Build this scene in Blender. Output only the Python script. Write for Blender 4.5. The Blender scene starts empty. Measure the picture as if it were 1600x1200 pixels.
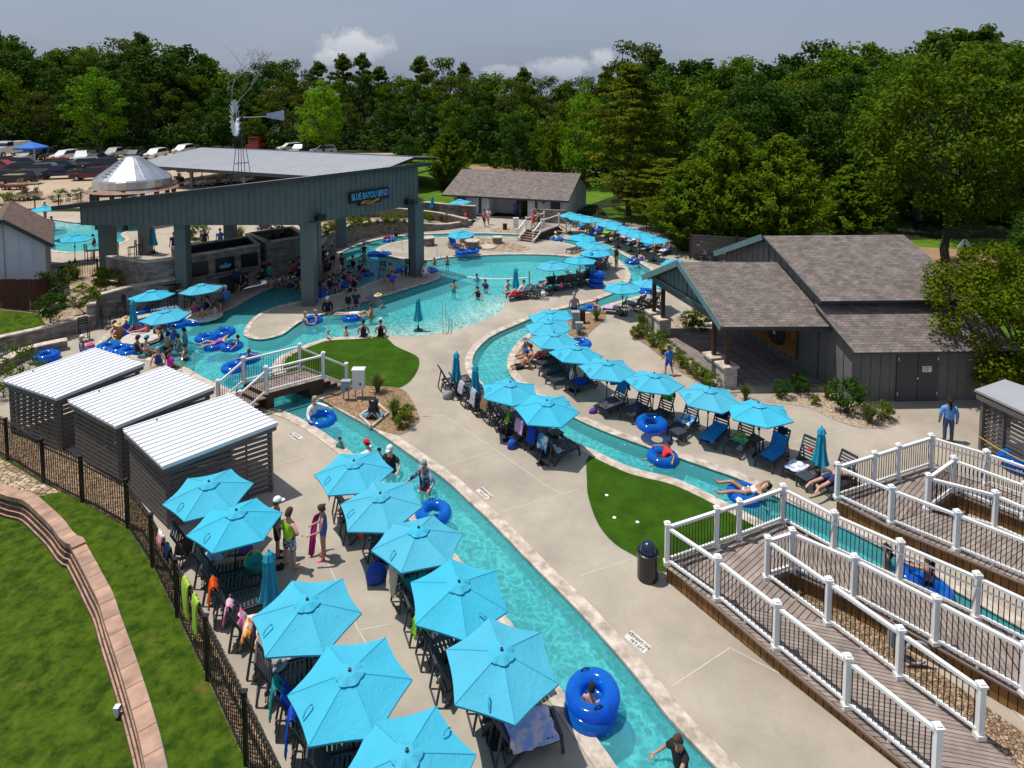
import bpy,bmesh,math,random
from mathutils import Vector,Matrix,Euler
from mathutils.geometry import delaunay_2d_cdt
R=math.radians
rnd=random.Random(7)
C=bpy.context.scene.collection
scene=bpy.context.scene
F,PV,PITCH,H=1000.0,210.0,R(4),13.5
CP,SP=math.cos(PITCH),math.sin(PITCH)
def ray(u,v):
 a,b=u-800.0,PV-v
 return Vector((a,F*CP+b*SP,-F*SP+b*CP))
def P(u,v,z=0.0):
 r=ray(u,v)
 t=(z-H)/r.z
 return Vector((r.x*t,r.y*t,z))
def PD(u,v,y):
 r=ray(u,v)
 t=y/r.y
 return Vector((r.x*t,y,H+r.z*t))
def P2(u,v,z=0.0):
 p=P(u,v,z)
 return(p.x,p.y)
MATS={}
def nmat(name):
 m=bpy.data.materials.new(name)
 m.use_nodes=True
 nt=m.node_tree
 for n in list(nt.nodes):
  nt.nodes.remove(n)
 out=nt.nodes.new('ShaderNodeOutputMaterial')
 MATS[name]=m
 return m,nt,out
def N(nt,kind,**kw):
 n=nt.nodes.new(kind)
 for k,v in kw.items():
  if k in n.inputs.keys():
   n.inputs[k].default_value=v
  else:
   setattr(n,k,v)
 return n
def c4(c):
 return(c[0],c[1],c[2],1.0)
def simple(name,col,rough=0.6,var=0.12,scale=3.0,metal=0.0,bump=0.0,bscale=None,col2=None,world=False,spec=0.4,jitter=0.0,coat=0.0,stretch=None):
 """base colour broken up by noise, roughness breakup, optional bump"""
 m,nt,out=nmat(name)
 L=nt.links.new
 b=N(nt, 'ShaderNodeBsdfPrincipled')
 b.inputs['Roughness'].default_value=rough
 b.inputs['Metallic'].default_value=metal
 b.inputs['Specular IOR Level'].default_value=spec
 b.inputs['Coat Weight'].default_value=coat
 co=nt.nodes.new('ShaderNodeNewGeometry').outputs['Position']if world else nt.nodes.new('ShaderNodeTexCoord').outputs['Object']
 if stretch:
  mp=N(nt, 'ShaderNodeMapping');mp.inputs['Scale'].default_value=stretch
  L(co,mp.inputs['Vector']);co=mp.outputs['Vector']
 no=N(nt, 'ShaderNodeTexNoise',Scale=scale,Detail=6.0,Roughness=0.65)
 L(co,no.inputs['Vector'])
 mx=N(nt, 'ShaderNodeMix',data_type='RGBA')
 ca=tuple(max(0,x*(1-var))for x in col)
 cb=col2 if col2 else tuple(min(1,x*(1+var))for x in col)
 mx.inputs[6].default_value=c4(ca);mx.inputs[7].default_value=c4(cb)
 mr=N(nt, 'ShaderNodeMapRange');mr.inputs[1].default_value=0.35;mr.inputs[2].default_value=0.65
 L(no.outputs['Fac'],mr.inputs[0]);L(mr.outputs[0],mx.inputs[0])
 colout=mx.outputs[2]
 if jitter:
  oi=nt.nodes.new('ShaderNodeObjectInfo')
  hs=N(nt, 'ShaderNodeHueSaturation')
  m1=N(nt, 'ShaderNodeMapRange');m1.inputs[3].default_value=1-jitter;m1.inputs[4].default_value=1+jitter
  L(oi.outputs['Random'],m1.inputs[0]);L(m1.outputs[0],hs.inputs['Value']);L(colout,hs.inputs['Color'])
  colout=hs.outputs['Color']
 L(colout,b.inputs['Base Color'])
 if bump:
  n2=N(nt, 'ShaderNodeTexNoise',Scale=bscale or scale*6,Detail=4.0)
  L(co,n2.inputs['Vector'])
  bp=N(nt, 'ShaderNodeBump',Strength=bump,Distance=0.03)
  L(n2.outputs['Fac'],bp.inputs['Height']);L(bp.outputs[0],b.inputs['Normal'])
 L(b.outputs[0],out.inputs[0])
 return m
class MB:
 def __init__(s):
  s.v=[];s.f=[];s.mi=[];s.m=0
 def add(s,vs,fs):
  n=len(s.v)
  s.v+=[tuple(p)for p in vs]
  for f in fs:
   s.f.append([n+i for i in f]);s.mi.append(s.m)
  return s
 def box(s,c,size,rz=0.0,ry=0.0,rx=0.0):
  M=Euler((rx,ry,rz)).to_matrix()
  hx,hy,hz=size[0]/2,size[1]/2,size[2]/2
  c=Vector(c)
  vs=[c+M@Vector((x,y,z))for x in(-hx,hx)for y in(-hy,hy)for z in(-hz,hz)]
  return s.add(vs,[(0,1,3,2),(4,6,7,5),(0,4,5,1),(2,3,7,6),(0,2,6,4),(1,5,7,3)])
 def bar(s,a,b,w,h,up=(0,0,1)):
  a,b=Vector(a),Vector(b)
  d=(b-a).normalized()
  x=d.cross(Vector(up))
  if x.length<1e-4:x=d.cross(Vector((1,0,0)))
  x.normalize();y=x.cross(d)
  q=[x*sx*w/2+y*sy*h/2 for sx,sy in((-1,-1),(1,-1),(1,1),(-1,1))]
  vs=[a+k for k in q]+[b+k for k in q]
  return s.add(vs,[(3,2,1,0),(4,5,6,7),(0,1,5,4),(1,2,6,5),(2,3,7,6),(3,0,4,7)])
 def tube(s,pts,r,n=6,cap=True):
  pts=[Vector(p)for p in pts]
  rs=r if isinstance(r,(list,tuple))else[r]*len(pts)
  vs=[]
  for i,p in enumerate(pts):
   d=(pts[min(i+1,len(pts)-1)]-pts[max(i-1,0)]).normalized()
   x=d.cross(Vector((0,0,1)))
   if x.length<1e-3:x=Vector((1,0,0))
   x.normalize();y=x.cross(d)
   for k in range(n):
    a=2*math.pi*k/n
    vs.append(p+(x*math.cos(a)+y*math.sin(a))*rs[i])
  fs=[]
  for i in range(len(pts)-1):
   for k in range(n):
    k2=(k+1)%n
    fs.append((i*n+k,i*n+k2,(i+1)*n+k2,(i+1)*n+k))
  if cap:
   fs.append(tuple(range(n))[::-1]);fs.append(tuple((len(pts)-1)*n+k for k in range(n)))
  return s.add(vs,fs)
 def lathe(s,prof,n=16,c=(0,0,0),sx=1,sy=1):
  vs=[];fs=[]
  for(r,z)in prof:
   for k in range(n):
    a=2*math.pi*k/n
    vs.append((c[0]+r*math.cos(a)*sx,c[1]+r*math.sin(a)*sy,c[2]+z))
  for i in range(len(prof)-1):
   for k in range(n):
    k2=(k+1)%n
    fs.append((i*n+k,i*n+k2,(i+1)*n+k2,(i+1)*n+k))
  fs.append(tuple(range(n))[::-1]);fs.append(tuple((len(prof)-1)*n+k for k in range(n)))
  return s.add(vs,fs)
 def prism(s,pts,z0,z1):
  """pts (x,y) ring; z0/z1 numbers or lists"""
  n=len(pts)
  za=z0 if isinstance(z0,(list,tuple))else[z0]*n
  zb=z1 if isinstance(z1,(list,tuple))else[z1]*n
  ar=sum(pts[i][0]*pts[(i+1)%n][1]-pts[(i+1)%n][0]*pts[i][1]for i in range(n))
  if ar<0:
   pts=pts[::-1];za=za[::-1];zb=zb[::-1]
  vs=[(p[0],p[1],za[i])for i,p in enumerate(pts)]+[(p[0],p[1],zb[i])for i,p in enumerate(pts)]
  fs=[tuple(range(n))[::-1],tuple(range(n,2*n))]+[(i,(i+1)%n,n+(i+1)%n,n+i)for i in range(n)]
  return s.add(vs,fs)
 def plate(s,p,thick):
  """planar quad/poly of 3D points (counter clockwise seen from outside) with thickness going inwards"""
  p=[Vector(q)for q in p]
  nrm=(p[1]-p[0]).cross(p[2]-p[0]).normalized()
  n=len(p)
  vs=p+[q-nrm*thick for q in p]
  return s.add(vs,[tuple(range(n)),tuple(range(n,2*n))[::-1]]+[(i,n+i,n+(i+1)%n,(i+1)%n)for i in range(n)])
 def torus(s,R0,r0,n=28,m=12,c=(0,0,0),rx=0.0,rz=0.0,flat=1.0):
  M=Euler((rx,0,rz)).to_matrix();c=Vector(c)
  vs=[];fs=[]
  for i in range(n):
   a=2*math.pi*i/n
   for j in range(m):
    b=2*math.pi*j/m
    q=Vector(((R0+r0*math.cos(b))*math.cos(a),(R0+r0*math.cos(b))*math.sin(a),r0*flat*math.sin(b)))
    vs.append(c+M@q)
  for i in range(n):
   for j in range(m):
    i2,j2=(i+1)%n,(j+1)%m
    fs.append((i*m+j,i2*m+j,i2*m+j2,i*m+j2))
  return s.add(vs,fs)
 def mesh(s,name,mats,smooth=False,off=None):
  me=bpy.data.meshes.new(name)
  v=s.v
  if off is not None:
   v=[(p[0]-off[0],p[1]-off[1],p[2]-off[2])for p in v]
  me.from_pydata(v,[],s.f)
  for m in(mats if isinstance(mats,(list,tuple))else[mats]):
   me.materials.append(m)
  if any(s.mi):me.polygons.foreach_set('material_index',s.mi)
  if smooth:me.polygons.foreach_set('use_smooth',[True]*len(me.polygons))
  me.update()
  return me
 def build(s,name,mats,parent=None,smooth=False):
  """world coordinates; a parented mesh is stored relative to its parent's place"""
  off=None
  if parent is not None:
   off=wloc(parent)
  me=s.mesh(name,mats,smooth,off)
  o=bpy.data.objects.new(name,me);C.objects.link(o)
  if parent is not None:o.parent=parent
  return o
def wloc(o):
 p=Vector((0,0,0))
 while o is not None:
  p+=o.location;o=o.parent
 return p
def tag(o,label,cat,group=None):
 o['label']=label;o['category']=cat
 if group:o['group']=group
 return o
def kind(o,k):
 o['kind']=k
 return o
def empty(name,loc,label=None,cat=None,group=None):
 o=bpy.data.objects.new(name,None);C.objects.link(o)
 o.location=loc;o.empty_display_size=0.2
 if label:tag(o,label,cat,group)
 return o
def copy_tree(o,parent=None,mats=None):
 c=o.copy();C.objects.link(c);c.parent=parent
 for ch in list(o.children):
  copy_tree(ch,c)
 return c
def setmat(o,m,slot=0):
 o.material_slots[slot].link='OBJECT'
 o.material_slots[slot].material=m
def child(o,name):
 for ch in o.children:
  if ch.name.split('.')[0]==name:return ch
def catrom(pts,closed=False,n=5):
 out=[]
 m=len(pts)
 rng=range(m)if closed else range(m-1)
 for i in rng:
  p0=pts[(i-1)%m]if closed or i>0 else pts[i]
  p1=pts[i];p2=pts[(i+1)%m]
  p3=pts[(i+2)%m]if closed or i+2<m else p2
  for k in range(n):
   t=k/n
   q=[]
   for a in range(len(p1)):
    q.append(0.5*(2*p1[a]+(p2[a]-p0[a])*t+(2*p0[a]-5*p1[a]+4*p2[a]-p3[a])*t*t+(3*p1[a]-p0[a]-3*p2[a]+p3[a])*t**3))
   out.append(tuple(q))
 if not closed:out.append(tuple(pts[-1]))
 return out
def offset_line(pts,d,closed=False):
 out=[]
 n=len(pts)
 for i in range(n):
  a=pts[(i-1)%n]if closed or i>0 else pts[i]
  b=pts[(i+1)%n]if closed or i<n-1 else pts[i]
  dx,dy=b[0]-a[0],b[1]-a[1]
  l=math.hypot(dx,dy)or 1
  out.append((pts[i][0]-dy/l*d,pts[i][1]+dx/l*d))
 return out
def inside(poly,x,y):
 r=False
 j=len(poly)-1
 for i in range(len(poly)):
  xi,yi=poly[i];xj,yj=poly[j]
  if(yi>y)!=(yj>y)and x<(xj-xi)*(y-yi)/(yj-yi)+xi:r=not r
  j=i
 return r
def segdist(x,y,line):
 best=1e9
 for(ax,ay),(bx,by)in zip(line,line[1:]):
  dx,dy=bx-ax,by-ay
  t=max(0,min(1,((x-ax)*dx+(y-ay)*dy)/(dx*dx+dy*dy+1e-9)))
  best=min(best,math.hypot(x-ax-dx*t,y-ay-dy*t))
 return best
def sstep(t):
 t=max(0,min(1,t))
 return t*t*(3-2*t)
# materials
def mk(name,*a,**k):return simple(name,*a,**k)
M_conc=mk('concrete',(0.40,0.345,0.28),0.85,0.05,0.7,world=True,bump=0.15,bscale=40,col2=(0.43,0.375,0.305))
M_joint=mk('joint',(0.53,0.47,0.40),0.85,0.1,3,world=True)
M_wet=mk('wet_concrete',(0.24,0.205,0.17),0.5,0.2,2.0,world=True)
M_cope=mk('limestone_coping',(0.44,0.36,0.29),0.8,0.3,2.6,world=True,bump=0.35,bscale=14,col2=(0.62,0.54,0.46))
M_turf=mk('turf',(0.032,0.080,0.004),0.95,0.25,1.4,world=True,bump=0.6,bscale=60,spec=0.1)
M_lawn=mk('lawn',(0.030,0.074,0.004),0.95,0.35,2.8,world=True,bump=1.0,bscale=34,spec=0.1,col2=(0.078,0.128,0.009))
M_farlawn=mk('far_lawn',(0.075,0.15,0.012),0.95,0.3,0.25,world=True,spec=0.1)
M_forest=mk('forest_floor',(0.022,0.032,0.010),0.95,0.5,0.35,world=True,spec=0.1)
M_gravel=mk('parking_gravel',(0.40,0.31,0.22),0.95,0.15,0.25,world=True)
M_road=mk('dirt_road',(0.30,0.185,0.115),0.95,0.15,0.5,world=True)
M_patio=mk('patio_concrete',(0.38,0.32,0.255),0.85,0.1,0.6,world=True)
M_tile=mk('waterline_tile',(0.02,0.07,0.11),0.25,0.3,9,world=True)
M_plaster=mk('pool_plaster',(0.40,0.66,0.63),0.7,0.05,1.5,world=True)
M_mulchbed=mk('mulch_bed',(0.20,0.105,0.055),0.95,0.45,9.0,world=True,bump=1.0,bscale=25,col2=(0.40,0.27,0.16))
M_dirtbed=mk('garden_soil',(0.30,0.20,0.11),0.95,0.4,4.0,world=True,bump=0.8,bscale=25,col2=(0.46,0.36,0.25))
M_stonebed=mk('river_stones',(0.30,0.20,0.13),0.9,0.5,14.0,world=True,bump=1.0,bscale=18,col2=(0.56,0.44,0.32))
def rock_mat(name,a,b,c,scale=5.0,joint=(0.06,0.05,0.04)):
 """loose stones or coursed rubble: a cell pattern with a colour of its own for each stone"""
 m,nt,out=nmat(name);L=nt.links.new
 g=nt.nodes.new('ShaderNodeNewGeometry')
 v1=N(nt, 'ShaderNodeTexVoronoi',Scale=scale);v2=N(nt, 'ShaderNodeTexVoronoi',Scale=scale);v2.feature='DISTANCE_TO_EDGE'
 L(g.outputs['Position'],v1.inputs['Vector']);L(g.outputs['Position'],v2.inputs['Vector'])
 sep=N(nt, 'ShaderNodeSeparateColor');L(v1.outputs['Color'],sep.inputs[0])
 cr=N(nt, 'ShaderNodeValToRGB');e=cr.color_ramp.elements
 e[0].color=c4(a);e[1].color=c4(c);e.new(0.5).color=c4(b)
 L(sep.outputs[0],cr.inputs[0])
 mr=N(nt, 'ShaderNodeMapRange');mr.inputs[1].default_value=0.0;mr.inputs[2].default_value=0.08
 L(v2.outputs['Distance'],mr.inputs[0])
 mx=N(nt, 'ShaderNodeMix',data_type='RGBA');mx.inputs[6].default_value=c4(joint)
 L(mr.outputs[0],mx.inputs[0]);L(cr.outputs[0],mx.inputs[7])
 b_=N(nt, 'ShaderNodeBsdfPrincipled',Roughness=0.9);L(mx.outputs[2],b_.inputs['Base Color'])
 bp=N(nt, 'ShaderNodeBump',Strength=0.8,Distance=0.06);L(mr.outputs[0],bp.inputs['Height']);L(bp.outputs[0],b_.inputs['Normal'])
 L(b_.outputs[0],out.inputs[0])
 return m
M_rockbed=rock_mat('river_rock',(0.24,0.15,0.09),(0.42,0.30,0.20),(0.55,0.43,0.31),5.5)
M_riprap=rock_mat('gravel_strip',(0.15,0.09,0.05),(0.30,0.19,0.11),(0.42,0.31,0.20),13.0)
def lawn_patch(m):
 """worn straw-coloured patches in the lawn"""
 nt=m.node_tree;L=nt.links.new
 b=[n for n in nt.nodes if n.type=='BSDF_PRINCIPLED'][0]
 src=b.inputs['Base Color'].links[0].from_socket
 g=nt.nodes.new('ShaderNodeNewGeometry')
 no=N(nt, 'ShaderNodeTexNoise',Scale=0.75,Detail=6.0,Roughness=0.65);L(g.outputs['Position'],no.inputs['Vector'])
 mr=N(nt, 'ShaderNodeMapRange');mr.inputs[1].default_value=0.605;mr.inputs[2].default_value=0.70;mr.inputs[4].default_value=0.75
 L(no.outputs['Fac'],mr.inputs[0])
 mx=N(nt, 'ShaderNodeMix',data_type='RGBA');mx.inputs[7].default_value=(0.17,0.125,0.035,1)
 L(mr.outputs[0],mx.inputs[0]);L(src,mx.inputs[6]);L(mx.outputs[2],b.inputs['Base Color'])
lawn_patch(M_lawn)
def stains(m,amt=0.16):
 nt=m.node_tree;L=nt.links.new
 b=[n for n in nt.nodes if n.type=='BSDF_PRINCIPLED'][0]
 src=b.inputs['Base Color'].links[0].from_socket
 g=nt.nodes.new('ShaderNodeNewGeometry')
 no=N(nt, 'ShaderNodeTexNoise',Scale=0.22,Detail=8.0,Roughness=0.7);L(g.outputs['Position'],no.inputs['Vector'])
 n2=N(nt, 'ShaderNodeTexNoise',Scale=30.0,Detail=3.0);L(g.outputs['Position'],n2.inputs['Vector'])
 ad=N(nt, 'ShaderNodeMath',operation='MULTIPLY_ADD');ad.inputs[1].default_value=0.25;L(n2.outputs['Fac'],ad.inputs[0]);L(no.outputs['Fac'],ad.inputs[2])
 mr=N(nt, 'ShaderNodeMapRange');mr.inputs[1].default_value=0.5;mr.inputs[2].default_value=0.8;mr.inputs[3].default_value=1.0;mr.inputs[4].default_value=1-amt*2
 L(ad.outputs[0],mr.inputs[0])
 mx=N(nt, 'ShaderNodeMix',data_type='RGBA',blend_type='MULTIPLY');mx.inputs[0].default_value=1.0
 L(src,mx.inputs[6])
 cb=N(nt, 'ShaderNodeCombineColor')
 for i in range(3):L(mr.outputs[0],cb.inputs[i])
 L(cb.outputs[0],mx.inputs[7]);L(mx.outputs[2],b.inputs['Base Color'])
stains(M_conc,0.16)
def water_mat():
 m,nt,out=nmat('pool_water');L=nt.links.new
 g=nt.nodes.new('ShaderNodeNewGeometry')
 at=N(nt, 'ShaderNodeAttribute',attribute_name='depth')
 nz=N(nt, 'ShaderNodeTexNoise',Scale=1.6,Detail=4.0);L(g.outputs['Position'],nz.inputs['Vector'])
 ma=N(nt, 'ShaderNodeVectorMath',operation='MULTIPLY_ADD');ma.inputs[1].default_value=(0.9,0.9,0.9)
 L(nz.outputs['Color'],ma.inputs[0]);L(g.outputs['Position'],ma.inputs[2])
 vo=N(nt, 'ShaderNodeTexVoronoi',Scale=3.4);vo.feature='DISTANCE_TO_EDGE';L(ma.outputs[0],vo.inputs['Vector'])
 mr=N(nt, 'ShaderNodeMapRange');mr.inputs[1].default_value=0.0;mr.inputs[2].default_value=0.20;mr.inputs[3].default_value=1.42;mr.inputs[4].default_value=0.76;mr.interpolation_type='SMOOTHSTEP'  # bright caustic web, light painted into the water's transparent tint
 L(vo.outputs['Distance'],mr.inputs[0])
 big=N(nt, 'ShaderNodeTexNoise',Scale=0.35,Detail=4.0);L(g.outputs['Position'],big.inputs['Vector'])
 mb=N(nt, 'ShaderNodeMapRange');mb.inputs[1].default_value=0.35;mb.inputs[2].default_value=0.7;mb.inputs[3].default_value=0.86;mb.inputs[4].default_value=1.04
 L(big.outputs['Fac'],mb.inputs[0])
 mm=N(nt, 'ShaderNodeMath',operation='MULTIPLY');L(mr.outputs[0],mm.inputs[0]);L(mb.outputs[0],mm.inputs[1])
 cc=[]
 for k in(0.95,0.20,0.11):
  mul=N(nt, 'ShaderNodeMath',operation='MULTIPLY');mul.inputs[1].default_value=-k*2.0
  L(at.outputs['Fac'],mul.inputs[0])
  ex=N(nt, 'ShaderNodeMath',operation='EXPONENT');L(mul.outputs[0],ex.inputs[0])
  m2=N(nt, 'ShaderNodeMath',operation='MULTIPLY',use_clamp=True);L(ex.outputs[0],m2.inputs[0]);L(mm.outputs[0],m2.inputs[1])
  cc.append(m2)
 cb=N(nt, 'ShaderNodeCombineColor')
 for i in range(3):L(cc[i].outputs[0],cb.inputs[i])
 tr=nt.nodes.new('ShaderNodeBsdfTransparent');L(cb.outputs[0],tr.inputs[0])
 gl=N(nt, 'ShaderNodeBsdfGlossy',Roughness=0.03);gl.inputs['Color'].default_value=(1,1,1,1)
 w1=N(nt, 'ShaderNodeTexNoise',Scale=3.0,Detail=6.0,Roughness=0.7,Distortion=1.2);L(g.outputs['Position'],w1.inputs['Vector'])
 bp=N(nt, 'ShaderNodeBump',Strength=0.75,Distance=0.11);L(w1.outputs['Fac'],bp.inputs['Height'])
 L(bp.outputs[0],gl.inputs['Normal'])
 fr=N(nt, 'ShaderNodeFresnel',IOR=1.33);L(bp.outputs[0],fr.inputs['Normal'])
 fm=N(nt, 'ShaderNodeMath',operation='MULTIPLY',use_clamp=True);fm.inputs[1].default_value=0.8;L(fr.outputs[0],fm.inputs[0])
 mx=nt.nodes.new('ShaderNodeMixShader');L(fm.outputs[0],mx.inputs[0]);L(tr.outputs[0],mx.inputs[1]);L(gl.outputs[0],mx.inputs[2])
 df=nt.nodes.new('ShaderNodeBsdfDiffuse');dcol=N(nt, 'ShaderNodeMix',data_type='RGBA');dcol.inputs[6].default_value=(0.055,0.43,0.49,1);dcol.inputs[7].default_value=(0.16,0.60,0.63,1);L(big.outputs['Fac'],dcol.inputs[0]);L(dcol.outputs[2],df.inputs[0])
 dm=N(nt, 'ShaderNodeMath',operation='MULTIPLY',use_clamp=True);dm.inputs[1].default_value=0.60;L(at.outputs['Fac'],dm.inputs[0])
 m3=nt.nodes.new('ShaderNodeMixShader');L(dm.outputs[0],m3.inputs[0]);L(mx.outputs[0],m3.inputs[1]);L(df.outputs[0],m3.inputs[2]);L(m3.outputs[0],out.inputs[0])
 return m
M_water=water_mat()
# ground plan (photo outlines laid on the ground)
def W(pts,z=0.0,smooth=0,closed=True):
 q=[P2(u,v,z)for u,v in pts]
 return catrom(q,closed,smooth)if smooth else q
w_out_px_a=[(990,1290),(932,1200),(889,1137),(846,1075),(810,1024),(775,978),(738,928),(698,878),(656,834),(617,793),(577,752),(537,715),(488,678),(450,656),(421,645),(385,632),(345,612),(305,594),(278,578),(245,566),(200,560),(165,550),(150,540),(168,522),(190,505),(230,492),(277,484),(330,486),(352,483),(370,473),(400,456.5),(417,449.5),(458,437.5),(490,434),(522,427),(531,420),(530,411),(522,404),(530,393),(555,382.5),(581,375),(619,368.5),(656,365.5),(712,363.6),(750,363.5),(810,365.5),(850,369),(880,372),(920,378),(954,386),(984,400),(1012,414),(1030,428),(1036,441),(1028,455),(1000,466),(956,477.5),(941,484),(915,493),(880,503),(850,515),(825,530),(810,548),(803,568),(813,590),(849,617),(901,646),(950,668),(994,684),(1046,702),(1106,722.5),(1167,744),(1215,767),(1310,810),(1413,862),(1474,899),(1534,933),(1600,970),(1720,1040)]
water_outer=catrom([P2(u,v)for u,v in w_out_px_a],False,4)
land_px=[(1700,1200),(1500,1010),(1400,945),(1280,865),(1151,795),(1063,752),(1005,737),(975,727),(911,697),(880,684),(840,660),(800,637),(768,613),(748,593),(738,573),(739,557),(750,540),(770,524),(806,507.5),(847,491),(890,479.5),(928,470),(964,455),(982,440),(984,426),(973,412),(956,401),(925,391),(887,381),(854,375.5),(812,371),(760,370),(700,370.5),(655,372.5),(620,378),(595,385),(588,392),(600,399),(626,404),(669,406.5),(694,402.5),(737,400),(794,397.6),(850,398),(880,400),(912,405),(924,418),(915,432),(880,445),(835,456),(800,466),(791,472),(781,487),(760,499),(725,512),(687,520),(650,525),(612,525),(597,524),(562,526),(512,529),(484,537),(460,547),(437,558),(426,574),(438,596),(465,611),(505,625),(535,643),(587,672),(640,709),(695,748),(735,784),(770,817),(835,884),(900,949),(950,1004),(1000,1062),(1050,1125),(1122,1200),(1190,1275),(1400,1300)]
land=catrom([P2(u,v)for u,v in land_px[:-1]],False,4)
isl_px=[(388,520),(397,527),(413,528.5),(437,522),(452,511),(475,498),(522,485),(560,473),(594,463),(650,446),(678,437),(685,430),(676,425),(655,424),(625,429),(592,440),(560,453),(530,461),(500,469),(462,475),(430,483),(402,498)]
isl=catrom([P2(u,v)for u,v in isl_px],True,4)
strip_px=[(487,456),(490,449),(532,436.5),(538,438),(505,450)]
strip=W(strip_px)
turf1_px=[(463,549),(484,540),(512,532),(562,529),(600,527),(618,541),(650,556),(655,566),(652,580),(640,597),(622,607),(598,609),(560,606),(520,600),(470,592),(445,577),(447,562)]
turf1=W(turf1_px,0,4)
turf2_px=[(921,712),(975,734),(1063,759),(1151,801),(1225,838),(1180,850),(1040,895),(995,871),(960,850),(935,820),(920,780),(917,750)]
turf2=W(turf2_px,0,3)
bedA=W([(505,626),(520,612),(545,603),(575,604),(622,607),(640,620),(655,652),(650,664),(625,680),(590,672),(560,655),(535,641)],0,3)
bedB=W([(985,524),(995,516),(1020,508),(1050,520),(1060,545),(1110,590),(1150,612),(1140,620),(1095,600),(1060,580),(1035,560),(1010,540)],0,3)
bedC=W([(1195,625),(1260,605),(1330,625),(1398,640),(1402,660),(1380,669),(1340,668),(1300,655),(1265,638),(1230,632)],0,3)
bedD=W([(889,502),(905,492),(941,488),(946,498),(930,512),(915,525),(895,527),(885,515)],0,3)
bedE=W([(700,377),(745,372),(785,377),(822,386),(828,390),(800,393),(745,391),(705,388)],0,3)
bedF=W([(1050,500),(1085,490),(1145,505),(1150,520),(1060,520)])
bedG=W([(765,358),(790,355),(815,357),(812,364),(770,363)])
cap_r_px=[(-40,735),(0,757),(28,770),(56,777),(81,798),(101,817),(120,841),(129,842),(150,877),(165,905),(178,929),(190,965),(212,1025),(232,1085),(250,1145),(262,1197),(280,1280)]
base_px=[(-40,765),(0,794),(43,828),(82,862),(107,900),(137,965),(160,1030),(180,1095),(195,1150),(206,1197),(222,1280)]
cap_r=W(cap_r_px,0,closed=False);base_l=W(base_px,-0.55,closed=False)
fence_px=[(-60,680),(12,718),(68,754),(129,784),(200,824.5),(239,885),(277.5,963),(325,1062),(385,1194),(455,1350)]
fence_line=[P2(u,v)for u,v in fence_px]
gstrip_px=[(-60,620),(8,653),(64,682),(128,715),(196,750),(234,804),(274,871),(320,957),(381,1076),(455,1230)]
gstrip=[P2(u,v)for u,v in gstrip_px]
lowlawn=[(-80,32)]+base_l[:1]+base_l[1:]+[(-4,8),(-4,-14),(-80,-14)]
gapz=base_l+cap_r[::-1]
lawnstrip=cap_r+fence_line[::-1]
gravelz=fence_line+gstrip[::-1]
gapgravel=W([(-40,735),(0,757),(28,770),(56,777),(95,768),(60,752),(12,722),(-60,690)])
gwall1_px=[(-60,572),(-20,558),(11,549),(60,538),(110,524),(150,513),(155,500),(205,489),(278,481)]
gwall1=[P2(u,v)for u,v in gwall1_px]
rwall_px=[(470,430),(487,405),(505,397),(529,388.5),(555,378),(581,371),(619,365),(656,362),(700,358.5),(738,352)]
rwall=[P2(u,v)for u,v in rwall_px]
deck=[P2(u,v)for u,v in gstrip_px[::-1]]+[P2(-80,600)]+gwall1+[(-20.3,40.3),(-17.3,43.6),(-14.4,47.0)]+rwall[1:]+[P2(u,v)for u,v in[(742,345),(733,339),(800,338),(880,340),(960,343),(1010,352),(1070,375),(1115,388),(1160,430),(1290,500),(1530,600),(1700,640),(1850,760),(1900,1000)]]+[(22,-2),(3,8)]
garden=gwall1+[(-22.6,38.9),(-25.9,40.0),(-28,44),(-80,44),(-80,30)]
upper=[(-22.6,38.9),(-20.3,40.3),(-17.3,43.6),(-14.4,47.0),(-15.5,54),(-19,60),(-26,62.5),(-45,63),(-80,62),(-80,44),(-28,44),(-25.9,40.0)]
mulchup=rwall[1:]+[(-4.2,66),(-9,66),(-15,63),(-19,60),(-15.5,54),(-14.4,47.0)]
pool2=catrom([P2(u,v,1.4)for u,v in[(40,389),(70,389),(105,394),(146,391),(178,383),(197,375),(189,367),(200,361),(238,355),(190,349),(120,348),(90,344),(60,341),(-10,342),(-40,360)]],True,3)
parking=[(-150,120),(-16,122),(-12,104),(-19,80),(-26,66),(-60,64),(-150,60)]
lawnA=[P2(u,v,0.5)for u,v in[(640,310),(600,262),(560,250),(700,247),(850,250),(960,262),(960,300),(900,320),(735,320),(690,325)]]
roadA=[P2(u,v,0.5)for u,v in[(700,297),(718,272),(738,256),(845,254),(1000,256),(1000,264),(760,266),(735,280),(722,300)]]
lawnB=[P2(u,v)for u,v in[(1380,440),(1420,375),(1540,372),(1750,380),(1750,560),(1560,600),(1440,520)]]
roadB=[P2(u,v)for u,v in[(1400,402),(1430,386),(1480,388),(1560,398),(1750,410),(1750,440),(1560,424),(1480,417),(1440,418)]]
walkB=[P2(u,v)for u,v in[(1425,420),(1480,416),(1560,427),(1560,436),(1480,429),(1440,425)]]
lawnC=[P2(u,v)for u,v in[(955,345),(940,325),(1000,320),(1110,380),(1060,372),(1010,352)]]
water_zone_poly=water_outer+[(26,8.5),(26,0),(1.5,0)]
beach=[P2(u,v)for u,v in[(597,524),(612,525),(650,525),(687,520),(725,512),(760,499),(781,487),(791,472)]]
beach2=[P2(u,v,1.4)for u,v in[(60,341),(90,344),(120,348)]]
def wdepth(x,y):
 d=segdist(x,y,beach)
 return 0.03+0.50*sstep(d/5.0)
def wdepth2(x,y):
 return 0.03+0.50*sstep(segdist(x,y,beach2)/4.0)
def hterr(x,y):
 if y<46 and x>-16:return 0.0
 return 1.4*sstep((-3.0-x)/12.0)
def hgarden(x,y):
 return 0.68+0.72*sstep((segdist(x,y,gwall1)-0.3)/5.0)
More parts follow.
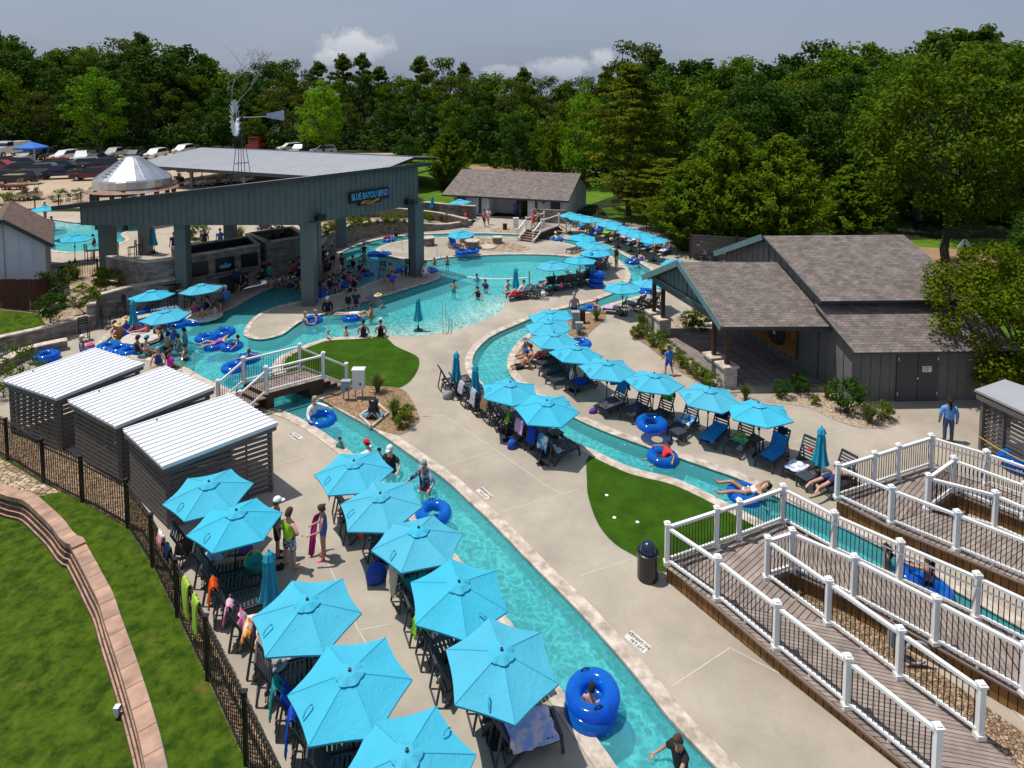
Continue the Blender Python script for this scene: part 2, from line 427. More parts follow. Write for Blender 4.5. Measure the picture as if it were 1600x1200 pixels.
Z=lambda k:(lambda x,y:k)
gardenlawn=[P2(u,v,0.8)for u,v in[(-60,494),(60,494),(72,505),(45,515),(24,522),(0,530),(-60,560)]]
ZONES=[('parking_lot',parking,M_gravel,hterr),('far_lawn',lawnA,M_farlawn,hterr),('dirt_road',roadA,M_road,hterr),('far_lawn',lawnB,M_farlawn,hterr),('far_lawn',lawnC,M_farlawn,hterr),('dirt_road',roadB,M_road,hterr),('side_path',walkB,M_patio,hterr),('pool_deck',deck,M_conc,Z(0)),('river_garden_bed',mulchup,M_dirtbed,hterr),('garden_bed',garden,M_dirtbed,hgarden),('garden_lawn',gardenlawn,M_lawn,lambda x,y:hgarden(x,y)+.01),('upper_patio',upper,M_patio,Z(1.4)),('upper_pool',pool2,None,Z(1.4)),('lower_lawn',lowlawn,M_lawn,Z(-0.55)),('gap',gapz,None,Z(0)),('lawn_strip',lawnstrip,M_lawn,Z(0)),('gravel_strip',gravelz,M_riprap,Z(0)),('gravel_strip',gapgravel,M_rockbed,Z(0)),('water',water_zone_poly,None,Z(0)),('pool_deck',land+[(7,8),(26,4)],M_conc,Z(0)),('pool_island',isl,M_conc,Z(0.03)),('pool_island',strip,M_cope,Z(0.03)),('turf',turf1,M_turf,Z(0.02)),('turf',turf2,M_turf,Z(0.02)),('stone_bed',bedA,M_mulchbed,Z(0.03)),('stone_bed',bedB,M_mulchbed,Z(0.03)),('stone_bed',bedC,M_stonebed,Z(0.03)),('stone_bed',bedD,M_mulchbed,Z(0.03)),('stone_bed',bedE,M_rockbed,Z(0.03)),('stone_bed',bedF,M_dirtbed,Z(0.03)),('stone_bed',bedG,M_dirtbed,Z(0.03)),]
def build_ground():
 verts=[];edges=[]
 X0,X1,Y0,Y1=-900,900,-16,1200
 def ring(p):
  n0=len(verts)
  for q in p:verts.append(Vector((q[0],q[1])))
  for i in range(len(p)):edges.append((n0+i,n0+(i+1)%len(p)))
 ring([(X0,Y0),(X1,Y0),(X1,Y1),(X0,Y1)])
 for nm,p,m,h in ZONES:ring(p)
 r=random.Random(3)
 for(gx0,gx1,gy0,gy1,st)in((-34,26,9,66,1.3),(-90,40,10,130,6.0),(-300,300,40,400,25)):
  x=gx0
  while x<gx1:
   y=gy0
   while y<gy1:
    verts.append(Vector((x+r.uniform(-.3,.3)*st*.5,y+r.uniform(-.3,.3)*st*.5)))
    y+=st
   x+=st
 vo,eo,fo,_,_,_=delaunay_2d_cdt(verts,edges,[],0,1e-3)
 boxes=[]
 for nm,p,m,h in ZONES:
  xs=[q[0]for q in p];ys=[q[1]for q in p]
  boxes.append((min(xs),max(xs),min(ys),max(ys)))
 groups={}
 for f in fo:
  cx=sum(vo[i].x for i in f)/3;cy=sum(vo[i].y for i in f)/3
  z=-1
  for k in range(len(ZONES)-1,-1,-1):
   b=boxes[k]
   if b[0]<=cx<=b[1]and b[2]<=cy<=b[3]and inside(ZONES[k][1],cx,cy):
    z=k;break
  groups.setdefault(z,[]).append(f)
 def emit(name,fs,mat,hf,depth=None,kindname='structure'):
  idx={};vs=[];ff=[]
  for f in fs:
   g=[]
   for i in f:
    if i not in idx:
     idx[i]=len(vs);vs.append((vo[i].x,vo[i].y,hf(vo[i].x,vo[i].y)))
    g.append(idx[i])
   ff.append(g)
  me=bpy.data.meshes.new(name);me.from_pydata(vs,[],ff);me.materials.append(mat)
  if depth:
   a=me.attributes.new('depth', 'FLOAT', 'POINT')
   a.data.foreach_set('value',[depth(v[0],v[1])for v in vs])
  me.polygons.foreach_set('use_smooth',[True]*len(me.polygons))
  me.update()
  o=bpy.data.objects.new(name,me);C.objects.link(o);o['kind']=kindname
  return o
 for k,fs in groups.items():
  if k<0:
   emit('ground',fs,M_forest,lambda x,y:hterr(x,y)-0.01);continue
  nm,p,m,h=ZONES[k]
  if nm=='gap':
   emit('lower_lawn',fs,M_lawn,Z(-0.55));continue
  if nm=='water':
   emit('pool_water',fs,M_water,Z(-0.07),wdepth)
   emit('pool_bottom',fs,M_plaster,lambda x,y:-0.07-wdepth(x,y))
  elif nm=='upper_pool':
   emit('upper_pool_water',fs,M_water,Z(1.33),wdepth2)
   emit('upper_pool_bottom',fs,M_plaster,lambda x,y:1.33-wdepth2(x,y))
  else:
   emit(nm,fs,m,h)
build_ground()
def pool_edge(line,side,closed,z,cw=0.36,cope=True,beachskip=None):
 """side +1: water lies to the left of the line's direction"""
 inn=line;out=offset_line(line,-side*cw,closed)
 lip=offset_line(line,side*0.03,closed)
 n=len(line);rng=range(n if closed else n-1)
 mc,mt,mp=MB(),MB(),MB()
 for i in rng:
  j=(i+1)%n
  if beachskip and beachskip(*line[i]):continue
  a,b,c,d=lip[i],lip[j],out[j],out[i]
  if cope:
   mc.add([(a[0],a[1],z+.025),(b[0],b[1],z+.025),(c[0],c[1],z+.025),(d[0],d[1],z+.025),(a[0],a[1],z-.05),(b[0],b[1],z-.05),(c[0],c[1],z-.01),(d[0],d[1],z-.01)],[(0,1,2,3)if side<0 else(3,2,1,0),(0,1,5,4),(2,3,7,6),(4,5,6,7)])
  a,b=inn[i],inn[j]
  mt.add([(a[0],a[1],z-.01),(b[0],b[1],z-.01),(b[0],b[1],z-.13),(a[0],a[1],z-.13)],[(0,1,2,3)])
  mp.add([(a[0],a[1],z-.13),(b[0],b[1],z-.13),(b[0],b[1],z-1.0),(a[0],a[1],z-1.0)],[(0,1,2,3)])
 if cope:kind(mc.build('pool_coping',M_cope), 'structure')
 kind(mt.build('pool_tile_band',M_tile), 'structure');kind(mp.build('pool_wall',M_plaster), 'structure')
isbeach=lambda x,y:segdist(x,y,beach)<0.3
pool_edge(water_outer,-1 if False else 1,False,0.0)
pool_edge(land,-1,False,0.0,beachskip=isbeach)
pool_edge(isl,1,True,0.03,cw=0.25)
pool_edge(strip,1,True,0.03,cope=False)
pool_edge(pool2,1,True,1.4,cw=0.3)
def joint(pts,w=0.026):
 m=MB();q=[P2(u,v)for u,v in pts]
 a=offset_line(q,w/2);b=offset_line(q,-w/2)
 for i in range(len(q)-1):
  m.add([(a[i][0],a[i][1],.004),(b[i][0],b[i][1],.004),(b[i+1][0],b[i+1][1],.004),(a[i+1][0],a[i+1][1],.004)],[(0,1,2,3)])
 kind(m.build('deck_joint',M_joint), 'structure')
for j in([(650,651),(695,650),(775,703),(851,757),(880,773)],[(690,729),(775,703)],[(640,652),(697,649)],[(785,800),(905,764)],[(905,900),(992,872)],[(1049,1073),(1141,1012),(1182,1034),(1230,1058)],[(430,727),(505,705)],[(470,838),(492,835),(560,985),(575,1010)],[(560,985),(610,975)],[(1140,720),(1200,690)],[(1240,690),(1330,668)],[(420,850),(492,833)]):
 joint(j)
# building materials
M_teal=mk('teal_metal',(0.115,0.142,0.140),0.45,0.12,0.8)
M_graywall=mk('grey_siding',(0.155,0.152,0.147),0.7,0.12,0.9)
M_trim=mk('dark_trim',(0.045,0.055,0.06),0.5,0.1,2)
M_tealtrim=mk('teal_trim',(0.11,0.20,0.205),0.5,0.1,2)
M_metalroof=mk('grey_metal_roof',(0.40,0.41,0.44),0.45,0.06,0.5,metal=0.2)
M_whiteroof=mk('white_metal_roof',(0.78,0.79,0.82),0.4,0.04,0.8)
M_slat=mk('charcoal_slat',(0.125,0.114,0.110),0.55,0.25,5,stretch=(1,1,6))
M_white=mk('white_paint',(0.78,0.78,0.77),0.5,0.05,4)
M_whitewall=mk('white_siding',(0.62,0.65,0.68),0.7,0.06,0.8)
M_black=mk('black_metal',(0.012,0.012,0.014),0.4,0.2,5)
M_brown=mk('brown_post',(0.045,0.022,0.014),0.55,0.3,4)
M_woodfence=mk('stained_fence',(0.075,0.028,0.016),0.8,0.4,5,stretch=(6,6,0.6))
M_galv=mk('galvanised',(0.62,0.64,0.66),0.28,0.12,1.5,metal=0.85)
M_rust=mk('rusty_sheet',(0.45,0.42,0.40),0.6,0.5,1.1,col2=(0.22,0.07,0.03))
M_screen=mk('black_screen',(0.006,0.006,0.008),0.25,0.2,3)
M_steel=mk('steel_tube',(0.6,0.62,0.64),0.25,0.05,3,metal=0.9)
M_blueglow=mk('blue_sign_face',(0.10,0.40,0.72),0.5,0.05,3)
M_gold=mk('gold_sign',(0.62,0.30,0.03),0.5,0.1,3)
M_greybox=mk('grey_cabinet',(0.30,0.34,0.38),0.5,0.08,3)
M_mosaic=mk('dark_tile',(0.03,0.035,0.045),0.4,0.3,8)
def brickish(name,c1,c2,mortar,sx,sy,bump=0.4):
 m,nt,out=nmat(name);L=nt.links.new
 tc=nt.nodes.new('ShaderNodeUVMap')
 br=N(nt, 'ShaderNodeTexBrick');br.inputs['Color1'].default_value=c4(c1);br.inputs['Color2'].default_value=c4(c2);br.inputs['Mortar'].default_value=c4(mortar)
 br.inputs['Scale'].default_value=1.0;br.inputs['Brick Width'].default_value=sx;br.inputs['Row Height'].default_value=sy;br.inputs['Mortar Size'].default_value=0.012;br.inputs['Bias'].default_value=0.0
 L(tc.outputs[0],br.inputs['Vector'])
 g=nt.nodes.new('ShaderNodeNewGeometry')
 no=N(nt, 'ShaderNodeTexNoise',Scale=2.6,Detail=7.0);L(g.outputs['Position'],no.inputs['Vector'])
 mr=N(nt, 'ShaderNodeMapRange');mr.inputs[1].default_value=0.3;mr.inputs[2].default_value=0.7;mr.inputs[3].default_value=0.7;mr.inputs[4].default_value=1.25;L(no.outputs['Fac'],mr.inputs[0])
 cb=N(nt, 'ShaderNodeCombineColor')
 for i in range(3):L(mr.outputs[0],cb.inputs[i])
 mx=N(nt, 'ShaderNodeMix',data_type='RGBA',blend_type='MULTIPLY');mx.inputs[0].default_value=1;L(br.outputs[0],mx.inputs[6]);L(cb.outputs[0],mx.inputs[7])
 b=N(nt, 'ShaderNodeBsdfPrincipled',Roughness=0.85);L(mx.outputs[2],b.inputs['Base Color'])
 bp=N(nt, 'ShaderNodeBump',Strength=bump,Distance=0.02);L(br.outputs['Fac'],bp.inputs['Height']);bp.invert=True;L(bp.outputs[0],b.inputs['Normal'])
 L(b.outputs[0],out.inputs[0])
 return m
M_stone=brickish('ledge_stone',(0.30,0.27,0.24),(0.15,0.125,0.105),(0.20,0.17,0.14),0.42,0.13)
M_shingle=brickish('roof_shingle',(0.215,0.178,0.160),(0.135,0.108,0.098),(0.085,0.07,0.064),0.36,0.14,0.3)
M_shingle2=brickish('brown_shingle',(0.16,0.095,0.075),(0.11,0.065,0.05),(0.06,0.04,0.035),0.5,0.18,0.3)
M_deckwood=brickish('deck_board',(0.29,0.235,0.205),(0.22,0.175,0.155),(0.035,0.027,0.022),30.0,0.145,0.3)
M_porch=brickish('porch_board',(0.27,0.22,0.205),(0.20,0.16,0.15),(0.05,0.04,0.04),30.0,0.145,0.3)
M_skirt=brickish('skirt_board',(0.25,0.125,0.032),(0.18,0.085,0.022),(0.02,0.012,0.006),30.0,0.17,0.3)
M_pedestal=brickish('white_ledge_stone',(0.62,0.59,0.55),(0.40,0.37,0.33),(0.28,0.25,0.22),0.26,0.09)
M_woodpanel=brickish('cedar_planks',(0.36,0.16,0.03),(0.22,0.085,0.018),(0.03,0.015,0.008),1.5,0.16,0.3)
M_block=brickish('retaining_block',(0.17,0.095,0.06),(0.10,0.055,0.036),(0.03,0.016,0.012),0.30,0.16,0.8)
M_capstone=brickish('cap_stone',(0.44,0.265,0.185),(0.33,0.215,0.165),(0.12,0.07,0.05),0.60,4.0,0.2)
def uvquad(name,mat,quads,parent=None,scale=1.0):
 """quads: list of (p0,p1,p2,p3) with uv measured in metres along p0->p1 and p0->p3"""
 me=bpy.data.meshes.new(name);vs=[];fs=[];uv=[]
 off=wloc(parent)if parent else Vector((0,0,0))
 uo=0.0
 for q in quads:
  q=[Vector(p)for p in q];n=len(vs);vs+=[p-off for p in q];fs.append(tuple(range(n,n+len(q))))
  ex=(q[1]-q[0]);lx=ex.length;ex.normalize();nrm=ex.cross(q[-1]-q[0]).normalized();ey=nrm.cross(ex)
  uv+=[((p-q[0]).dot(ex)*scale+uo,(p-q[0]).dot(ey)*scale)for p in q]
  uo+=lx
 me.from_pydata([tuple(v)for v in vs],[],fs);me.materials.append(mat)
 l=me.uv_layers.new(name='UVMap')
 for i,c in enumerate(uv):l.data[i].uv=c
 me.update()
 o=bpy.data.objects.new(name,me);C.objects.link(o)
 if parent:o.parent=parent
 return o
def uvprism(name,mat,pts,z0,z1,parent=None,top=True,uvscale=1.0):
 """wall band round a closed outline, with a top"""
 ar=sum(pts[i][0]*pts[(i+1)%len(pts)][1]-pts[(i+1)%len(pts)][0]*pts[i][1]for i in range(len(pts)))
 if ar<0:pts=pts[::-1]
 q=[]
 for i in range(len(pts)):
  a,b=pts[i],pts[(i+1)%len(pts)]
  q.append(((a[0],a[1],z0),(b[0],b[1],z0),(b[0],b[1],z1),(a[0],a[1],z1)))
 if top:q.append(tuple((p[0],p[1],z1)for p in pts))
 return uvquad(name,mat,q,parent)
def wall_line(pts,th,z0f,z1f,mat,name,parent=None,side=1):
 """a wall along a line, front face on the line, thickness to one side"""
 back=offset_line(pts,th*side)
 q=[]
 g=lambda f,i:f(i)if callable(f)else f
 n=len(pts)
 for i in range(n-1):
  a,b,c,d=pts[i],pts[i+1],back[i+1],back[i]
  za,zb,ta,tb=g(z0f,i),g(z0f,i+1),g(z1f,i),g(z1f,i+1)
  q.append(((a[0],a[1],za),(b[0],b[1],zb),(b[0],b[1],tb),(a[0],a[1],ta)))
  q.append(((c[0],c[1],zb),(d[0],d[1],za),(d[0],d[1],ta),(c[0],c[1],tb)))
  q.append(((a[0],a[1],ta),(b[0],b[1],tb),(c[0],c[1],tb),(d[0],d[1],ta)))
 for i in(0,n-1):
  a,d=pts[i],back[i]
  q.append(((a[0],a[1],g(z0f,i)),(d[0],d[1],g(z0f,i)),(d[0],d[1],g(z1f,i)),(a[0],a[1],g(z1f,i))))
 return uvquad(name,mat,q,parent)
def cap_line(pts,th,zf,mat,name,parent=None,side=1,over=0.04,h=0.07):
 a=offset_line(pts,-over*side);b=offset_line(pts,(th+over)*side)
 q=[];g=lambda i:zf(i)if callable(zf)else zf
 for i in range(len(pts)-1):
  z0,z1=g(i),g(i+1)
  A,B,D,E=a[i],a[i+1],b[i+1],b[i]
  q+=[((A[0],A[1],z0+h),(B[0],B[1],z1+h),(D[0],D[1],z1+h),(E[0],E[1],z0+h)),((A[0],A[1],z0+.002),(B[0],B[1],z1+.002),(B[0],B[1],z1+h),(A[0],A[1],z0+h)),((D[0],D[1],z1+.002),(E[0],E[1],z0+.002),(E[0],E[1],z0+h),(D[0],D[1],z1+h))]
 for i in(0,len(pts)-1):
  q.append(((a[i][0],a[i][1],g(i)),(b[i][0],b[i][1],g(i)),(b[i][0],b[i][1],g(i)+h),(a[i][0],a[i][1],g(i)+h)))
 return uvquad(name,mat,q,parent)
def bb_wall(mb,a,b,z0,za,zb,step=0.4,th=0.08):
 """board and batten wall from a to b (2D, outside to the right of a->b), top height za at a, zb at b"""
 a,b=Vector((a[0],a[1],0)),Vector((b[0],b[1],0));d=(b-a);L=d.length;d.normalize();n=Vector((d.y,-d.x,0))
 mb.add([a+Vector((0,0,z0)),b+Vector((0,0,z0)),b+Vector((0,0,zb)),a+Vector((0,0,za)),a-n*th+Vector((0,0,z0)),b-n*th+Vector((0,0,z0)),b-n*th+Vector((0,0,zb)),a-n*th+Vector((0,0,za))],[(0,1,2,3),(5,4,7,6),(3,2,6,7),(0,3,7,4),(1,5,6,2)])
 k=max(1,int(L/step))
 for i in range(k+1):
  t=L*i/k;p=a+d*t;z1=za+(zb-za)*i/k-0.02
  p0,p1=p-d*.025+n*0.001,p+d*.025+n*0.001
  q0,q1=p0+n*.03,p1+n*.03
  mb.add([Vector((v.x,v.y,z))for z in(z0,z1)for v in(p0,p1,q1,q0)],[(3,2,6,7),(0,3,7,4),(2,1,5,6),(4,7,6,5)])
# pavilion
pav=empty('pavilion',(-12.8,38.9,0), 'large open pavilion with teal metal fascia and lit name sign on tall square columns', 'pavilion')
pA,pT=Vector((-12.75,38.9,0)),Vector((-27.4,38.9,0))
pC=Vector((-6.85,46.05,0));dAC=(pC-pA).normalized();nb=Vector((-dAC.y,dAC.x,0))
zroof=lambda p:8.02-0.151*((p-pA).dot(nb))
over=0.45
mbf=MB()
bb_wall(mbf,(pT.x+.9,pT.y),(pA.x,pA.y),5.18,zroof(pT+Vector((.9,0,0)))-.06,zroof(pA)-.06,0.38,0.3)
bb_wall(mbf,(pA.x,pA.y),(pC.x,pC.y),5.18,7.9,7.9,0.38,0.3)
mbf.build('fascia_wall',M_teal,pav)
pts=[pT+Vector((-.6,-.35,0)),pA+Vector((.1,-.42,0)),pC+dAC*.9-nb*.3,pC+dAC*.9+nb*11.6,pT+Vector((-.6,0,0))+dAC*8.5]
mbr=MB();z1=[zroof(p)+.14 for p in pts]
mbr.prism([(p.x,p.y)for p in pts],[z-.16 for z in z1],z1);mbr.build('roof',M_metalroof,pav)
mbt=MB()
def edge_trim(mb,a,b,w=.07,h=.26):
 mb.bar(a,b,w,h)
for a,b in((pts[0],pts[1]),(pts[1],pts[2])):
 nn=Vector(((b-a).y,-(b-a).x,0)).normalized()*.05
 edge_trim(mbt,(a.x+nn.x,a.y+nn.y,zroof(a)+.02),(b.x+nn.x,b.y+nn.y,zroof(b)+.02))
mbt.build('roof_trim',M_trim,pav)
def column(x,y,z0,z1,w=0.75,ang=0.0):
 m=MB();m.box((x,y,(z0+z1)/2),(w,w,z1-z0),rz=ang);m.box((x,y,z1-.12),(w+.1,w+.1,.2),rz=ang);m.box((x,y,z0+.1),(w+.06,w+.06,.2),rz=ang)
 m.build('column',M_teal,pav)
column(-12.72,39.45,0.02,5.3,.8);column(-6.95,45.75,0.02,5.3,.8,R(50));column(-20.7,39.65,0.02,5.3,.7);column(-26.2,40.9,1.4,5.2,.75)
column(-13.5,43.2,0.02,6.6,.7);column(-20.6,46.2,1.4,5.9,.7);column(-27.0,46.5,1.4,5.2,.7);column(-13.6,50.2,1.0,6.6,.6,R(50));column(-19.5,50.2,1.4,5.7,.6)
nf=-nb
def textobj(body,size,ext,name,mat,parent,M,sx=1.0,align='CENTER'):
 cu=bpy.data.curves.new(name, 'FONT');cu.body=body;cu.size=size;cu.extrude=ext;cu.align_x=align;cu.align_y='CENTER';cu.resolution_u=2;cu.offset=0.012*size
 t=bpy.data.objects.new(name+'_curve',cu);C.objects.link(t)
 bpy.context.view_layer.update()
 me=bpy.data.meshes.new_from_object(t.evaluated_get(bpy.context.evaluated_depsgraph_get()))
 bpy.data.objects.remove(t)
 me.transform(Matrix.Diagonal((sx,1,1,1)));me.transform(M)
 me.transform(Matrix.Translation(-wloc(parent)))
 me.materials.clear();me.materials.append(mat)
 o=bpy.data.objects.new(name,me);C.objects.link(o);o.parent=parent
 return o
def face_matrix(origin,right,up):
 right=Vector(right).normalized();up=Vector(up).normalized();n=right.cross(up)
 return Matrix(((right.x,up.x,n.x,origin[0]),(right.y,up.y,n.y,origin[1]),(right.z,up.z,n.z,origin[2]),(0,0,0,1)))
sc0=pA+dAC*4.85+nf*.12+Vector((0,0,6.42))
mb=MB();mb.bar(sc0-dAC*1.62+Vector((0,0,.02)),sc0+dAC*1.62+Vector((0,0,.02)),.14,.74)
mb.bar(sc0-dAC*.9+Vector((0,0,-.42)),sc0+dAC*.95+Vector((0,0,-.36)),.12,.34)
mb.build('sign_board',M_black,pav)
textobj('BLUE BAYOU BEND',.62,.02, 'sign_letters',M_blueglow,pav,face_matrix(sc0+nf*.10+Vector((0,0,.04)),dAC,(0,0,1)),.56)
mb=MB()
for k in range(3):
 q=[sc0+nf*.09+dAC*(-.75+.15*i)+Vector((0,0,-.38-.07*k+.07*math.sin(i*.75+k*.4)+.008*i))for i in range(11)]
 mb.tube(q,.025,5)
mb.build('sign_wave',M_gold,pav)
for s,t in((1,.9),(1,8.2)):
 p=pA+dAC*t+nf*.3
 mb=MB();mb.box((p.x,p.y,5.55),(.55,.4,.34),rz=math.atan2(dAC.y,dAC.x),rx=R(-15));mb.bar((p.x,p.y,5.7),(p.x-nf.x*.3,p.y-nf.y*.3,5.75),.06,.06)
 mb.build('speaker',M_black,pav)
# bar under the pavilion
bar=empty('swim_up_bar',(-17,43,0), 'stone-clad swim-up bar block with black screens under the pavilion', 'bar')
b0,b1=(-20.9,40.45),(-17.45,43.7);b2=(-19.3,46.3);b3=(-23.2,42.9)
ring=[b0,b1,b2,b3]
uvprism('wall',M_stone,ring,0.0,2.75,bar,top=False)
inner=offset_line(ring,.3,True)
uvprism('inner_wall',M_mosaic,[(x,y)for x,y in inner][::-1],1.2,2.75,bar,top=False)
cap_line(ring+[b0],.3,2.75,M_cope, 'coping',bar,side=1,h=.1)
mb=MB();mb.prism(inner,1.0,1.3);mb.build('bar_floor',M_mosaic,bar)
d01=(Vector((b1[0],b1[1],0))-Vector((b0[0],b0[1],0))).normalized();n01=Vector((d01.y,-d01.x,0))
for t,w in((.75,1.05),(2.35,1.2),(3.95,1.1)):
 c=Vector((b0[0],b0[1],0))+d01*t+n01*.06+Vector((0,0,1.85))
 mb=MB();mb.bar(c-d01*w/2,c+d01*w/2,.08,.95);mb.build('screen',M_screen,bar)
c=Vector((b0[0],b0[1],0))+d01*2.35+n01*.125+Vector((0,0,1.78))
mb=MB()
for k,(x,y,w,h)in enumerate(((-.28,0,.19,.16),(-.1,.02,.19,.16),(.08,0,.19,.16),(.26,.02,.17,.16),(0,-.1,.5,.06),(0,.14,.1,.14))):
 mb.bar(c+d01*(x-w/2)+Vector((0,0,y)),c+d01*(x+w/2)+Vector((0,0,y)),.02,h)
mb.build('screen_logo',M_blueglow,bar)
bar2=empty('patio_bar',(-16.4,45,0), 'lower stone bar block behind the swim-up bar, beside the river wall', 'bar')
r2=[(-17.2,44.2),(-15.0,46.4),(-17.2,49.5),(-20.0,47.3)]
uvprism('wall',M_stone,r2,0.0,2.75,bar2,top=False);cap_line(r2+[r2[0]],.3,2.75,M_cope, 'coping',bar2,side=1,h=.1)
i2=offset_line(r2,.3,True);mb=MB();mb.prism(i2,1.5,1.7);mb.build('bar_floor',M_mosaic,bar2)
cnt=empty('bar_counter',(-17,40.5,0), 'long dark tiled bar counter behind the curved pool ledge', 'counter')
cl=catrom([P2(u,v)for u,v in((352,462),(372,455),(405,440),(425,430),(452,422),(474,416))],False,4)
wall_line(cl,.5,0.0,1.0,M_mosaic, 'counter_body',cnt,side=1);cap_line(cl,.5,1.0,M_mosaic, 'counter_top',cnt,side=1,over=.12,h=.06)
par=empty('patio_wall',(-24,39.5,0), 'tall stone retaining wall with pale coping below the bar patio', 'wall')
pl=[(-25.9,40.2),(-22.75,38.85),(-20.95,39.9)]
wall_line(pl,.35,0.0,2.82,M_stone, 'wall',par);cap_line(pl,.35,2.82,M_cope, 'coping',par,h=.1)
gw=empty('garden_wall',(-27,33,0), 'curving stone retaining wall with pale coping in front of the garden bed', 'wall')
ga=catrom(gwall1[:6],False,3)
wall_line(ga,.35,0.0,.74,M_stone, 'wall',gw);cap_line(ga,.35,.74,M_cope, 'coping',gw,h=.09)
gb=empty('stepped_wall',(-23,37.5,0), 'higher stone wall stepping up from the garden wall towards the bar', 'wall')
gbl=[gwall1[5],gwall1[6],gwall1[7],(-21.0,39.5)]
wall_line(gbl,.4,0.0,lambda i:(1.35,1.4,1.55,1.6)[i],M_stone, 'wall',gb);cap_line(gbl,.4,lambda i:(1.35,1.4,1.55,1.6)[i],M_cope, 'coping',gb,h=.09)
seat=empty('stone_seat_wall',(-25,31,0), 'low curved stone seat wall beside a lone blue tube', 'wall')
sl_=catrom([P2(u,v)for u,v in((-30,605),(-10,590),(14,577),(35,565),(60,556),(106,546))],False,4)
wall_line(sl_,.45,0.0,.42,M_stone, 'wall',seat);cap_line(sl_,.45,.42,M_cope, 'coping',seat,h=.08)
pier=empty('stone_pier',(-19.5,40,0), 'low stone pier wall at the end of the bar, beside a blue umbrella', 'wall')
pq=[P2(u,v)for u,v in((277,479),(345,482),(352,470),(290,468))]
uvprism('wall',M_stone,pq,0.0,.98,pier);mb=MB();mb.prism([(x*1.0,y)for x,y in offset_line(pq,0.06 if False else-.06,True)],.98,1.07);mb.build('coping',M_cope,pier)
rw=empty('river_wall',(-10,56,0), 'long curved stone retaining wall behind the far bend of the river', 'wall')
rl=catrom(rwall[1:],False,3)
rz=lambda i:max(.45,hterr(*rl[i])+.12)
wall_line(rl,.4,0.0,rz,M_stone, 'wall',rw);cap_line(rl,.4,rz,M_cope, 'coping',rw,h=.09)
rw2=empty('upper_bed_wall',(-9,62,0), 'second pale stone wall higher up behind the flower bed', 'wall')
rl2=catrom([P2(u,v,.9)for u,v in((545,352),(590,345),(640,340),(690,338),(728,342))],False,3)
wall_line(rl2,.4,0.2,lambda i:hterr(*rl2[i])+.75,M_stone, 'wall',rw2);cap_line(rl2,.4,lambda i:hterr(*rl2[i])+.75,M_cope, 'coping',rw2,h=.09)
rw3=empty('path_screen_wall',(-6,64,0), 'grey stone wall beside the restroom path, under a blue umbrella', 'wall')
rl3=[P2(u,v,.3)for u,v in((660,331),(712,336),(742,338))]
wall_line(rl3,.4,0.0,1.3,M_stone, 'wall',rw3);cap_line(rl3,.4,1.3,M_cope, 'coping',rw3,h=.09)
# garage-roofed cart pavilion, bin gazebo, windmill
cart=empty('cart_shelter',(-28,82,1), 'wide open shelter with pale grey metal gable roof behind the pavilion', 'shelter')
A_,B_=Vector((-44.4,91,5.25)),Vector((-12.0,77.8,5.25));dr=(B_-A_).normalized();pn=Vector((dr.y,-dr.x,0))
mb=MB()
for s in(1,-1):
 e0,e1=A_+pn*11.2*s,B_+pn*11.2*s
 q=[e0+Vector((0,0,-1.2)),e1+Vector((0,0,-1.2)),B_,A_]
 mb.plate(q if s>0 else q[::-1],.12)
 for i in range(60):
  t=i/59;a=(e0+(e1-e0)*t)+Vector((0,0,-1.185));b=A_+(B_-A_)*t+Vector((0,0,.015))
  mb.bar(a,b,.04,.04)
mb.build('roof',M_metalroof,cart)
mb=MB()
for s in(1,-1):
 e0,e1=A_+pn*11.25*s,B_+pn*11.25*s
 mb.bar(e0+Vector((0,0,-1.4)),e1+Vector((0,0,-1.4)),.1,.36)
 mb.bar(B_+dr*.05+Vector((0,0,-.15)),e1+dr*.05+Vector((0,0,-1.35)),.08,.3)
mb.build('fascia',M_trim,cart)
for s in(1,-1):
 for t in(.04,.28,.52,.76,.985):
  p=A_+(B_-A_)*t+pn*10.3*s
  m=MB();z0=hterr(p.x,p.y);m.box((p.x,p.y,(z0+4.1)/2),(.32,.32,4.1-z0));m.build('post',M_brown if(t*100)%2>1 else M_graywall,cart)
mb=MB();e=B_+pn*10.3;f=B_-pn*10.3
mb.bar((e.x,e.y,3.2),(f.x,f.y,3.2),.12,.18);mb.build('tie_beam',M_graywall,cart)
gz=empty('bin_gazebo',(-34.6,58,1.4), 'round gazebo roofed with a shiny galvanised grain-bin cone and rusty skirt', 'gazebo')
n=26;mb=MB()
prof=[(3.15,5.45),(3.05,5.58),(1.0,7.12),(.68,7.36),(.6,7.44)]
vs=[];fs=[]
for(r_,z)in prof:
 for k in range(n):vs.append((-34.6+r_*math.cos(2*math.pi*k/n),58+r_*math.sin(2*math.pi*k/n),z))
for i in range(len(prof)-1):
 for k in range(n):fs.append((i*n+k,i*n+(k+1)%n,(i+1)*n+(k+1)%n,(i+1)*n+k))
fs.append(tuple(range((len(prof)-1)*n,len(prof)*n)))
mb.add(vs,fs)
for k in range(n):
 a=2*math.pi*k/n
 mb.bar((-34.6+3.06*math.cos(a),58+3.06*math.sin(a),5.58),(-34.6+.72*math.cos(a),58+.72*math.sin(a),7.34),.05,.06)
mb.build('cone_roof',M_galv,gz)
mb=MB()
a=2*math.pi*(n*.7)/n
for i in range(7):
 t=.15+i*.12;rr=3.05-2.35*t;zz=5.6+1.76*t
 a0=-R(112);mb.box((-34.6+rr*math.cos(a0),58+rr*math.sin(a0),zz+.05),(.7-.06*i,.06,.1),rz=a0+R(90))
mb.build('roof_ladder',M_steel,gz)
mb=MB();mb.lathe([(3.16,4.8),(3.18,5.45),(3.1,5.46),(3.08,4.8)],n,(-34.6,58,0));mb.build('bin_wall',M_galv,gz)
mb=MB()
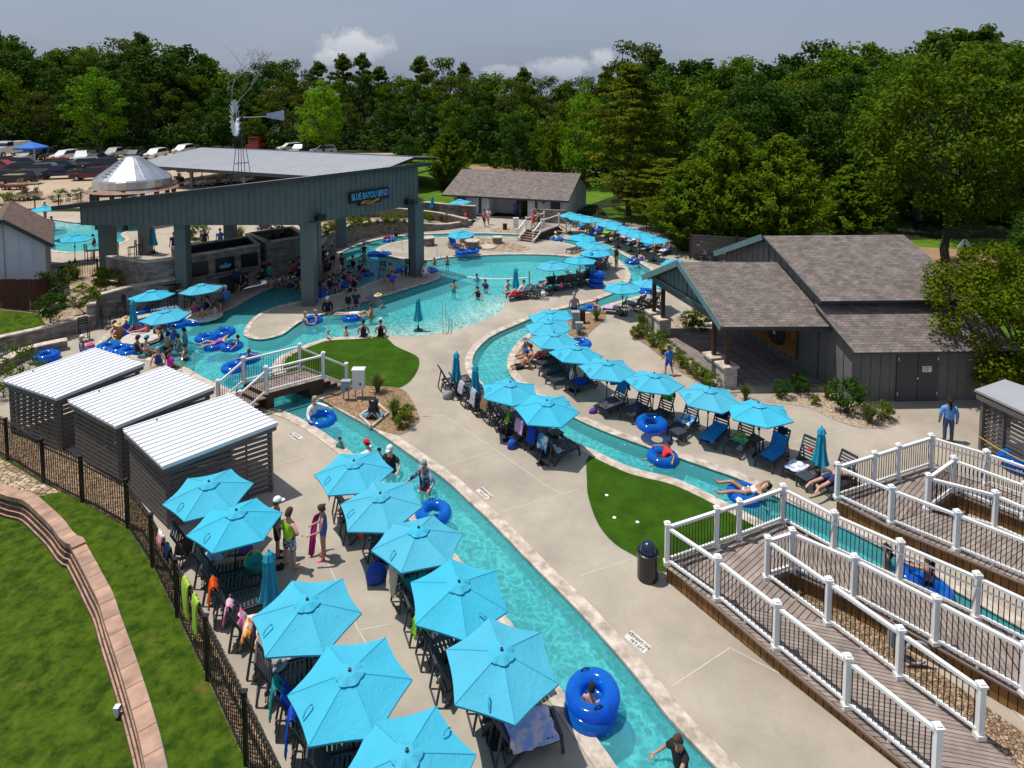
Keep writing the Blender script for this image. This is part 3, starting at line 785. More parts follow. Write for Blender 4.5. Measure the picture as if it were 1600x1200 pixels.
vs=[];fs=[]
for k in range(n*2):
 a=2*math.pi*k/(n*2);vs+=[(-34.6+3.1*math.cos(a),58+3.1*math.sin(a),4.82),(-34.6+3.75*math.cos(a),58+3.75*math.sin(a),4.5)]
for k in range(n*2):
 j=(k+1)%(n*2);fs.append((2*k,2*k+1,2*j+1,2*j))
mb.add(vs,fs);mb.build('skirt_roof',M_rust,gz,False)
for k in range(8):
 a=2*math.pi*(k+.4)/8;m=MB();m.box((-34.6+3.3*math.cos(a),58+3.3*math.sin(a),3.05),(.3,.3,3.4));m.build('post',M_brown,gz)
wm=empty('windmill',(-25.4,60,1.4), 'old farm windmill with pale multi-blade wheel and tail vane above the roofs', 'windmill')
hub=PD(375,184,60.0);mb=MB()
for sx,sy in((1,1),(1,-1),(-1,-1),(-1,1)):
 mb.tube([(hub.x+sx*1.0,hub.y+sy*1.0,1.4),(hub.x+sx*.09,hub.y+sy*.09,hub.z-.4)],.032,5)
for z in(3.2,5,6.6,8,9.2):
 t=(z-1.4)/(hub.z-1.8);w=1.0+(.09-1.0)*t
 c_=[(hub.x+sx*w,hub.y+sy*w,z)for sx,sy in((1,1),(1,-1),(-1,-1),(-1,1))]
 for i in range(4):mb.tube([c_[i],c_[(i+1)%4]],.022,4)
 w2=w-.2
mb.tube([(hub.x,hub.y,1.4),(hub.x,hub.y,hub.z)],.03,5)
mb.build('tower',M_trim,wm)
wx=Vector((-.80,-.60,0));wy=Vector((0,0,1));wz=wx.cross(wy)
mb=MB();hc=hub+wx*.45
for k in range(18):
 a=2*math.pi*k/18;e=wz*math.cos(a)+wy*math.sin(a);s=wz*-math.sin(a)+wy*math.cos(a)
 p0,p1=hc+e*.55,hc+e*1.7
 tw=(s*.8+wx*.6).normalized()
 mb.plate([p0-tw*.09,p1-tw*.22,p1+tw*.22,p0+tw*.09],.012)
for r_ in(.75,1.45):
 mb.tube([hc+(wz*math.cos(i*math.pi/12)+wy*math.sin(i*math.pi/12))*r_ for i in range(25)],.02,4)
mb.build('wheel',mk('windmill_blade',(0.55,0.66,0.68),0.5,0.1,2,metal=.3),wm)
mb=MB();mb.tube([hub+wx*.5,hub-wx*.5],.16,8);mb.box(hub,(.4,.4,.35));mb.build('gearbox',M_brown,wm)
tv=Vector((1,.12,.05)).normalized();mb=MB();mb.tube([hub+tv*.2,hub+tv*2.9],.03,5)
t0,t1=hub+tv*2.4,hub+tv*4.0
mb.plate([t0+Vector((0,0,-.12)),t1+Vector((0,0,-.5)),t1+Vector((0,0,.5)),t0+Vector((0,0,.28))],.03)
mb.build('tail_vane',mk('tail_sheet',(0.34,0.44,0.55),0.5,0.2,2),wm)
# restroom house
rr_=empty('restroom_building',(0,66,0), 'low white board-sided building with broad grey-brown shingle roof by the far bridge', 'building')
k0=Vector((5.5,65.2,0));fa=Vector((-.957,.29,0));fb=Vector((.33,.944,0));LN,DP=12.3,9.5
corner=lambda s,t:k0+fa*s+fb*t
mb=MB()
def v2(p):return(p.x,p.y)
zr=4.35;ze=2.45
bb_wall(mb,v2(corner(LN,0)),v2(corner(8.3,0)),0,ze,ze,.45);bb_wall(mb,v2(corner(4.0,0)),v2(corner(0,0)),0,ze,ze,.45)
bb_wall(mb,v2(corner(8.3,0)),v2(corner(8.3,2.2)),0,ze,ze,.45);bb_wall(mb,v2(corner(8.3,2.2)),v2(corner(4.0,2.2)),0,ze,ze,.45);bb_wall(mb,v2(corner(4.0,2.2)),v2(corner(4.0,0)),0,ze,ze,.45)
bb_wall(mb,v2(corner(0,0)),v2(corner(0,DP/2)),0,ze,zr-.1,.45);bb_wall(mb,v2(corner(0,DP/2)),v2(corner(0,DP)),0,zr-.1,ze,.45)
bb_wall(mb,v2(corner(LN,DP)),v2(corner(LN,DP/2)),0,ze,zr-.1,.45);bb_wall(mb,v2(corner(LN,DP/2)),v2(corner(LN,0)),0,zr-.1,ze,.45)
bb_wall(mb,v2(corner(0,DP)),v2(corner(LN,DP)),0,ze,ze,.45)
mb.build('wall',M_whitewall,rr_)
zz=lambda p,z:Vector((p.x,p.y,z))
ov=.5
e0,e1=zz(corner(LN+ov+.6,-.75),ze-.22),zz(corner(-ov,-.75),ze-.22);r0,r1=zz(corner(LN+ov+.6,DP/2),zr),zz(corner(-ov,DP/2),zr)
g0,g1=zz(corner(LN+ov+.6,DP+.7),ze-.22),zz(corner(-ov,DP+.7),ze-.22)
uvquad('roof',M_shingle,[(e0,e1,r1,r0),(g1,g0,r0,r1)],rr_)
mb=MB()
for a,b in((e0,e1),(e1,r1),(e0,r0),(g0,g1),(g1,r1),(g0,r0)):
 mb.bar(a+Vector((0,0,-.1)),b+Vector((0,0,-.1)),.06,.18)
mb.build('fascia',M_trim,rr_)
for s,w,h in((11.4,.9,2.1),(9.3,.28,1.9),(1.05,1.0,1.4),(3.1,.25,1.3),(2.3,.22,.5)):
 mb=MB();c=corner(s,-.05);z0=0.02 if h>2 else 2.2-h
 mb.bar(zz(c-fa*w/2,z0+h/2),zz(c+fa*w/2,z0+h/2),.07,h);mb.build('door' if h>2 else 'wall_panel',M_trim,rr_)
mb=MB();c=corner(5.3,2.1);mb.bar(zz(c-fa*.6,1.05),zz(c+fa*.6,1.05),.07,2.1);mb.build('door',M_black,rr_)
mb=MB();c=corner(4.9,.1);mb.box(zz(c,1.25),(.25,.25,2.5));mb.build('porch_post',M_brown,rr_)
sw_=empty('stone_screen_wall',(3.7,64,0), 'pale stone screen wall in front of the white restroom building', 'wall')
uvprism('wall',M_stone,[v2(corner(-.3,-1.1)),v2(corner(3.0,-1.3)),v2(corner(3.0,-1.6)),v2(corner(-.3,-1.4))],0,1.35,sw_)
# stage building (right)
KX=Vector((14.7,26.9,0));wd=Vector((-.259,.966,0));wr=Vector((1,.03,0)).normalized()
tp=lambda t,s=0.0,z=0.0:KX+wd*t+wr*s+Vector((0,0,z))
stg=empty('stage_building',(15,31,0), 'grey board-and-batten stage house with stacked brown shingle roofs', 'building')
mb=MB();W2=lambda p:(p.x,p.y)
bb_wall(mb,W2(tp(2.0)),W2(tp(0)),0,3.55,2.42,.42)
bb_wall(mb,W2(tp(9.4)),W2(tp(5.7)),0,4.25,5.85,.42);bb_wall(mb,W2(tp(5.7)),W2(tp(2.0)),0,5.85,4.1,.42)
bb_wall(mb,W2(tp(0)),W2(tp(0,6.4)),0,2.42,2.42,.42)
bb_wall(mb,W2(tp(0,6.4)),W2(tp(2.0,6.4)),0,2.42,3.55,.42);bb_wall(mb,W2(tp(2.0,6.4)),W2(tp(5.7,6.4)),0,4.1,5.85,.42);bb_wall(mb,W2(tp(5.7,6.4)),W2(tp(9.4,6.4)),0,5.85,4.25,.42)
bb_wall(mb,W2(tp(2.0,0)),W2(tp(2.0,6.4)),3.3,4.1,4.1,.42);bb_wall(mb,W2(tp(9.4,6.4)),W2(tp(9.4,0)),0,4.25,4.25,.42)
mb.build('wall',M_graywall,stg)
def gable(quad,parent,name='roof',mat=None,th=.12):
 q=[Vector(p)for p in quad]
 o=uvquad(name,mat or M_shingle,[q],parent)
 n_=(q[1]-q[0]).cross(q[-1]-q[0]).normalized()
 low=[p-n_*th for p in q];m=MB();off=wloc(o)
 m.add(low,[(3,2,1,0)])
 for i in range(4):
  a,b,c,d=q[i],q[(i+1)%4],low[(i+1)%4],low[i]
  m.add([a,b,c,d],[(3,2,1,0)])
 return o,m
m_all=MB()
for qd in([tp(1.45,-.35,3.98),tp(1.45,7.0,3.98),tp(5.7,7.0,6.02),tp(5.7,-.35,6.02)],[tp(9.95,7.0,4.1),tp(9.95,-.35,4.1),tp(5.7,-.35,6.02),tp(5.7,7.0,6.02)],[tp(-.5,-.3,2.38),tp(-.5,7.0,2.38),tp(1.98,7.0,3.68),tp(1.98,-.3,3.68)]):
 o,m=gable(qd,stg);m_all.add(m.v,m.f)
g0_,g1_=Vector((9.78,28.35,0)),Vector((8.0,35.3,0));gm=(g0_+g1_)/2
pr=lambda p,z:Vector((p.x,p.y,z))
w0,w1,wm_=tp(1.25),tp(8.6),tp(4.95)
gd=(g1_-g0_).normalized();out_=Vector((-.966,-.259,0))*.55
q1=[pr(g0_-gd*.35+out_,2.95),pr(w0-gd*.2,2.95),pr(wm_,4.85),pr(gm+out_,4.85)]
q2=[pr(w1+gd*.3,2.95),pr(g1_+gd*.35+out_,2.95),pr(gm+out_,4.85),pr(wm_,4.85)]
for qd in(q1,q2):
 o,m=gable(qd,stg);m_all.add(m.v,m.f)
m_all.build('roof_edge',M_trim,stg)
mb=MB()
bb_wall(mb,W2(g1_),W2(gm),3.05,3.06,4.72,.4);bb_wall(mb,W2(gm),W2(g0_),3.05,4.72,3.06,.4)
mb.build('gable_siding',mk('gable_teal',(0.10,0.155,0.155),0.6,0.1,1),stg)
mb=MB()
for a,b in((q1[0],q1[3]),(q2[1],q2[2])):mb.bar(a+out_*.06+Vector((0,0,-.05)),b+out_*.06+Vector((0,0,-.05)),.06,.3)
mb.bar(pr(g0_+out_*.1,2.98),pr(g1_+out_*.1,2.98),.12,.2)
a,b,c_=tp(9.95,-.42,4.02),tp(5.7,-.42,5.95),tp(1.45,-.42,3.9);mb.bar(a,b,.06,.3)
mb.build('rake_trim',M_tealtrim,stg)
mb=MB();mb.bar(pr(g0_,2.85),pr(g1_,2.85),.25,.3);mb.bar(pr(g0_,2.82),pr(w0,2.82),.2,.28);mb.bar(pr(g1_,2.82),pr(w1,2.82),.2,.28);mb.build('porch_beam',M_trim,stg)
for p_ in(g0_,g0_+gd*1.05,g1_-gd*1.05,g1_):
 m=MB();m.box(pr(p_,1.95),(.2,.2,1.9));m.build('porch_post',M_brown,stg)
 a=math.atan2(gd.y,gd.x);h_=.33
 cs=[p_+gd*h_*s+Vector((gd.y,-gd.x,0))*h_*t for s,t in((-1,-1),(1,-1),(1,1),(-1,1))]
 uvprism('pedestal',M_pedestal,[W2(c)for c in cs],0.03,0.95,stg)
 m=MB();m.box(pr(p_,1.0),(.8,.8,.1),rz=a);m.build('pedestal_cap',M_cope,stg)
qf=[g0_+out_*.3,w0,w1,g1_+out_*.3]
uvquad('stage_floor',M_porch,[(pr(w0,.08),pr(w1,.08),pr(qf[3],.08),pr(qf[0],.08))],stg)
mb=MB();qe=[g0_+out_*1.5-gd*.5,w0+gd*-.3,w1+gd*.3,g1_+out_*1.5+gd*.3];mb.prism([W2(p)for p in qe],0.0,.06);mb.build('stage_curb',M_conc,stg)
nw=Vector((-.966,-.259,0))
bk=lambda t,z,o=.1:tp(t)+nw*o+Vector((0,0,z))
uvquad('plank_backdrop',M_woodpanel,[(bk(8.0,.5),bk(3.4,.5),bk(3.4,2.9),bk(8.0,2.9))],stg)
mb=MB();mb.bar(bk(3.36,1.7,.1),bk(3.30,1.7,.1),.06,2.4);mb.build('backdrop_trim',M_trim,stg)
mb=MB();ctr=bk(4.75,1.32,.18)
mb.add([ctr+(wd*math.cos(a)+Vector((0,0,1))*math.sin(a))*.62 for a in[i*math.pi/12 for i in range(24)]]+[ctr+nw*.1+(wd*math.cos(a)+Vector((0,0,1))*math.sin(a))*.55 for a in[i*math.pi/12 for i in range(24)]],[tuple(range(24,48))[::-1]]+[((i+1)%24,i,24+i,24+(i+1)%24)for i in range(24)])
mb.build('round_emblem',M_brown,stg)
mb=MB();cs=ctr+nw*.12
mb.add([cs+(wd*math.cos(i*math.pi/5+.3)+Vector((0,0,1))*math.sin(i*math.pi/5+.3))*(.14 if i%2 else .06)for i in range(10)],[tuple(range(10))[::-1]]);mb.build('emblem_star',M_white,stg)
mb=MB()
for i in range(5):mb.bar(bk(5.4-.3*i,2.4,.14),bk(5.22-.3*i,2.4,.14),.05,.42)
mb.build('blue_lettering',mk('blue_letter',(0.03,0.25,0.6),.5,.1,3),stg)
fx=lambda s,z,o=.05:tp(0,s)+Vector((0,-o,z))
for s0 in(1.95,2.88):
 m=MB();m.bar(fx(s0,1.08,.045),fx(s0+.9,1.08,.045),.06,2.12);d_=m.build('door',mk('door_grey',(0.075,0.075,0.078),.6,.08,1),stg)
 m=MB()
 for z in(.35,1.9):m.bar(fx(s0+(.03 if s0<2 else .84),z,.09),fx(s0+(.06 if s0<2 else .87),z,.09),.03,.14)
 m.build('hinge',M_white,d_)
mb=MB();mb.bar(fx(2.80,1.05,.1),fx(2.86,1.05,.1),.06,.08);mb.build('door_handle',M_steel,stg)
mb=MB();mb.bar(fx(3.05,1.45,.095),fx(3.45,1.45,.095),.02,.26);ns=mb.build('door_notice',M_white,stg)
mb=MB();mb.m=0
for i in range(3):mb.bar(fx(3.10,1.53-.07*i,.108),fx(3.40-.05*i,1.53-.07*i,.108),.004,.022)
mb.build('notice_print',mk('red_print',(.4,.04,.04),.6,.1,5),ns)
mb=MB();mb.bar(fx(1.8,2.3,.12),fx(4.1,2.3,.12),.14,.12);mb.build('door_header',M_black,stg)
# left shed and wooden fence
sh=empty('white_shed',(-30,38,1), 'white board-and-batten shed with dark trim and brown shingle roof', 'shed')
k_=1.05;sp_=lambda x,y,z:Vector((x*k_,y*k_,13.5-(13.5-z)*k_))
ef=sp_(-26.6,36.5,4.6);eb=sp_(-30.7,42.4,4.6);rf_=sp_(-28.4,35.2,6.35);rb_=sp_(-32.5,41.1,6.35);lf_=2*rf_-ef;lf_.z=ef.z;lb_=2*rb_-eb;lb_.z=eb.z
ins_=(eb-ef).normalized()*.45;ww=(ef-lf_).normalized()*.3
mb=MB();a2=lambda p:(p.x,p.y)
bb_wall(mb,a2(lf_+ins_+ww),a2(rf_+ins_),.9,ef.z-.05,rf_.z-.15,.6);bb_wall(mb,a2(rf_+ins_),a2(ef+ins_-ww),.9,rf_.z-.15,ef.z-.05,.6);bb_wall(mb,a2(ef+ins_-ww),a2(eb-ww),.9,ef.z,ef.z,.6)
mb.build('wall',M_whitewall,sh)
q_=ef+ins_-ww*.9;mb=MB();mb.bar((q_.x,q_.y,.9),(q_.x,q_.y,ef.z-.1),.18,.12,(0,1,0));mb.build('corner_board',mk('weathered_board',(.35,.27,.22),.8,.2,3),sh)
uvquad('roof',M_shingle2,[(ef,eb,rb_,rf_),(lb_,lf_,rf_,rb_)],sh)
mb=MB();dz=Vector((0,0,-.13))
for a,b in((ef,rf_),(lf_,rf_),(ef,eb),(eb,rb_)):mb.bar(a+dz,b+dz,.1,.22)
mb.build('roof_trim',M_trim,sh)
wf=empty('wooden_fence',(-29,35.4,1), 'dark stained wooden board fence in front of the white shed', 'fence')
mb=MB();x=-31.5
while x<PD(60,490,35.4).x:
 mb.box((x,35.4+rnd.uniform(-.01,.01),1.95+rnd.uniform(-.03,.03)),(.135,.025,1.8));x+=.15
mb.build('boards',M_woodfence,wf)
mb=MB();xe=PD(62,490,35.4).x
y=35.4
while y<36.3:mb.box((xe,y,1.95+rnd.uniform(-.03,.03)),(.025,.135,1.8));y+=.15
mb.build('side_boards',M_woodfence,wf)
# slatted cabanas
CAB=[((192,672),(254,730),(434,661),(363,615), 'slatted grey cabana nearest the camera, its white ribbed roof beside a blue umbrella'),((106,627),(181,667),(336,605),(260,572.5), 'slatted grey cabana with white ribbed roof, middle one of the three by the fence'),((4.5,595),(88,623),(226,568),(150.7,543.7), 'slatted grey cabana with white ribbed roof, farthest of the three along the fence')]
def cabana(L_,B_,R_,T_,label,zb=2.12,zf=2.36,rm=None):
 cs=[P(*L_,zb),P(*B_,zb),P(*R_,zf),P(*T_,zf)]
 cen=sum(cs,Vector())/4;cen.z=0
 root=empty('cabana',cen,label, 'cabana', 'cabanas with white metal roofs')
 mb=MB();mb.plate(cs,.09)
 for i in range(13):
  t=i/12;a=cs[0]+(cs[1]-cs[0])*t;b=cs[3]+(cs[2]-cs[3])*t
  mb.bar(a+Vector((0,0,.02)),b+Vector((0,0,.02)),.045,.05)
 mb.build('roof',rm or M_whiteroof,root)
 ins=[c+(cen-Vector((c.x,c.y,0))).normalized()*.28 for c in cs]
 zt=[zb-.1,zb-.1,zf-.1,zf-.1]
 mb=MB()
 for i in range(4):mb.bar(cs[i]+Vector((0,0,-.16))+(ins[i]-cs[i])*.25,cs[(i+1)%4]+Vector((0,0,-.16))+(ins[(i+1)%4]-cs[(i+1)%4])*.25,.06,.16)
 mb.build('roof_frame',M_slat,root)
 for i in range(4):
  m=MB();m.box((ins[i].x,ins[i].y,zt[i]/2),(.13,.13,zt[i]));m.build('corner_post',M_slat,root)
 for(i,j,nm)in((0,1, 'back_slats'),(1,2, 'side_slats'),(3,0, 'side_slats')):
  a,b=ins[i].copy(),ins[j].copy();m=MB();z=.14
  nn=Vector(((b-a).y,-(b-a).x,0)).normalized()*.075
  while z<min(zt[i],zt[j])-.06:
   m.bar((a.x+nn.x,a.y+nn.y,z),(b.x+nn.x,b.y+nn.y,z),.022,.112);z+=.165
  for t in(.25,.5,.75):
   c=a.lerp(b,t);m.box((c.x,c.y,zt[i]/2),(.05,.05,zt[i]))
  m.build(nm,M_slat,root)
 return root,ins
for c_ in CAB:cabana(*c_)
c4pt=[(1600,646),(1522,613),(1560,600),(1640,612)]
rt4,_=cabana((1690,690),(1523,612),(1570,596),(1740,655), 'slatted grey cabana with metal roof behind the upper ramp, at the right',2.15,2.3,M_metalroof)  # grey roof colour stands in for tree shade on a white roof
# picket fences
def picket_fence(name,pts,h,z0f,label,post_every=None,step=0.128,mat=None,group=None):
 root=empty(name,(pts[0][0],pts[0][1],0),label, 'fence',group)
 mat=mat or M_black
 for i in range(len(pts)-1):
  a,b=Vector((pts[i][0],pts[i][1],z0f(*pts[i]))),Vector((pts[i+1][0],pts[i+1][1],z0f(*pts[i+1])))
  m=MB();L_=(b-a).length;k=int(L_/step)
  m.bar(a+Vector((0,0,h-.04)),b+Vector((0,0,h-.04)),.035,.04);m.bar(a+Vector((0,0,h-.2)),b+Vector((0,0,h-.2)),.03,.035);m.bar(a+Vector((0,0,.12)),b+Vector((0,0,.12)),.03,.035)
  for j in range(1,k):
   p=a.lerp(b,j/k);m.box(p+Vector((0,0,h/2+.03)),(.017,.017,h-.1))
  m.build('picket_panel',mat,root)
 for p in pts:
  z=z0f(*p);m=MB();m.box((p[0],p[1],z+h/2),(.085,.085,h+.06));m.box((p[0],p[1],z+h+.05),(.11,.11,.05));m.build('post',mat,root)
 return root
picket_fence('pool_fence',fence_line,1.5,Z(0), 'long black metal picket fence between the lawn strip and the loungers')
hz=hterr
gf=[P2(u,v,1.2)for u,v in((63,455),(75,447),(110,440),(153,436))]
picket_fence('garden_fence',gf,1.35,lambda x,y:1.15, 'short black picket fence with gate beside the white shed')
picket_fence('parking_fence',[P2(u,v,1.4)for u,v in((-10,342),(55,329),(92,325),(127,320),(200,318),(260,312))],1.3,Z(1.4), 'black picket fence between the parking lot and the upper pool',step=.16)
picket_fence('bed_fence',[(-15.5,54),(-14.6,58),(-13.5,62),(-11.5,65.5)],1.3,hterr, 'black picket fence along the top of the flower bed',step=.16)
picket_fence('lawn_fence',[P2(u,v)for u,v in((905,348),(935,346),(975,352),(1010,357),(1060,376),(1078,384))],1.4,Z(0), 'black picket fence behind the far row of umbrellas',step=.16)
picket_fence('side_fence',[P2(u,v)for u,v in((1532,612),(1545,605),(1600,625),(1660,640))],1.6,Z(0), 'black picket fence running off beside the stage house door',step=.14)
scr=empty('slat_screen',(11,46,0), 'dark horizontal slat privacy screen with yellow rope, behind the stage roof', 'screen')
s0,s1,s2=P(1078,405),P(1150,412),P(1065,392)
mb=MB();z=.15
while z<2.0:mb.bar((s0.x,s0.y,z),(s1.x+1.5,s1.y,z),.025,.1);z+=.14
mb.build('slats',M_slat,scr)
for p in(s0,s2,P(1065,378),s1):
 m=MB();m.box((p.x,p.y,1.15),(.12,.12,2.3));m.build('post',M_brown,scr)
M_rope=mk('yellow_rope',(.6,.36,.02),.7,.1,5)
def rope(a,b,sag,name='rope',parent=None,r=.022):
 m=MB();m.tube([Vector(a).lerp(Vector(b),i/10)-Vector((0,0,sag*4*(i/10)*(1-i/10)))for i in range(11)],r,5)
 return m.build(name,M_rope,parent)
rope((s2.x,s2.y,1.9),(s0.x,s0.y,1.9),.5,parent=scr)
o=rope(P(1530,682,.9),P(1640,735,.6),.12);tag(o, 'yellow rope strung across the open front of the right-hand cabana', 'rope')
# block retaining wall by the lawn
bw=empty('block_retaining_wall',(-11.5,18,0), 'curved terracotta block retaining wall with broad cap stones between two lawns', 'wall')
def resample(l,n):
 d=[0]
 for a,b in zip(l,l[1:]):d.append(d[-1]+math.hypot(b[0]-a[0],b[1]-a[1]))
 out=[]
 for k in range(n):
  s=d[-1]*k/(n-1);i=0
  while i<len(d)-2 and d[i+1]<s:i+=1
  t=(s-d[i])/(d[i+1]-d[i]+1e-9);out.append((l[i][0]+(l[i+1][0]-l[i][0])*t,l[i][1]+(l[i+1][1]-l[i][1])*t))
 return out
cr=resample(catrom(cap_r,False,4),60)
bl_=offset_line(cr,-.42)
for course in range(4):
 z1=-0.02-.15*course;z0=z1-.15
 f_=offset_line(cr,-(.34+.05*course));b_=offset_line(cr,-.1)
 q=[];q2=[]
 for i in range(59):
  a,b,c,d=f_[i],f_[i+1],b_[i+1],b_[i]
  q+=[((a[0],a[1],z0),(b[0],b[1],z0),(b[0],b[1],z1),(a[0],a[1],z1))];q2.append(((a[0],a[1],z1),(b[0],b[1],z1),(c[0],c[1],z1),(d[0],d[1],z1)))
 uvquad('block_course',M_block,q,bw);uvquad('block_ledge',M_capstone,q2,bw)
cl2=offset_line(cr,-.02)
q=[];cf=offset_line(cr,-.38)
zc=lambda i:.035+(.10 if i>27 else 0.0)*0+(.09 if i<26 else 0.03)
q.append(((cf[26][0],cf[26][1],.0),(cl2[26][0],cl2[26][1],.0),(cl2[26][0],cl2[26][1],zc(0)),(cf[26][0],cf[26][1],zc(0))))
for i in range(59):
 a,b,c,d=cf[i],cf[i+1],cl2[i+1],cl2[i];z=zc(i)
 q+=[((a[0],a[1],z),(b[0],b[1],z),(c[0],c[1],z),(d[0],d[1],z)),((a[0],a[1],-.03),(b[0],b[1],-.03),(b[0],b[1],z),(a[0],a[1],z)),((d[0],d[1],z),(c[0],c[1],z),(c[0],c[1],-.05),(d[0],d[1],-.05))]
uvquad('cap_course',M_capstone,q,bw)
# trees and plants
def leaf_mat(name,c1,c2,tr=0.3,jit=0.18):
 m,nt,out=nmat(name);L=nt.links.new
 tc=nt.nodes.new('ShaderNodeTexCoord')
 no=N(nt, 'ShaderNodeTexNoise',Scale=0.55,Detail=5.0,Roughness=0.7);L(tc.outputs['Object'],no.inputs['Vector'])
 mr=N(nt, 'ShaderNodeMapRange');mr.inputs[1].default_value=0.34;mr.inputs[2].default_value=0.66;L(no.outputs['Fac'],mr.inputs[0])
 mx=N(nt, 'ShaderNodeMix',data_type='RGBA');mx.inputs[6].default_value=c4(c1);mx.inputs[7].default_value=c4(c2);L(mr.outputs[0],mx.inputs[0])
 oi=nt.nodes.new('ShaderNodeObjectInfo')
 hs=N(nt, 'ShaderNodeHueSaturation')
 a=N(nt, 'ShaderNodeMapRange');a.inputs[3].default_value=1-jit;a.inputs[4].default_value=1+jit;L(oi.outputs['Random'],a.inputs[0]);L(a.outputs[0],hs.inputs['Value'])
 wn=N(nt, 'ShaderNodeTexWhiteNoise');wn.noise_dimensions='1D';L(oi.outputs['Random'],wn.inputs['W'])
 b=N(nt, 'ShaderNodeMapRange');b.inputs[3].default_value=0.474;b.inputs[4].default_value=0.508;L(wn.outputs[0],b.inputs[0]);L(b.outputs[0],hs.inputs['Hue'])
 L(mx.outputs[2],hs.inputs['Color'])
 df=N(nt, 'ShaderNodeBsdfPrincipled',Roughness=0.75);df.inputs['Specular IOR Level'].default_value=0.06
 L(hs.outputs[0],df.inputs['Base Color'])
 tl=nt.nodes.new('ShaderNodeBsdfTranslucent');L(hs.outputs[0],tl.inputs['Color'])
 ms=nt.nodes.new('ShaderNodeMixShader');ms.inputs[0].default_value=tr;L(df.outputs[0],ms.inputs[1]);L(tl.outputs[0],ms.inputs[2])
 L(ms.outputs[0],out.inputs[0])
 return m
LF={'oak':leaf_mat('leaf_oak',(0.037,0.088,0.005),(0.113,0.206,0.008)), 'dark':leaf_mat('leaf_dark',(0.022,0.064,0.008),(0.060,0.130,0.012)), 'bright':leaf_mat('leaf_bright',(0.085,0.20,0.008),(0.18,0.34,0.012),.4,.12), 'pine':leaf_mat('leaf_pine',(0.040,0.074,0.007),(0.105,0.155,0.010)), 'cedar':leaf_mat('leaf_cedar',(0.055,0.109,0.004),(0.139,0.214,0.007)), 'gold':leaf_mat('leaf_gold',(0.066,0.094,0.005),(0.155,0.181,0.008)), 'shrub':leaf_mat('leaf_shrub',(0.060,0.115,0.010),(0.17,0.25,0.020)), 'blade':leaf_mat('grass_blade',(0.07,0.11,0.02),(0.20,0.25,0.07)),}
M_bark=mk('bark',(0.075,0.055,0.042),0.9,0.4,3,stretch=(4,4,.6),bump=.5)
M_palebark=mk('pale_bark',(0.22,0.19,0.16),0.9,0.4,3,stretch=(4,4,.6))
class Leaves:
 def __init__(s,seed):s.r=random.Random(seed);s.v=[];s.f=[]
 def leaf(s,p,n,size,asp=0.6,ax=None):
  r=s.r
  n=n.normalized();t=n.cross(Vector((r.uniform(-1,1),r.uniform(-1,1),r.uniform(-1,1))))if ax is None else n.cross(ax).cross(n)
  if t.length<1e-3:t=n.cross(Vector((1,0,.3)))
  t.normalize();b=n.cross(t)
  k=len(s.v);a=t*size*.5;c=b*size*.5*asp
  s.v+=[tuple(p-a),tuple(p-c+a*.1),tuple(p+a),tuple(p+c+a*.1)];s.f.append((k,k+1,k+2,k+3))
 def clump(s,c,rad,n,size,flat=1.0,up=0.35,shell=0.55):
  r=s.r
  for _ in range(n):
   d=Vector((r.gauss(0,1),r.gauss(0,1),r.gauss(0,1)))
   if d.length<1e-3:continue
   d.normalize();rr=rad*(shell+(1-shell)*r.random())if r.random()<.75 else rad*r.random()
   p=c+Vector((d.x*rr,d.y*rr,d.z*rr*flat))
   nn=d+Vector((r.gauss(0,.55),r.gauss(0,.55),r.gauss(0,.55)+up))
   s.leaf(p,nn,size*r.uniform(.6,1.3))
 def mesh(s,name,mat):
  me=bpy.data.meshes.new(name);me.from_pydata(s.v,[],s.f);me.materials.append(mat);me.update();return me
def limb(mb,a,b,r0,r1,r,n=5,wob=.06):
 a,b=Vector(a),Vector(b);L_=(b-a).length;pts=[];rs=[]
 for i in range(n+1):
  t=i/n;w=0 if i in(0,n)else L_*wob
  pts.append(a.lerp(b,t)+Vector((r.uniform(-w,w),r.uniform(-w,w),r.uniform(-w,w)*.5)));rs.append(r0+(r1-r0)*t)
 mb.tube(pts,rs,6);return pts
TREE={}
def proto(kindname,trunk_mb,leaves,lmat,bark=None):
 TREE[kindname]=(trunk_mb.mesh(kindname+'_trunk',bark or M_bark,True)if trunk_mb else None,leaves.mesh(kindname+'_crown',lmat)if leaves else None)
def broad(name,seed,h,cr,base,lm,ncl,nl,size,clr,top=1.0,bark=None):
 """rounded crown of many clumps carried by limbs"""
 r=random.Random(seed);lv=Leaves(seed+1);mb=MB()
 fork=base+(h-base)*.18
 tr=limb(mb,(0,0,-.3),(r.uniform(-.4,.4),r.uniform(-.4,.4),fork),h*.022,h*.015,r,5,.03)
 topc=tr[-1];cz=base+(h-base)*.52;rz_=(h-base)*.5
 cents=[]
 for i in range(ncl):
  for _ in range(30):
   d=Vector((r.gauss(0,1),r.gauss(0,1),r.gauss(0,1))).normalized();q=r.uniform(.45,1.0)**.6
   z=d.z*rz_*q
   w=cr*(1-.25*max(0,d.z))*q
   p=Vector((d.x*w,d.y*w,cz+z))
   if all((p-c).length>clr*.62 for c in cents):break
  cents.append(p)
 for i,c in enumerate(cents):
  rad=clr*r.uniform(.65,1.25)
  lv.clump(c,rad,int(nl*r.uniform(.7,1.3)),size,.72,.3)
  if i%4==0:limb(mb,topc+Vector((0,0,-r.uniform(0,fork*.15))),c,h*.009,h*.002,r,4,.08)
 proto(name,mb,lv,lm,bark)
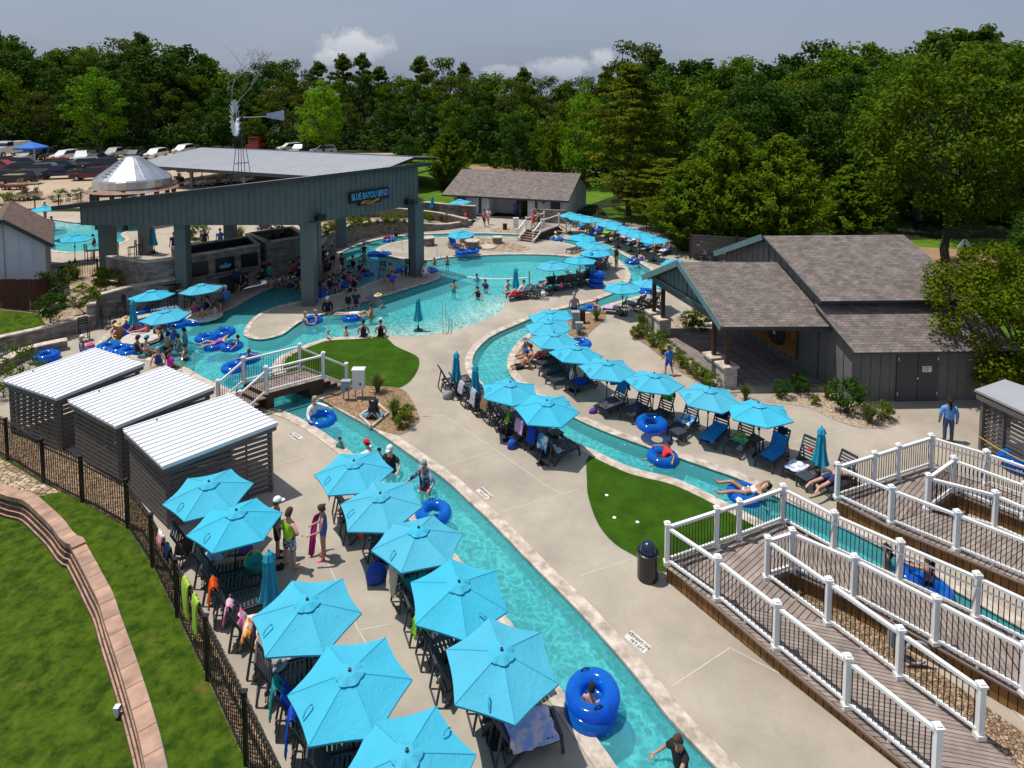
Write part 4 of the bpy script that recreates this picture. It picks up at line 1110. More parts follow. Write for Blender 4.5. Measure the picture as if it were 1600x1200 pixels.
def pine(name,seed,h,base,lm,size):
 r=random.Random(seed);lv=Leaves(seed+5);mb=MB()
 limb(mb,(0,0,-.3),(r.uniform(-.5,.5),r.uniform(-.5,.5),h*.97),h*.018,h*.004,r,8,.012)
 for i in range(44):
  t=r.random()**.8;z=base+(h-base)*t;a=r.uniform(0,6.28);w=(1-t)**.6*h*.17*r.uniform(.4,1.1)+.4
  p=Vector((math.cos(a)*w,math.sin(a)*w,z+w*.25));limb(mb,(0,0,z),p,h*.004,h*.001,r,3,.08)
  lv.clump(p,h*.05*r.uniform(.7,1.3),80,size,.6,.4);lv.clump(p*.55+Vector((0,0,z*.45)),h*.035,40,size,.6,.4)
 lv.clump(Vector((0,0,h*.97)),h*.045,90,size,1.0)
 proto(name,mb,lv,lm)
def cedar(name,seed,h,wmax,lm,size,n=260,nl=60,droop=-.05,belly=.25,bare=0.03):
 """feathery cone of upswept sprays"""
 r=random.Random(seed);lv=Leaves(seed+9);mb=MB()
 limb(mb,(0,0,-.3),(0,0,h*.97),h*.02,h*.003,r,6,.01)
 for i in range(n):
  t=bare+(1-bare)*r.random()**1.15;a=r.uniform(0,6.28)
  env=min(1.0,(t-bare+.05)/belly)*(1-t)**.72*1.15
  w=wmax*env*r.uniform(.55,1.08);z=h*t
  p=Vector((math.cos(a)*w,math.sin(a)*w,z+droop*w));root_=Vector((0,0,z-.15*w))
  if i%3==0:limb(mb,root_,p,.03,.008,r,3,.05)
  d=(p-root_);d.z+=.25*d.length
  for k in range(nl):
   s_=r.uniform(.30,1.12);q=root_+d*s_+Vector((r.gauss(0,.13),r.gauss(0,.13),r.gauss(0,.12)))*(wmax*.34)*(1.25-.6*s_)
   nn=d.normalized()*.6+Vector((r.gauss(0,.6),r.gauss(0,.6),r.gauss(0,.4)+.55));lv.leaf(q,nn,size*r.uniform(.8,1.7),.30,d+Vector((r.gauss(0,.35),r.gauss(0,.35),r.gauss(0,.3)+.25))*d.length)
 proto(name,mb,lv,lm)
def layered(name,seed,h,wmax,lm,size):
 """bald cypress: airy flat plates of foliage on level boughs, with gaps between them"""
 r=random.Random(seed);lv=Leaves(seed+3);mb=MB()
 limb(mb,(0,0,-.3),(.2,0,h*.98),h*.022,h*.004,r,8,.012)
 for i in range(96):
  t=.10+.9*(i+r.random())/96;z=h*t;a=r.uniform(0,6.28)if i%2 else r.choice((0,math.pi))+r.uniform(-.7,.7)
  env=(.62+.5*math.sin(min(1,t*1.15)*2.6+.25))*(1 if t<.8 else max(.25,(1-t)/.2))
  w=wmax*env*r.uniform(.55,1.05);e=Vector((math.cos(a)*w,math.sin(a)*w,z-w*.02+r.uniform(-.2,.5)))
  limb(mb,(0,0,z-.2),e,.06,.012,r,4,.05)
  for k in range(5):
   s_=.38+.16*k;c=Vector((0,0,z)).lerp(e,s_)+Vector((r.gauss(0,.35),r.gauss(0,.35),r.gauss(0,.1)))
   lv.clump(c,.74+.3*(1-s_),72,size,.34,.8,.3)
 proto(name,mb,lv,lm)
def bare(name,seed,h):
 r=random.Random(seed);mb=MB()
 def br(p,d,l,rad,lev):
  q=limb(mb,p,p+d*l,rad,rad*.6,r,4,.05)
  if lev==0:return
  for k in range(r.choice((2,3))):
   nd=(d+Vector((r.gauss(0,.5),r.gauss(0,.5),r.gauss(0,.35)))).normalized();br(q[-1],nd,l*r.uniform(.55,.8),rad*.58,lev-1)
   if k==0:br(q[2],(d+Vector((r.gauss(0,.8),r.gauss(0,.8),.2))).normalized(),l*.4,rad*.4,max(0,lev-2))
 br(Vector((0,0,-.3)),Vector((0,0,1)),h*.45,h*.014,4)
 proto(name,mb,None,None,M_palebark)
broad('oak_tree',11,18,6.2,3.0,LF['oak'],62,95,.62,1.75)
broad('round_tree',12,17,5.6,2.2,LF['dark'],58,95,.62,1.7)
broad('tall_tree',13,20,4.6,4.5,LF['oak'],54,95,.58,1.5)
broad('bright_tree',14,12,4.0,1.2,LF['bright'],50,100,.42,1.2)
broad('airy_tree',15,18,5.8,5.0,LF['pine'],40,80,.55,1.5)
pine('pine_tree',16,21,8.5,LF['pine'],.6)
broad('near_oak',21,16.5,6.8,3.6,LF['oak'],120,170,.36,1.35,bark=M_bark)
broad('near_dark',22,13.5,5.4,1.2,LF['dark'],90,160,.36,1.25)
cedar('cedar_tree',23,9,3.4,LF['cedar'],.27,380,60,.22)
cedar('wide_cedar',24,10,4.6,LF['cedar'],.29,520,64,.22)
layered('cypress_tree',25,16,5.4,LF['gold'],.32)
bare('bare_tree',26,20)
broad('leaning_elm',27,7.5,3.6,.8,LF['cedar'],100,240,.18,.8)
broad('understory',28,6,3.4,.0,LF['dark'],34,80,.5,1.3)
broad('round_shrub',31,1.3,.62,.05,LF['shrub'],26,46,.12,.26)
broad('dark_shrub',32,1.5,.7,.05,LF['dark'],30,50,.12,.28)
broad('loose_shrub',33,3.0,1.6,.3,LF['shrub'],26,40,.2,.5)
def grass_tuft(name,seed,h,n,lm):
 r=random.Random(seed);lv=Leaves(seed)
 for i in range(n):
  a=r.uniform(0,6.28);l=h*r.uniform(.6,1.1);lean=r.uniform(.15,1.0);d=Vector((math.cos(a),math.sin(a),0));s=Vector((-d.y,d.x,0))*.016*(h/.8)
  k=len(lv.v);p0=d*r.uniform(0,.08)
  for t in(0,.35,.7,1.0):
   p=p0+d*(lean*l*.65*t*t)+Vector((0,0,l*(t-.45*lean*t*t)));w=(1.0,.9,.6,.05)[int(t*3+.5)]
   lv.v+=[tuple(p-s*w),tuple(p+s*w)]
  for j in range(3):lv.f.append((k+2*j,k+2*j+1,k+2*j+3,k+2*j+2))
 proto(name,None,lv,lm)
grass_tuft('ornamental_grass',41,1.0,190,LF['blade'])
M_red=mk('red_petal',(0.55,0.02,0.02),.6,.2,9)
M_pinkp=mk('pale_petal',(0.75,0.5,0.45),.6,.2,9)
def flower_mesh(name,seed,mat):
 lv=Leaves(seed);r=lv.r
 for i in range(16):
  c=Vector((r.uniform(-.32,.32),r.uniform(-.32,.32),r.uniform(.30,.55)))
  for k in range(7):lv.leaf(c+Vector((r.gauss(0,.02),r.gauss(0,.02),r.gauss(0,.02))),Vector((r.gauss(0,.6),r.gauss(0,.6),1)),.075)
 return lv.mesh(name,mat)
FLOW=flower_mesh('red_blooms',51,M_red);FLOWP=flower_mesh('pale_blooms',52,M_pinkp)
def plant(kindname,loc,sc,rz,label,cat,group=None,name=None,squash=1.0,blooms=None):
 t,c=TREE[kindname];nm=name or kindname
 root=bpy.data.objects.new(nm,None);C.objects.link(root);root.location=loc;root.rotation_euler=(0,0,rz);root.scale=(sc*squash,sc*squash,sc)
 tag(root,label,cat,group)
 for me,part in((t, 'trunk'),(c, 'crown' if cat=='tree' else 'foliage')):
  if me is None:continue
  o=bpy.data.objects.new(part,me);C.objects.link(o);o.parent=root
 if blooms:
  o=bpy.data.objects.new('blooms',blooms);C.objects.link(o);o.parent=root
 return root
PH={'oak_tree':18, 'round_tree':17, 'tall_tree':20, 'bright_tree':12, 'airy_tree':18, 'pine_tree':21, 'near_oak':16.5, 'near_dark':13.5, 'cedar_tree':9.4, 'wide_cedar':10, 'cypress_tree':16, 'bare_tree':27, 'leaning_elm':7.5, 'understory':6}
SKY=[(-400,70),(0,44),(50,62),(62,96),(75,74),(130,70),(150,60),(175,62),(190,52),(240,56),(290,62),(300,98),(325,76),(345,100),(400,104),(430,86),(475,84),(495,100),(530,88),(560,82),(585,92),(600,112),(640,104),(660,88),(710,88),(735,106),(790,104),(830,104),(865,118),(900,114),(960,104),(972,76),(988,62),(1012,74),(1060,86),(1080,98),(1100,84),(1140,82),(1180,76),(1205,98),(1240,80),(1262,56),(1345,56),(1380,64),(1415,84),(1445,60),(1480,38),(1540,44),(1580,70),(1620,60),(2000,60)]
def skyline(u):
 for(a,b),(c,d)in zip(SKY,SKY[1:]):
  if a<=u<=c:return b+(d-b)*(u-a)/(c-a)
 return 70
def placed(kindname,u,d,vtop,label,group=None,name=None,squash=1.0,zb=None,cat='tree'):
 x=(u-800)/F*d*1.0;zb=hterr(x,d)if zb is None else zb
 zt=H+(140-vtop)/F*d
 sc=max(.2,(zt-zb)/PH[kindname])
 return plant(kindname,(x,d,zb),sc,rnd.uniform(0,6.28),label,cat,group,name,squash)
zone_of=lambda u:'behind the parking lot' if u<600 else('beyond the restroom building' if u<960 else 'behind the stage house')
KL={'oak_tree':'broad green oak in the forest ', 'round_tree':'dark rounded tree in the forest ', 'tall_tree':'tall narrow green tree in the forest ', 'airy_tree':'thin open-crowned olive tree in the forest ', 'pine_tree':'tall pine with bare lower trunk in the forest ', 'bright_tree':'bright fresh-green tree in the forest '}
NMK={'oak_tree':'oak_tree', 'round_tree':'round_tree', 'tall_tree':'tall_tree', 'airy_tree':'airy_tree', 'pine_tree':'pine_tree', 'bright_tree':'bright_tree'}
def forest_row(u0,u1,du,dfun,drop,kinds,seed):
 r=random.Random(seed);u=u0
 while u<u1:
  k=r.choice(kinds);d=dfun(u)+r.uniform(-4,4);vt=skyline(u)+(r.uniform(*drop))
  lab=KL[k]+zone_of(u);placed(k,u,d,vt,lab,lab,squash=r.uniform(.85,1.15))
  u+=du*r.uniform(.75,1.25)
dfar=lambda u:138 if u<560 else(138-(u-560)*.085 if u<1000 else 100-(u-1000)*.03)
forest_row(-60,1680,34,lambda u:dfar(u)+18,(0,8),['oak_tree', 'tall_tree', 'pine_tree', 'tall_tree', 'airy_tree', 'round_tree'],101)
forest_row(-50,1680,42,lambda u:dfar(u)+6,(14,42),['oak_tree', 'round_tree', 'tall_tree', 'airy_tree'],102)
forest_row(-50,1680,50,lambda u:dfar(u)-5,(45,85),['oak_tree', 'round_tree', 'oak_tree', 'airy_tree'],103)
forest_row(1040,1680,70,lambda u:78,(40,75),['oak_tree', 'round_tree'],104)
r_=random.Random(9)
lv_u=0
def thicket():
 r=random.Random(77);lv=Leaves(5)
 u=-60
 while u<1700:
  for d0 in(-8,3):
   d=dfar(u)+d0;x=(u-800)/F*d;z=hterr(x,d);hh=r.uniform(3.0,6.5)
   for k in range(5):
    lv.clump(Vector((x+r.gauss(0,2.0),d+r.gauss(0,1.0),z+hh*r.uniform(.1,.9))),1.5,46,.7,.8)
  u+=17
 o=bpy.data.objects.new('forest_thicket',lv.mesh('forest_thicket',LF['dark']));C.objects.link(o);o['kind']='stuff'
thicket()
placed('bare_tree',362,128,36, 'bare dead tree with pale forked branches standing above the dark forest',name='bare_tree')
placed('bright_tree',150,122,112, 'bright green tree lit by sun in front of the dark wood, over the bin gazebo',name='bright_tree')
placed('bright_tree',505,118,130, 'fresh green tree above the cart shelter roof, in front of darker trees',name='bright_tree')
placed('cedar_tree',700,82,196, 'lone olive-green cedar beside the cart shelter and the dirt road',name='cedar_tree',squash=1.05,zb=.3)
placed('round_tree',803,104,176, 'small blue-green tree behind the stop sign',name='round_tree',squash=.8)
placed('loose_shrub' if False else 'understory',634,106,214, 'pale rounded bush left of the lone cedar',name='bush',cat='bush')
placed('cedar_tree',862,92,198, 'dark narrow cedar behind the restroom roof',name='cedar_tree',squash=.7)
placed('bright_tree',915,88,138, 'vivid light-green young tree left of the golden cypress',name='bright_tree',squash=.72)
placed('bright_tree',1040,84,168, 'vivid light-green sapling seen through the golden cypress',name='bright_tree',squash=.55)
placed('cypress_tree',985,68,104, 'tall golden-green bald cypress with level boughs beside the restroom building',name='cypress_tree')
placed('cypress_tree',1040,60,250, 'low golden-green cypress bough tree behind the far umbrellas',name='cypress_tree',squash=1.6)
placed('near_dark',1172,66,128, 'dense dark rounded tree behind the cedars',name='round_tree')
placed('near_dark',1265,66,135, 'dense dark tree between the cedars and the big oak',name='round_tree',squash=.9)
placed('wide_cedar',1140,52,192, 'broad feathery cedar left behind the stage house roof',name='cedar_tree',squash=.95)
placed('wide_cedar',1222,50,216, 'broad feathery cedar directly above the stage house ridge',name='cedar_tree',squash=1.05)
placed('cedar_tree',1072,53,250, 'short feathery cedar beside the slat privacy screen',name='cedar_tree',squash=1.2)
placed('cedar_tree',1330,54,255, 'feathery light-green cedar at the right end of the stage house',name='cedar_tree',squash=1.3)
placed('near_oak',1440,62,92, 'large leafy oak spreading over the stage house roofs',name='oak_tree')
placed('near_oak',1486,45.5,84, 'large oak with thick bare trunk beside the side path',name='oak_tree',squash=.92)
placed('near_oak',1600,52,70, 'large oak at the right edge of the photo',name='oak_tree')
placed('leaning_elm',1590,27.5,395, 'near light-green tree overhanging the stage house roof at the right edge',name='elm_tree',squash=1.12)
placed('near_dark',1640,36,330, 'dark tree at the right edge behind the near light-green one',name='round_tree',squash=.75)
placed('understory',1400,60,372, 'low dark bush beside the dirt road behind the roof',name='bush',squash=.8,cat='bush')
for i_,(u_,d_,v_)in enumerate(((1385,64,300),(1430,66,318),(1475,64,305),(1520,66,300),(1565,64,310),(1610,62,300),(1655,64,300),(1350,66,290))):placed('understory',u_,d_,v_, 'dark bush in the thicket beyond the dirt road, under the oaks', 'thicket bushes beyond the dirt road',name='bush',cat='bush')
PL=[('ornamental_grass',590,612,.03,1.0, 'grass clump with arching blades behind the white control box'),('ornamental_grass',617,652,.03,1.0, 'grass clump with arching blades beside the black pump'),('round_shrub',636,655,.03,.5, 'small green shrub at the tip of the bridge bed, behind its twin'),('round_shrub',631,668,.03,.55, 'small shrub with white flowers at the tip of the bridge bed'),('ornamental_grass',932,500,.03,.9, 'grass clump in the kiosk bed by the river'),('ornamental_grass',905,520,.03,.7, 'low grass at the near end of the kiosk bed'),('ornamental_grass',1003,514,.03,1.1, 'grass clump at the far tip of the stage bed beside the stone pedestals'),('ornamental_grass',1165,624,.03,.8, 'grass clump beside the nearest stage pedestal'),('ornamental_grass',1358,660,.03,1.0, 'grass clump with yellow-green blades beneath the stage house corner'),('ornamental_grass',1292,622,.03,.7, 'grass clump between the shrubs along the stage house wall'),('dark_shrub',1322,640,.03,1.0, 'tall dark rounded shrub at the stage house corner'),('round_shrub',1380,655,.03,.6, 'low shrub right of the grass clump by the stage house door'),('dark_shrub',1222,620,.03,.55, 'low dark shrub at the left end of the stage house bed'),('dark_shrub',1252,614,.03,.65, 'dark shrub second from left in the stage house bed'),('round_shrub',1272,632,.03,.35, 'tiny shrub in the middle of the stage house wood chips'),('round_shrub',1075,513,.03,.75, 'leafy shrub under the stage porch roof, left one'),('round_shrub',1088,505,.03,.7, 'leafy shrub under the stage porch roof, behind its neighbour'),('round_shrub',1100,518,.03,.55, 'small shrub under the stage porch roof beside the white pipe'),('dark_shrub',1110,503,.03,.6, 'dark shrub under the stage porch roof'),('ornamental_grass',118,440,1.2,1.3, 'bushy grass clump below the patio wall'),('round_shrub',160,452,1.2,1.1, 'green shrub at the corner of the patio wall'),('round_shrub',176,449,1.2,.9, 'green shrub nearest the patio wall corner'),('dark_shrub',84,470,1.1,1.3, 'leafy bush beside the wooden fence end'),('dark_shrub',80,500,.95,1.1, 'leafy bush below the wooden fence end'),('round_shrub',134,482,.95,1.1, 'bush along the garden wall coping'),('round_shrub',106,440,1.25,.9, 'dark shrub by the garden fence gate'),('loose_shrub',32,590,.02,.85, 'thin twiggy bush behind the far cabana'),('loose_shrub',60,595,.02,.5, 'pink-tinged low bush behind the far cabana'),('loose_shrub',5,618,.02,.6, 'bush at the left edge behind the far cabana'),('loose_shrub',8,330,1.4,1.0, 'rounded green bush at the left edge above the shed roof'),('loose_shrub',96,322,1.4,.95, 'pale open bush by the parking fence'),('loose_shrub',122,316,1.4,.8, 'second pale bush by the parking fence'),('ornamental_grass',375,377,1.4,1.5, 'bright grass clump behind the bar wall'),('round_shrub',310,380,1.4,1.3, 'yellow-green shrub behind the bar, beside a column'),('round_shrub',420,371,1.4,1.3, 'shrub behind the lower bar block')]
for k,u,v,z,s_,lab in PL:
 plant(k,P(u,v,z),s_*(.65 if k=='loose_shrub' else 1),rnd.uniform(0,6.28),lab, 'plant',blooms=None)
FB=[(995,528,0),(1003,524,1),(1016,531,1),(1024,541,0),(1035,535,1),(1040,552,0),(1054,560,0),(1066,572,0),(1080,583,2),(1092,592,1),(1102,600,2),(1113,606,0)]
for i,(u,v,f)in enumerate(FB):
 plant('round_shrub',P(u,v,.03),.55,rnd.uniform(0,6),('low red-flowering shrub in the row edging the stage', 'low pale-flowering shrub in the row edging the stage', 'low green shrub without flowers in the row edging the stage')[(1,0,2).index(f)if False else(2,0,1)[f]], 'shrub',('red-flowering shrubs', 'pale-flowering shrubs', 'green shrubs')[(2,0,1)[f]]+' edging the stage',name='flowering_shrub' if f else 'round_shrub',blooms=(None,FLOW,FLOWP)[f])
BB=[(500,371),(508,368),(516,364),(524,361),(536,360),(548,357),(560,354),(572,356),(590,352),(602,349),(612,351),(622,347),(632,350),(645,347),(658,346),(672,347),(690,346),(700,347)]
for i,(u,v)in enumerate(BB):
 x=P(u,v,.8);z=hterr(x.x,x.y);x=P(u,v,z+.05);f=i%3
 plant('round_shrub' if i%4 else 'ornamental_grass',x,.75,rnd.uniform(0,6),('green shrub in the flower bed above the long river wall', 'red-flowering shrub in the flower bed above the long river wall')[f==1], 'shrub',('green', 'red-flowering')[f==1]+' shrubs above the river wall',name='bed_shrub',blooms=FLOW if f==1 else None)
# ramps, decks and footbridges
POSTS=[]
def lerp2(a,b,t):return a+(b-a)*t
def rail_run(root,pts,grip=None,h=1.08,posts=True,gap=.105,skip_last=False,post_h=None):
 """white posts and rails with black balusters between the given floor points"""
 pts=[Vector(p)for p in pts]
 up=Vector((0,0,1))
 for i,p in enumerate(pts):
  if not posts or(skip_last and i==len(pts)-1):continue
  if any((p-q).length<.12 for q in POSTS):continue
  POSTS.append(p.copy())
  m=MB();m.box(p+up*(h*.5+.02),(.12,.12,h+.06));m.box(p+up*(h+.07),(.17,.17,.05));m.box(p+up*.05,(.18,.18,.1));m.box(p+up*(h+.11),(.11,.11,.04));m.build('rail_post',M_white,root)
 for a,b in zip(pts,pts[1:]):
  m=MB();m.bar(a+up*(h-.04),b+up*(h-.04),.085,.07);m.build('top_rail',M_white,root)
  m=MB();m.bar(a+up*.14,b+up*.14,.07,.06)
  c=a.lerp(b,.5);m.box(c+up*.06,(.05,.05,.12));m.build('bottom_rail',M_white,root)
  m=MB();n=max(2,int((b-a).length/gap));z0,z1=.16,h-.07
  for k in range(1,n):
   p=a.lerp(b,k/n);m.bar(p+up*z0,p+up*z1,.016,.016)
  m.build('balusters',M_black,root)
 if grip:
  d=[]
  for i,p in enumerate(pts):
   a=pts[max(0,i-1)];b=pts[min(len(pts)-1,i+1)];t=(b-a);n_=Vector((t.y,-t.x,0)).normalized()*grip;d.append(p+n_*.11+up*.88)
  m=MB();m.tube(d,.024,6);m.build('grab_rail',M_steel,root)
def floor_poly(root,pts,boards_dir,mat,name='deck_floor'):
 """planked floor piece; first edge gives the board direction"""
 pts=[Vector(p)for p in pts]
 bd=Vector(boards_dir).normalized()
 me_name=name
 o=uvquad(name,mat,[pts],root)
 ub=o.data.uv_layers[0].data
 for li,loop in enumerate(o.data.loops):
  w=Vector(o.data.vertices[loop.vertex_index].co)+wloc(root);ub[li].uv=(w.dot(bd),w.dot(Vector((-bd.y,bd.x,0))))
 return o
def skirt(root,pts,zb=0.0,th=.04):
 q=[]
 for a,b in zip(pts,pts[1:]):
  a,b=Vector(a),Vector(b);L_=(b-a).length
  q.append(((a.x,a.y,zb),(b.x,b.y,zb),(b.x,b.y,b.z-.03),(a.x,a.y,a.z-.03)))
 me=bpy.data.meshes.new('skirt');vs=[];fs=[];uv=[];off=wloc(root);s=0
 for a,b,c,d in q:
  k=len(vs);vs+=[tuple(Vector(p)-off)for p in(a,b,c,d)];fs.append((k,k+1,k+2,k+3));L_=(Vector(b)-Vector(a)).length
  uv+=[(0,s),(0,s+L_),(Vector(c).z-Vector(b).z,s+L_),(Vector(d).z-Vector(a).z,s)];s+=L_
 me.from_pydata(vs,[],fs);me.materials.append(M_skirt);l=me.uv_layers.new(name='UVMap')
 for i,c in enumerate(uv):l.data[i].uv=c
 o=bpy.data.objects.new('skirt',me);C.objects.link(o);o.parent=root
 m=MB()
 for a,b in zip(pts,pts[1:]):m.bar(Vector(a)+Vector((0,0,-.035)),Vector(b)+Vector((0,0,-.035)),.12,.05)
 m.build('edge_board',M_deckwood0,root)
M_deckwood0=mk('edge_plank',(0.20,0.14,0.115),.7,.15,3)
ZD=.5
c1,c2=P(1042,881,ZD),P(1222,816,ZD)
oa=[c1,P(1120,937,.46),P(1212,1014,.38),P(1322,1105,.28),P(1462,1222,.14),P(1600,1340,.03)]
ia=[P(1198,904,ZD),P(1293,975,.46),P(1404,1058,.36),P(1530,1152,.22),P(1660,1255,.06)]
ob=[c2,P(1302,861,ZD),P(1404.5,910,ZD),P(1524,966,ZD),P(1650,1030,ZD),P(1800,1105,ZD)]
ib=[P(1236,891,ZD),P(1333,936,ZD),P(1460,1006,ZD),P(1600,1086,ZD),P(1760,1180,ZD)]
dk=empty('ramp_deck',c1*1.0, 'near brown plank ramp deck with white posts and black balusters, beside the black trash can', 'deck')
mid=P(1119,854,ZD),P(1154,842,ZD)
def offp(p,q,d):
 t=(q-p);n_=Vector((t.y,-t.x,0)).normalized();return n_*d
floor_poly(dk,[c1+Vector((-.12,-.05,0)),oa[1]+offp(oa[0],oa[1],.12),ia[1],ia[0],c2+Vector((0,0,0))],(oa[1]-oa[0]).cross(Vector((0,0,1)))+Vector((.001,0,0)),M_deckwood)
def strip_floor(root,L1,L2,name='ramp_floor'):
 qs=[]
 for i in range(min(len(L1),len(L2))-1):
  qs.append((L1[i],L1[i+1],L2[i+1],L2[i]))
 o=uvquad(name,M_deckwood,qs,root)
 ub=o.data.uv_layers[0].data;s=0;k=0
 for a,b,c,d in qs:
  L_=(Vector(b)-Vector(a)).length
  for j,v in enumerate(((0,s),(0,s+L_),(1.6,s+L_),(1.6,s))):ub[k+j].uv=v
  k+=4;s+=L_
 return o
oe=[p+offp(oa[max(0,i-1)],oa[max(1,i)],.14)for i,p in enumerate(oa)]
strip_floor(dk,oe[1:],ia[1:])
obe=[p-offp(ob[max(0,i-1)],ob[max(1,i)],.14)for i,p in enumerate(ob)]
strip_floor(dk,[ia[0]+(ib[0]-ia[0])*0+Vector((0,0,0)),ib[0],ib[1],ib[2],ib[3],ib[4]],[c2,c2+(ob[1]-c2)*.35,obe[1],obe[2],obe[3],obe[5]])
skirt(dk,[c2,mid[1],c1][::1]+oe[1:]);skirt(dk,ia);skirt(dk,ib[::-1]);skirt(dk,[ib[0],ia[0]])
skirt(dk,obe[::-1])
rail_run(dk,[c2,mid[1]if False else P(1154,842,ZD),P(1119,854,ZD),c1],grip=1)
rail_run(dk,oa[:-1],None)
rail_run(dk,ob[:-1],grip=1)
rail_run(dk,[ib[0]]+ib[1:4],None);rail_run(dk,[ib[0],ia[0]],None,posts=False);rail_run(dk,ia[:-1],grip=-1)
rk=uvquad('rock_fill',M_riprap,[(P(1200,880,.03),P(1560,1230,.03),P(1720,1230,.03),P(1240,890,.03))]);rk['kind']='structure';rk.name='rock_ground'
gbx=empty('junction_box',P(1400,1050,0), 'grey junction box with coiled pipe in the gap between the ramps', 'utility box');p=P(1398,1028,0)
m=MB();m.box((p.x,p.y,.55),(.3,.16,.45));m.bar((p.x,p.y,0),(p.x,p.y,.4),.06,.06);m.build('box',M_greybox,gbx)
m=MB();q=P(1432,1030,.2);m.tube([(q.x+.3*math.cos(a),q.y,.35+.28*math.sin(a))for a in[i*math.pi/8 for i in range(15)]],.03,6);m.build('hose_loop',M_greybox,gbx)
d1,d2=P(1307.5,779,ZD),P(1453,730,ZD)
o1=[d1,P(1391,818,ZD),P(1493,860,ZD),P(1612,910,.46),P(1760,970,.3)]
i1=[P(1448.5,798,ZD),P(1553,827,ZD),P(1650,873,.46),P(1790,935,.3)]
o2=[d2,P(1539,757,ZD),P(1625,789,ZD),P(1740,830,ZD)]
i2_=[P(1488,768,ZD),P(1600,812,ZD),P(1740,872,ZD)]
dk2=empty('ramp_deck',d1*1.0, 'far brown plank ramp deck with white railings, across the river by the reclining sunbather', 'deck')
md=[P(1402,747,ZD),P(1364.7,760,ZD)]
floor_poly(dk2,[d1+Vector((-.1,-.1,0)),o1[1],i1[0],i2_[0],o2[1],d2],(o1[1]-o1[0]).cross(Vector((0,0,1))),M_deckwood)
e1=[p+offp(o1[max(0,i-1)],o1[max(1,i)],.14)for i,p in enumerate(o1)]
strip_floor(dk2,e1[1:],[i1[0],i1[1],i1[2],i1[3]]);strip_floor(dk2,i2_,[o2[1],o2[2],o2[3]])
skirt(dk2,[d2,md[0],d1]+e1[1:]);skirt(dk2,i1);skirt(dk2,i2_[::-1]);skirt(dk2,[i2_[0],i1[0]]);skirt(dk2,o2[::-1])
rail_run(dk2,[d2,md[0],md[1],d1],grip=1);rail_run(dk2,o1[:-1]);rail_run(dk2,o2,grip=1);rail_run(dk2,i1,grip=-1);rail_run(dk2,i2_);rail_run(dk2,[i2_[0],i1[0]],posts=False)
ZB=.72
bA,bB,bC,bD=P(416.5,615,ZB),P(505.6,591,ZB),P(469,576,ZB),P(381,598.7,ZB)
br1=empty('footbridge',(bA+bC)/2-Vector((0,0,ZB)), 'wooden footbridge with white railings and steps at both ends, over the near channel', 'bridge')
dv=(bB-bA).normalized()
def steps(root,a,b,dirv,n=3,z0=ZB):
 q=[]
 for k in range(n):
  z1=z0-(k+1)*z0/(n+1);zt=z1
  A=Vector((a.x,a.y,zt))+dirv*(.30*k);B=Vector((b.x,b.y,zt))+dirv*(.30*k);A2=A+dirv*.32;B2=B+dirv*.32
  m=MB();m.prism([(A.x,A.y),(B.x,B.y),(B2.x,B2.y),(A2.x,A2.y)],zt-.05,zt);m.build('step',M_deckwood0,root)
  r=MB();r.prism([(A.x,A.y),(B.x,B.y),(A.x+dirv.x*.02+(B.x-A.x),A.y+dirv.y*.02+(B.y-A.y)),(A.x+dirv.x*.02,A.y+dirv.y*.02)],zt,zt+z0/(n+1)-.052);r.build('riser',M_brownskirt,root)
M_brownskirt=mk('brown_skirt',(0.060,0.028,0.016),.7,.25,3,stretch=(4,4,.7))
floor_poly(br1,[bA,bB,bC,bD],(bD-bA),M_deckwood)
m=MB()
m.bar(bA+Vector((0,0,-.15)),bB+Vector((0,0,-.15)),.06,.27);m.bar(bD+Vector((0,0,-.15)),bC+Vector((0,0,-.15)),.06,.27)
m.build('side_beam',M_brownskirt,br1)
m=MB()
for a,b,s in((bB,bC,-.62),(bA,bD,.3)):
 p,q=a+dv*s,b+dv*s;m.prism([(p.x,p.y),(q.x,q.y),(q.x-dv.x*s*.98,q.y-dv.y*s*.98),(p.x-dv.x*s*.98,p.y-dv.y*s*.98)],-.05,ZB-.06)
m.build('abutment',M_brownskirt,br1)
steps(br1,bB,bC,dv);steps(br1,bA,bD,-dv)
rail_run(br1,[bA,bB]);rail_run(br1,[bD,bC])
for a,s in((bB,1),(bC,1),(bA,-1),(bD,-1)):
 e=a+dv*s*1.05;e.z=.02;rail_run(br1,[e,Vector((a.x,a.y,a.z))],h=1.02,skip_last=True)
br2=empty('footbridge',P(846,366), 'small far footbridge with white railings and brown steps, in front of the restroom building', 'bridge')
fA,fB,fC,fD=P(826,366,.75),P(846,371,.75),P(872,356,.75),P(850,353,.75)
fA,fB=P(822,359,.75),P(846,362.5,.75);fD,fC=P(850,350,.75),P(873,353,.75)
floor_poly(br2,[fA,fB,fC,fD],(fB-fA),M_deckwood)
m=MB()
for a,b in((fA,fD),(fB,fC),(fA,fB)):m.bar(a+Vector((0,0,-.2)),b+Vector((0,0,-.2)),.06,.36)
m.build('side_beam',M_brownskirt,br2)
dv2=(fA-fD).normalized()
steps(br2,fA,fB,dv2,4,.75);steps(br2,fD,fC,-dv2,3,.75)
rail_run(br2,[fA,fD],gap=.2);rail_run(br2,[fB,fC],gap=.2)
for a,s in((fA,1),(fB,1),(fC,-1)):
 e=a+dv2*s*1.4;e.z=.02;rail_run(br2,[e,a],h=1.0,skip_last=True,gap=.2)
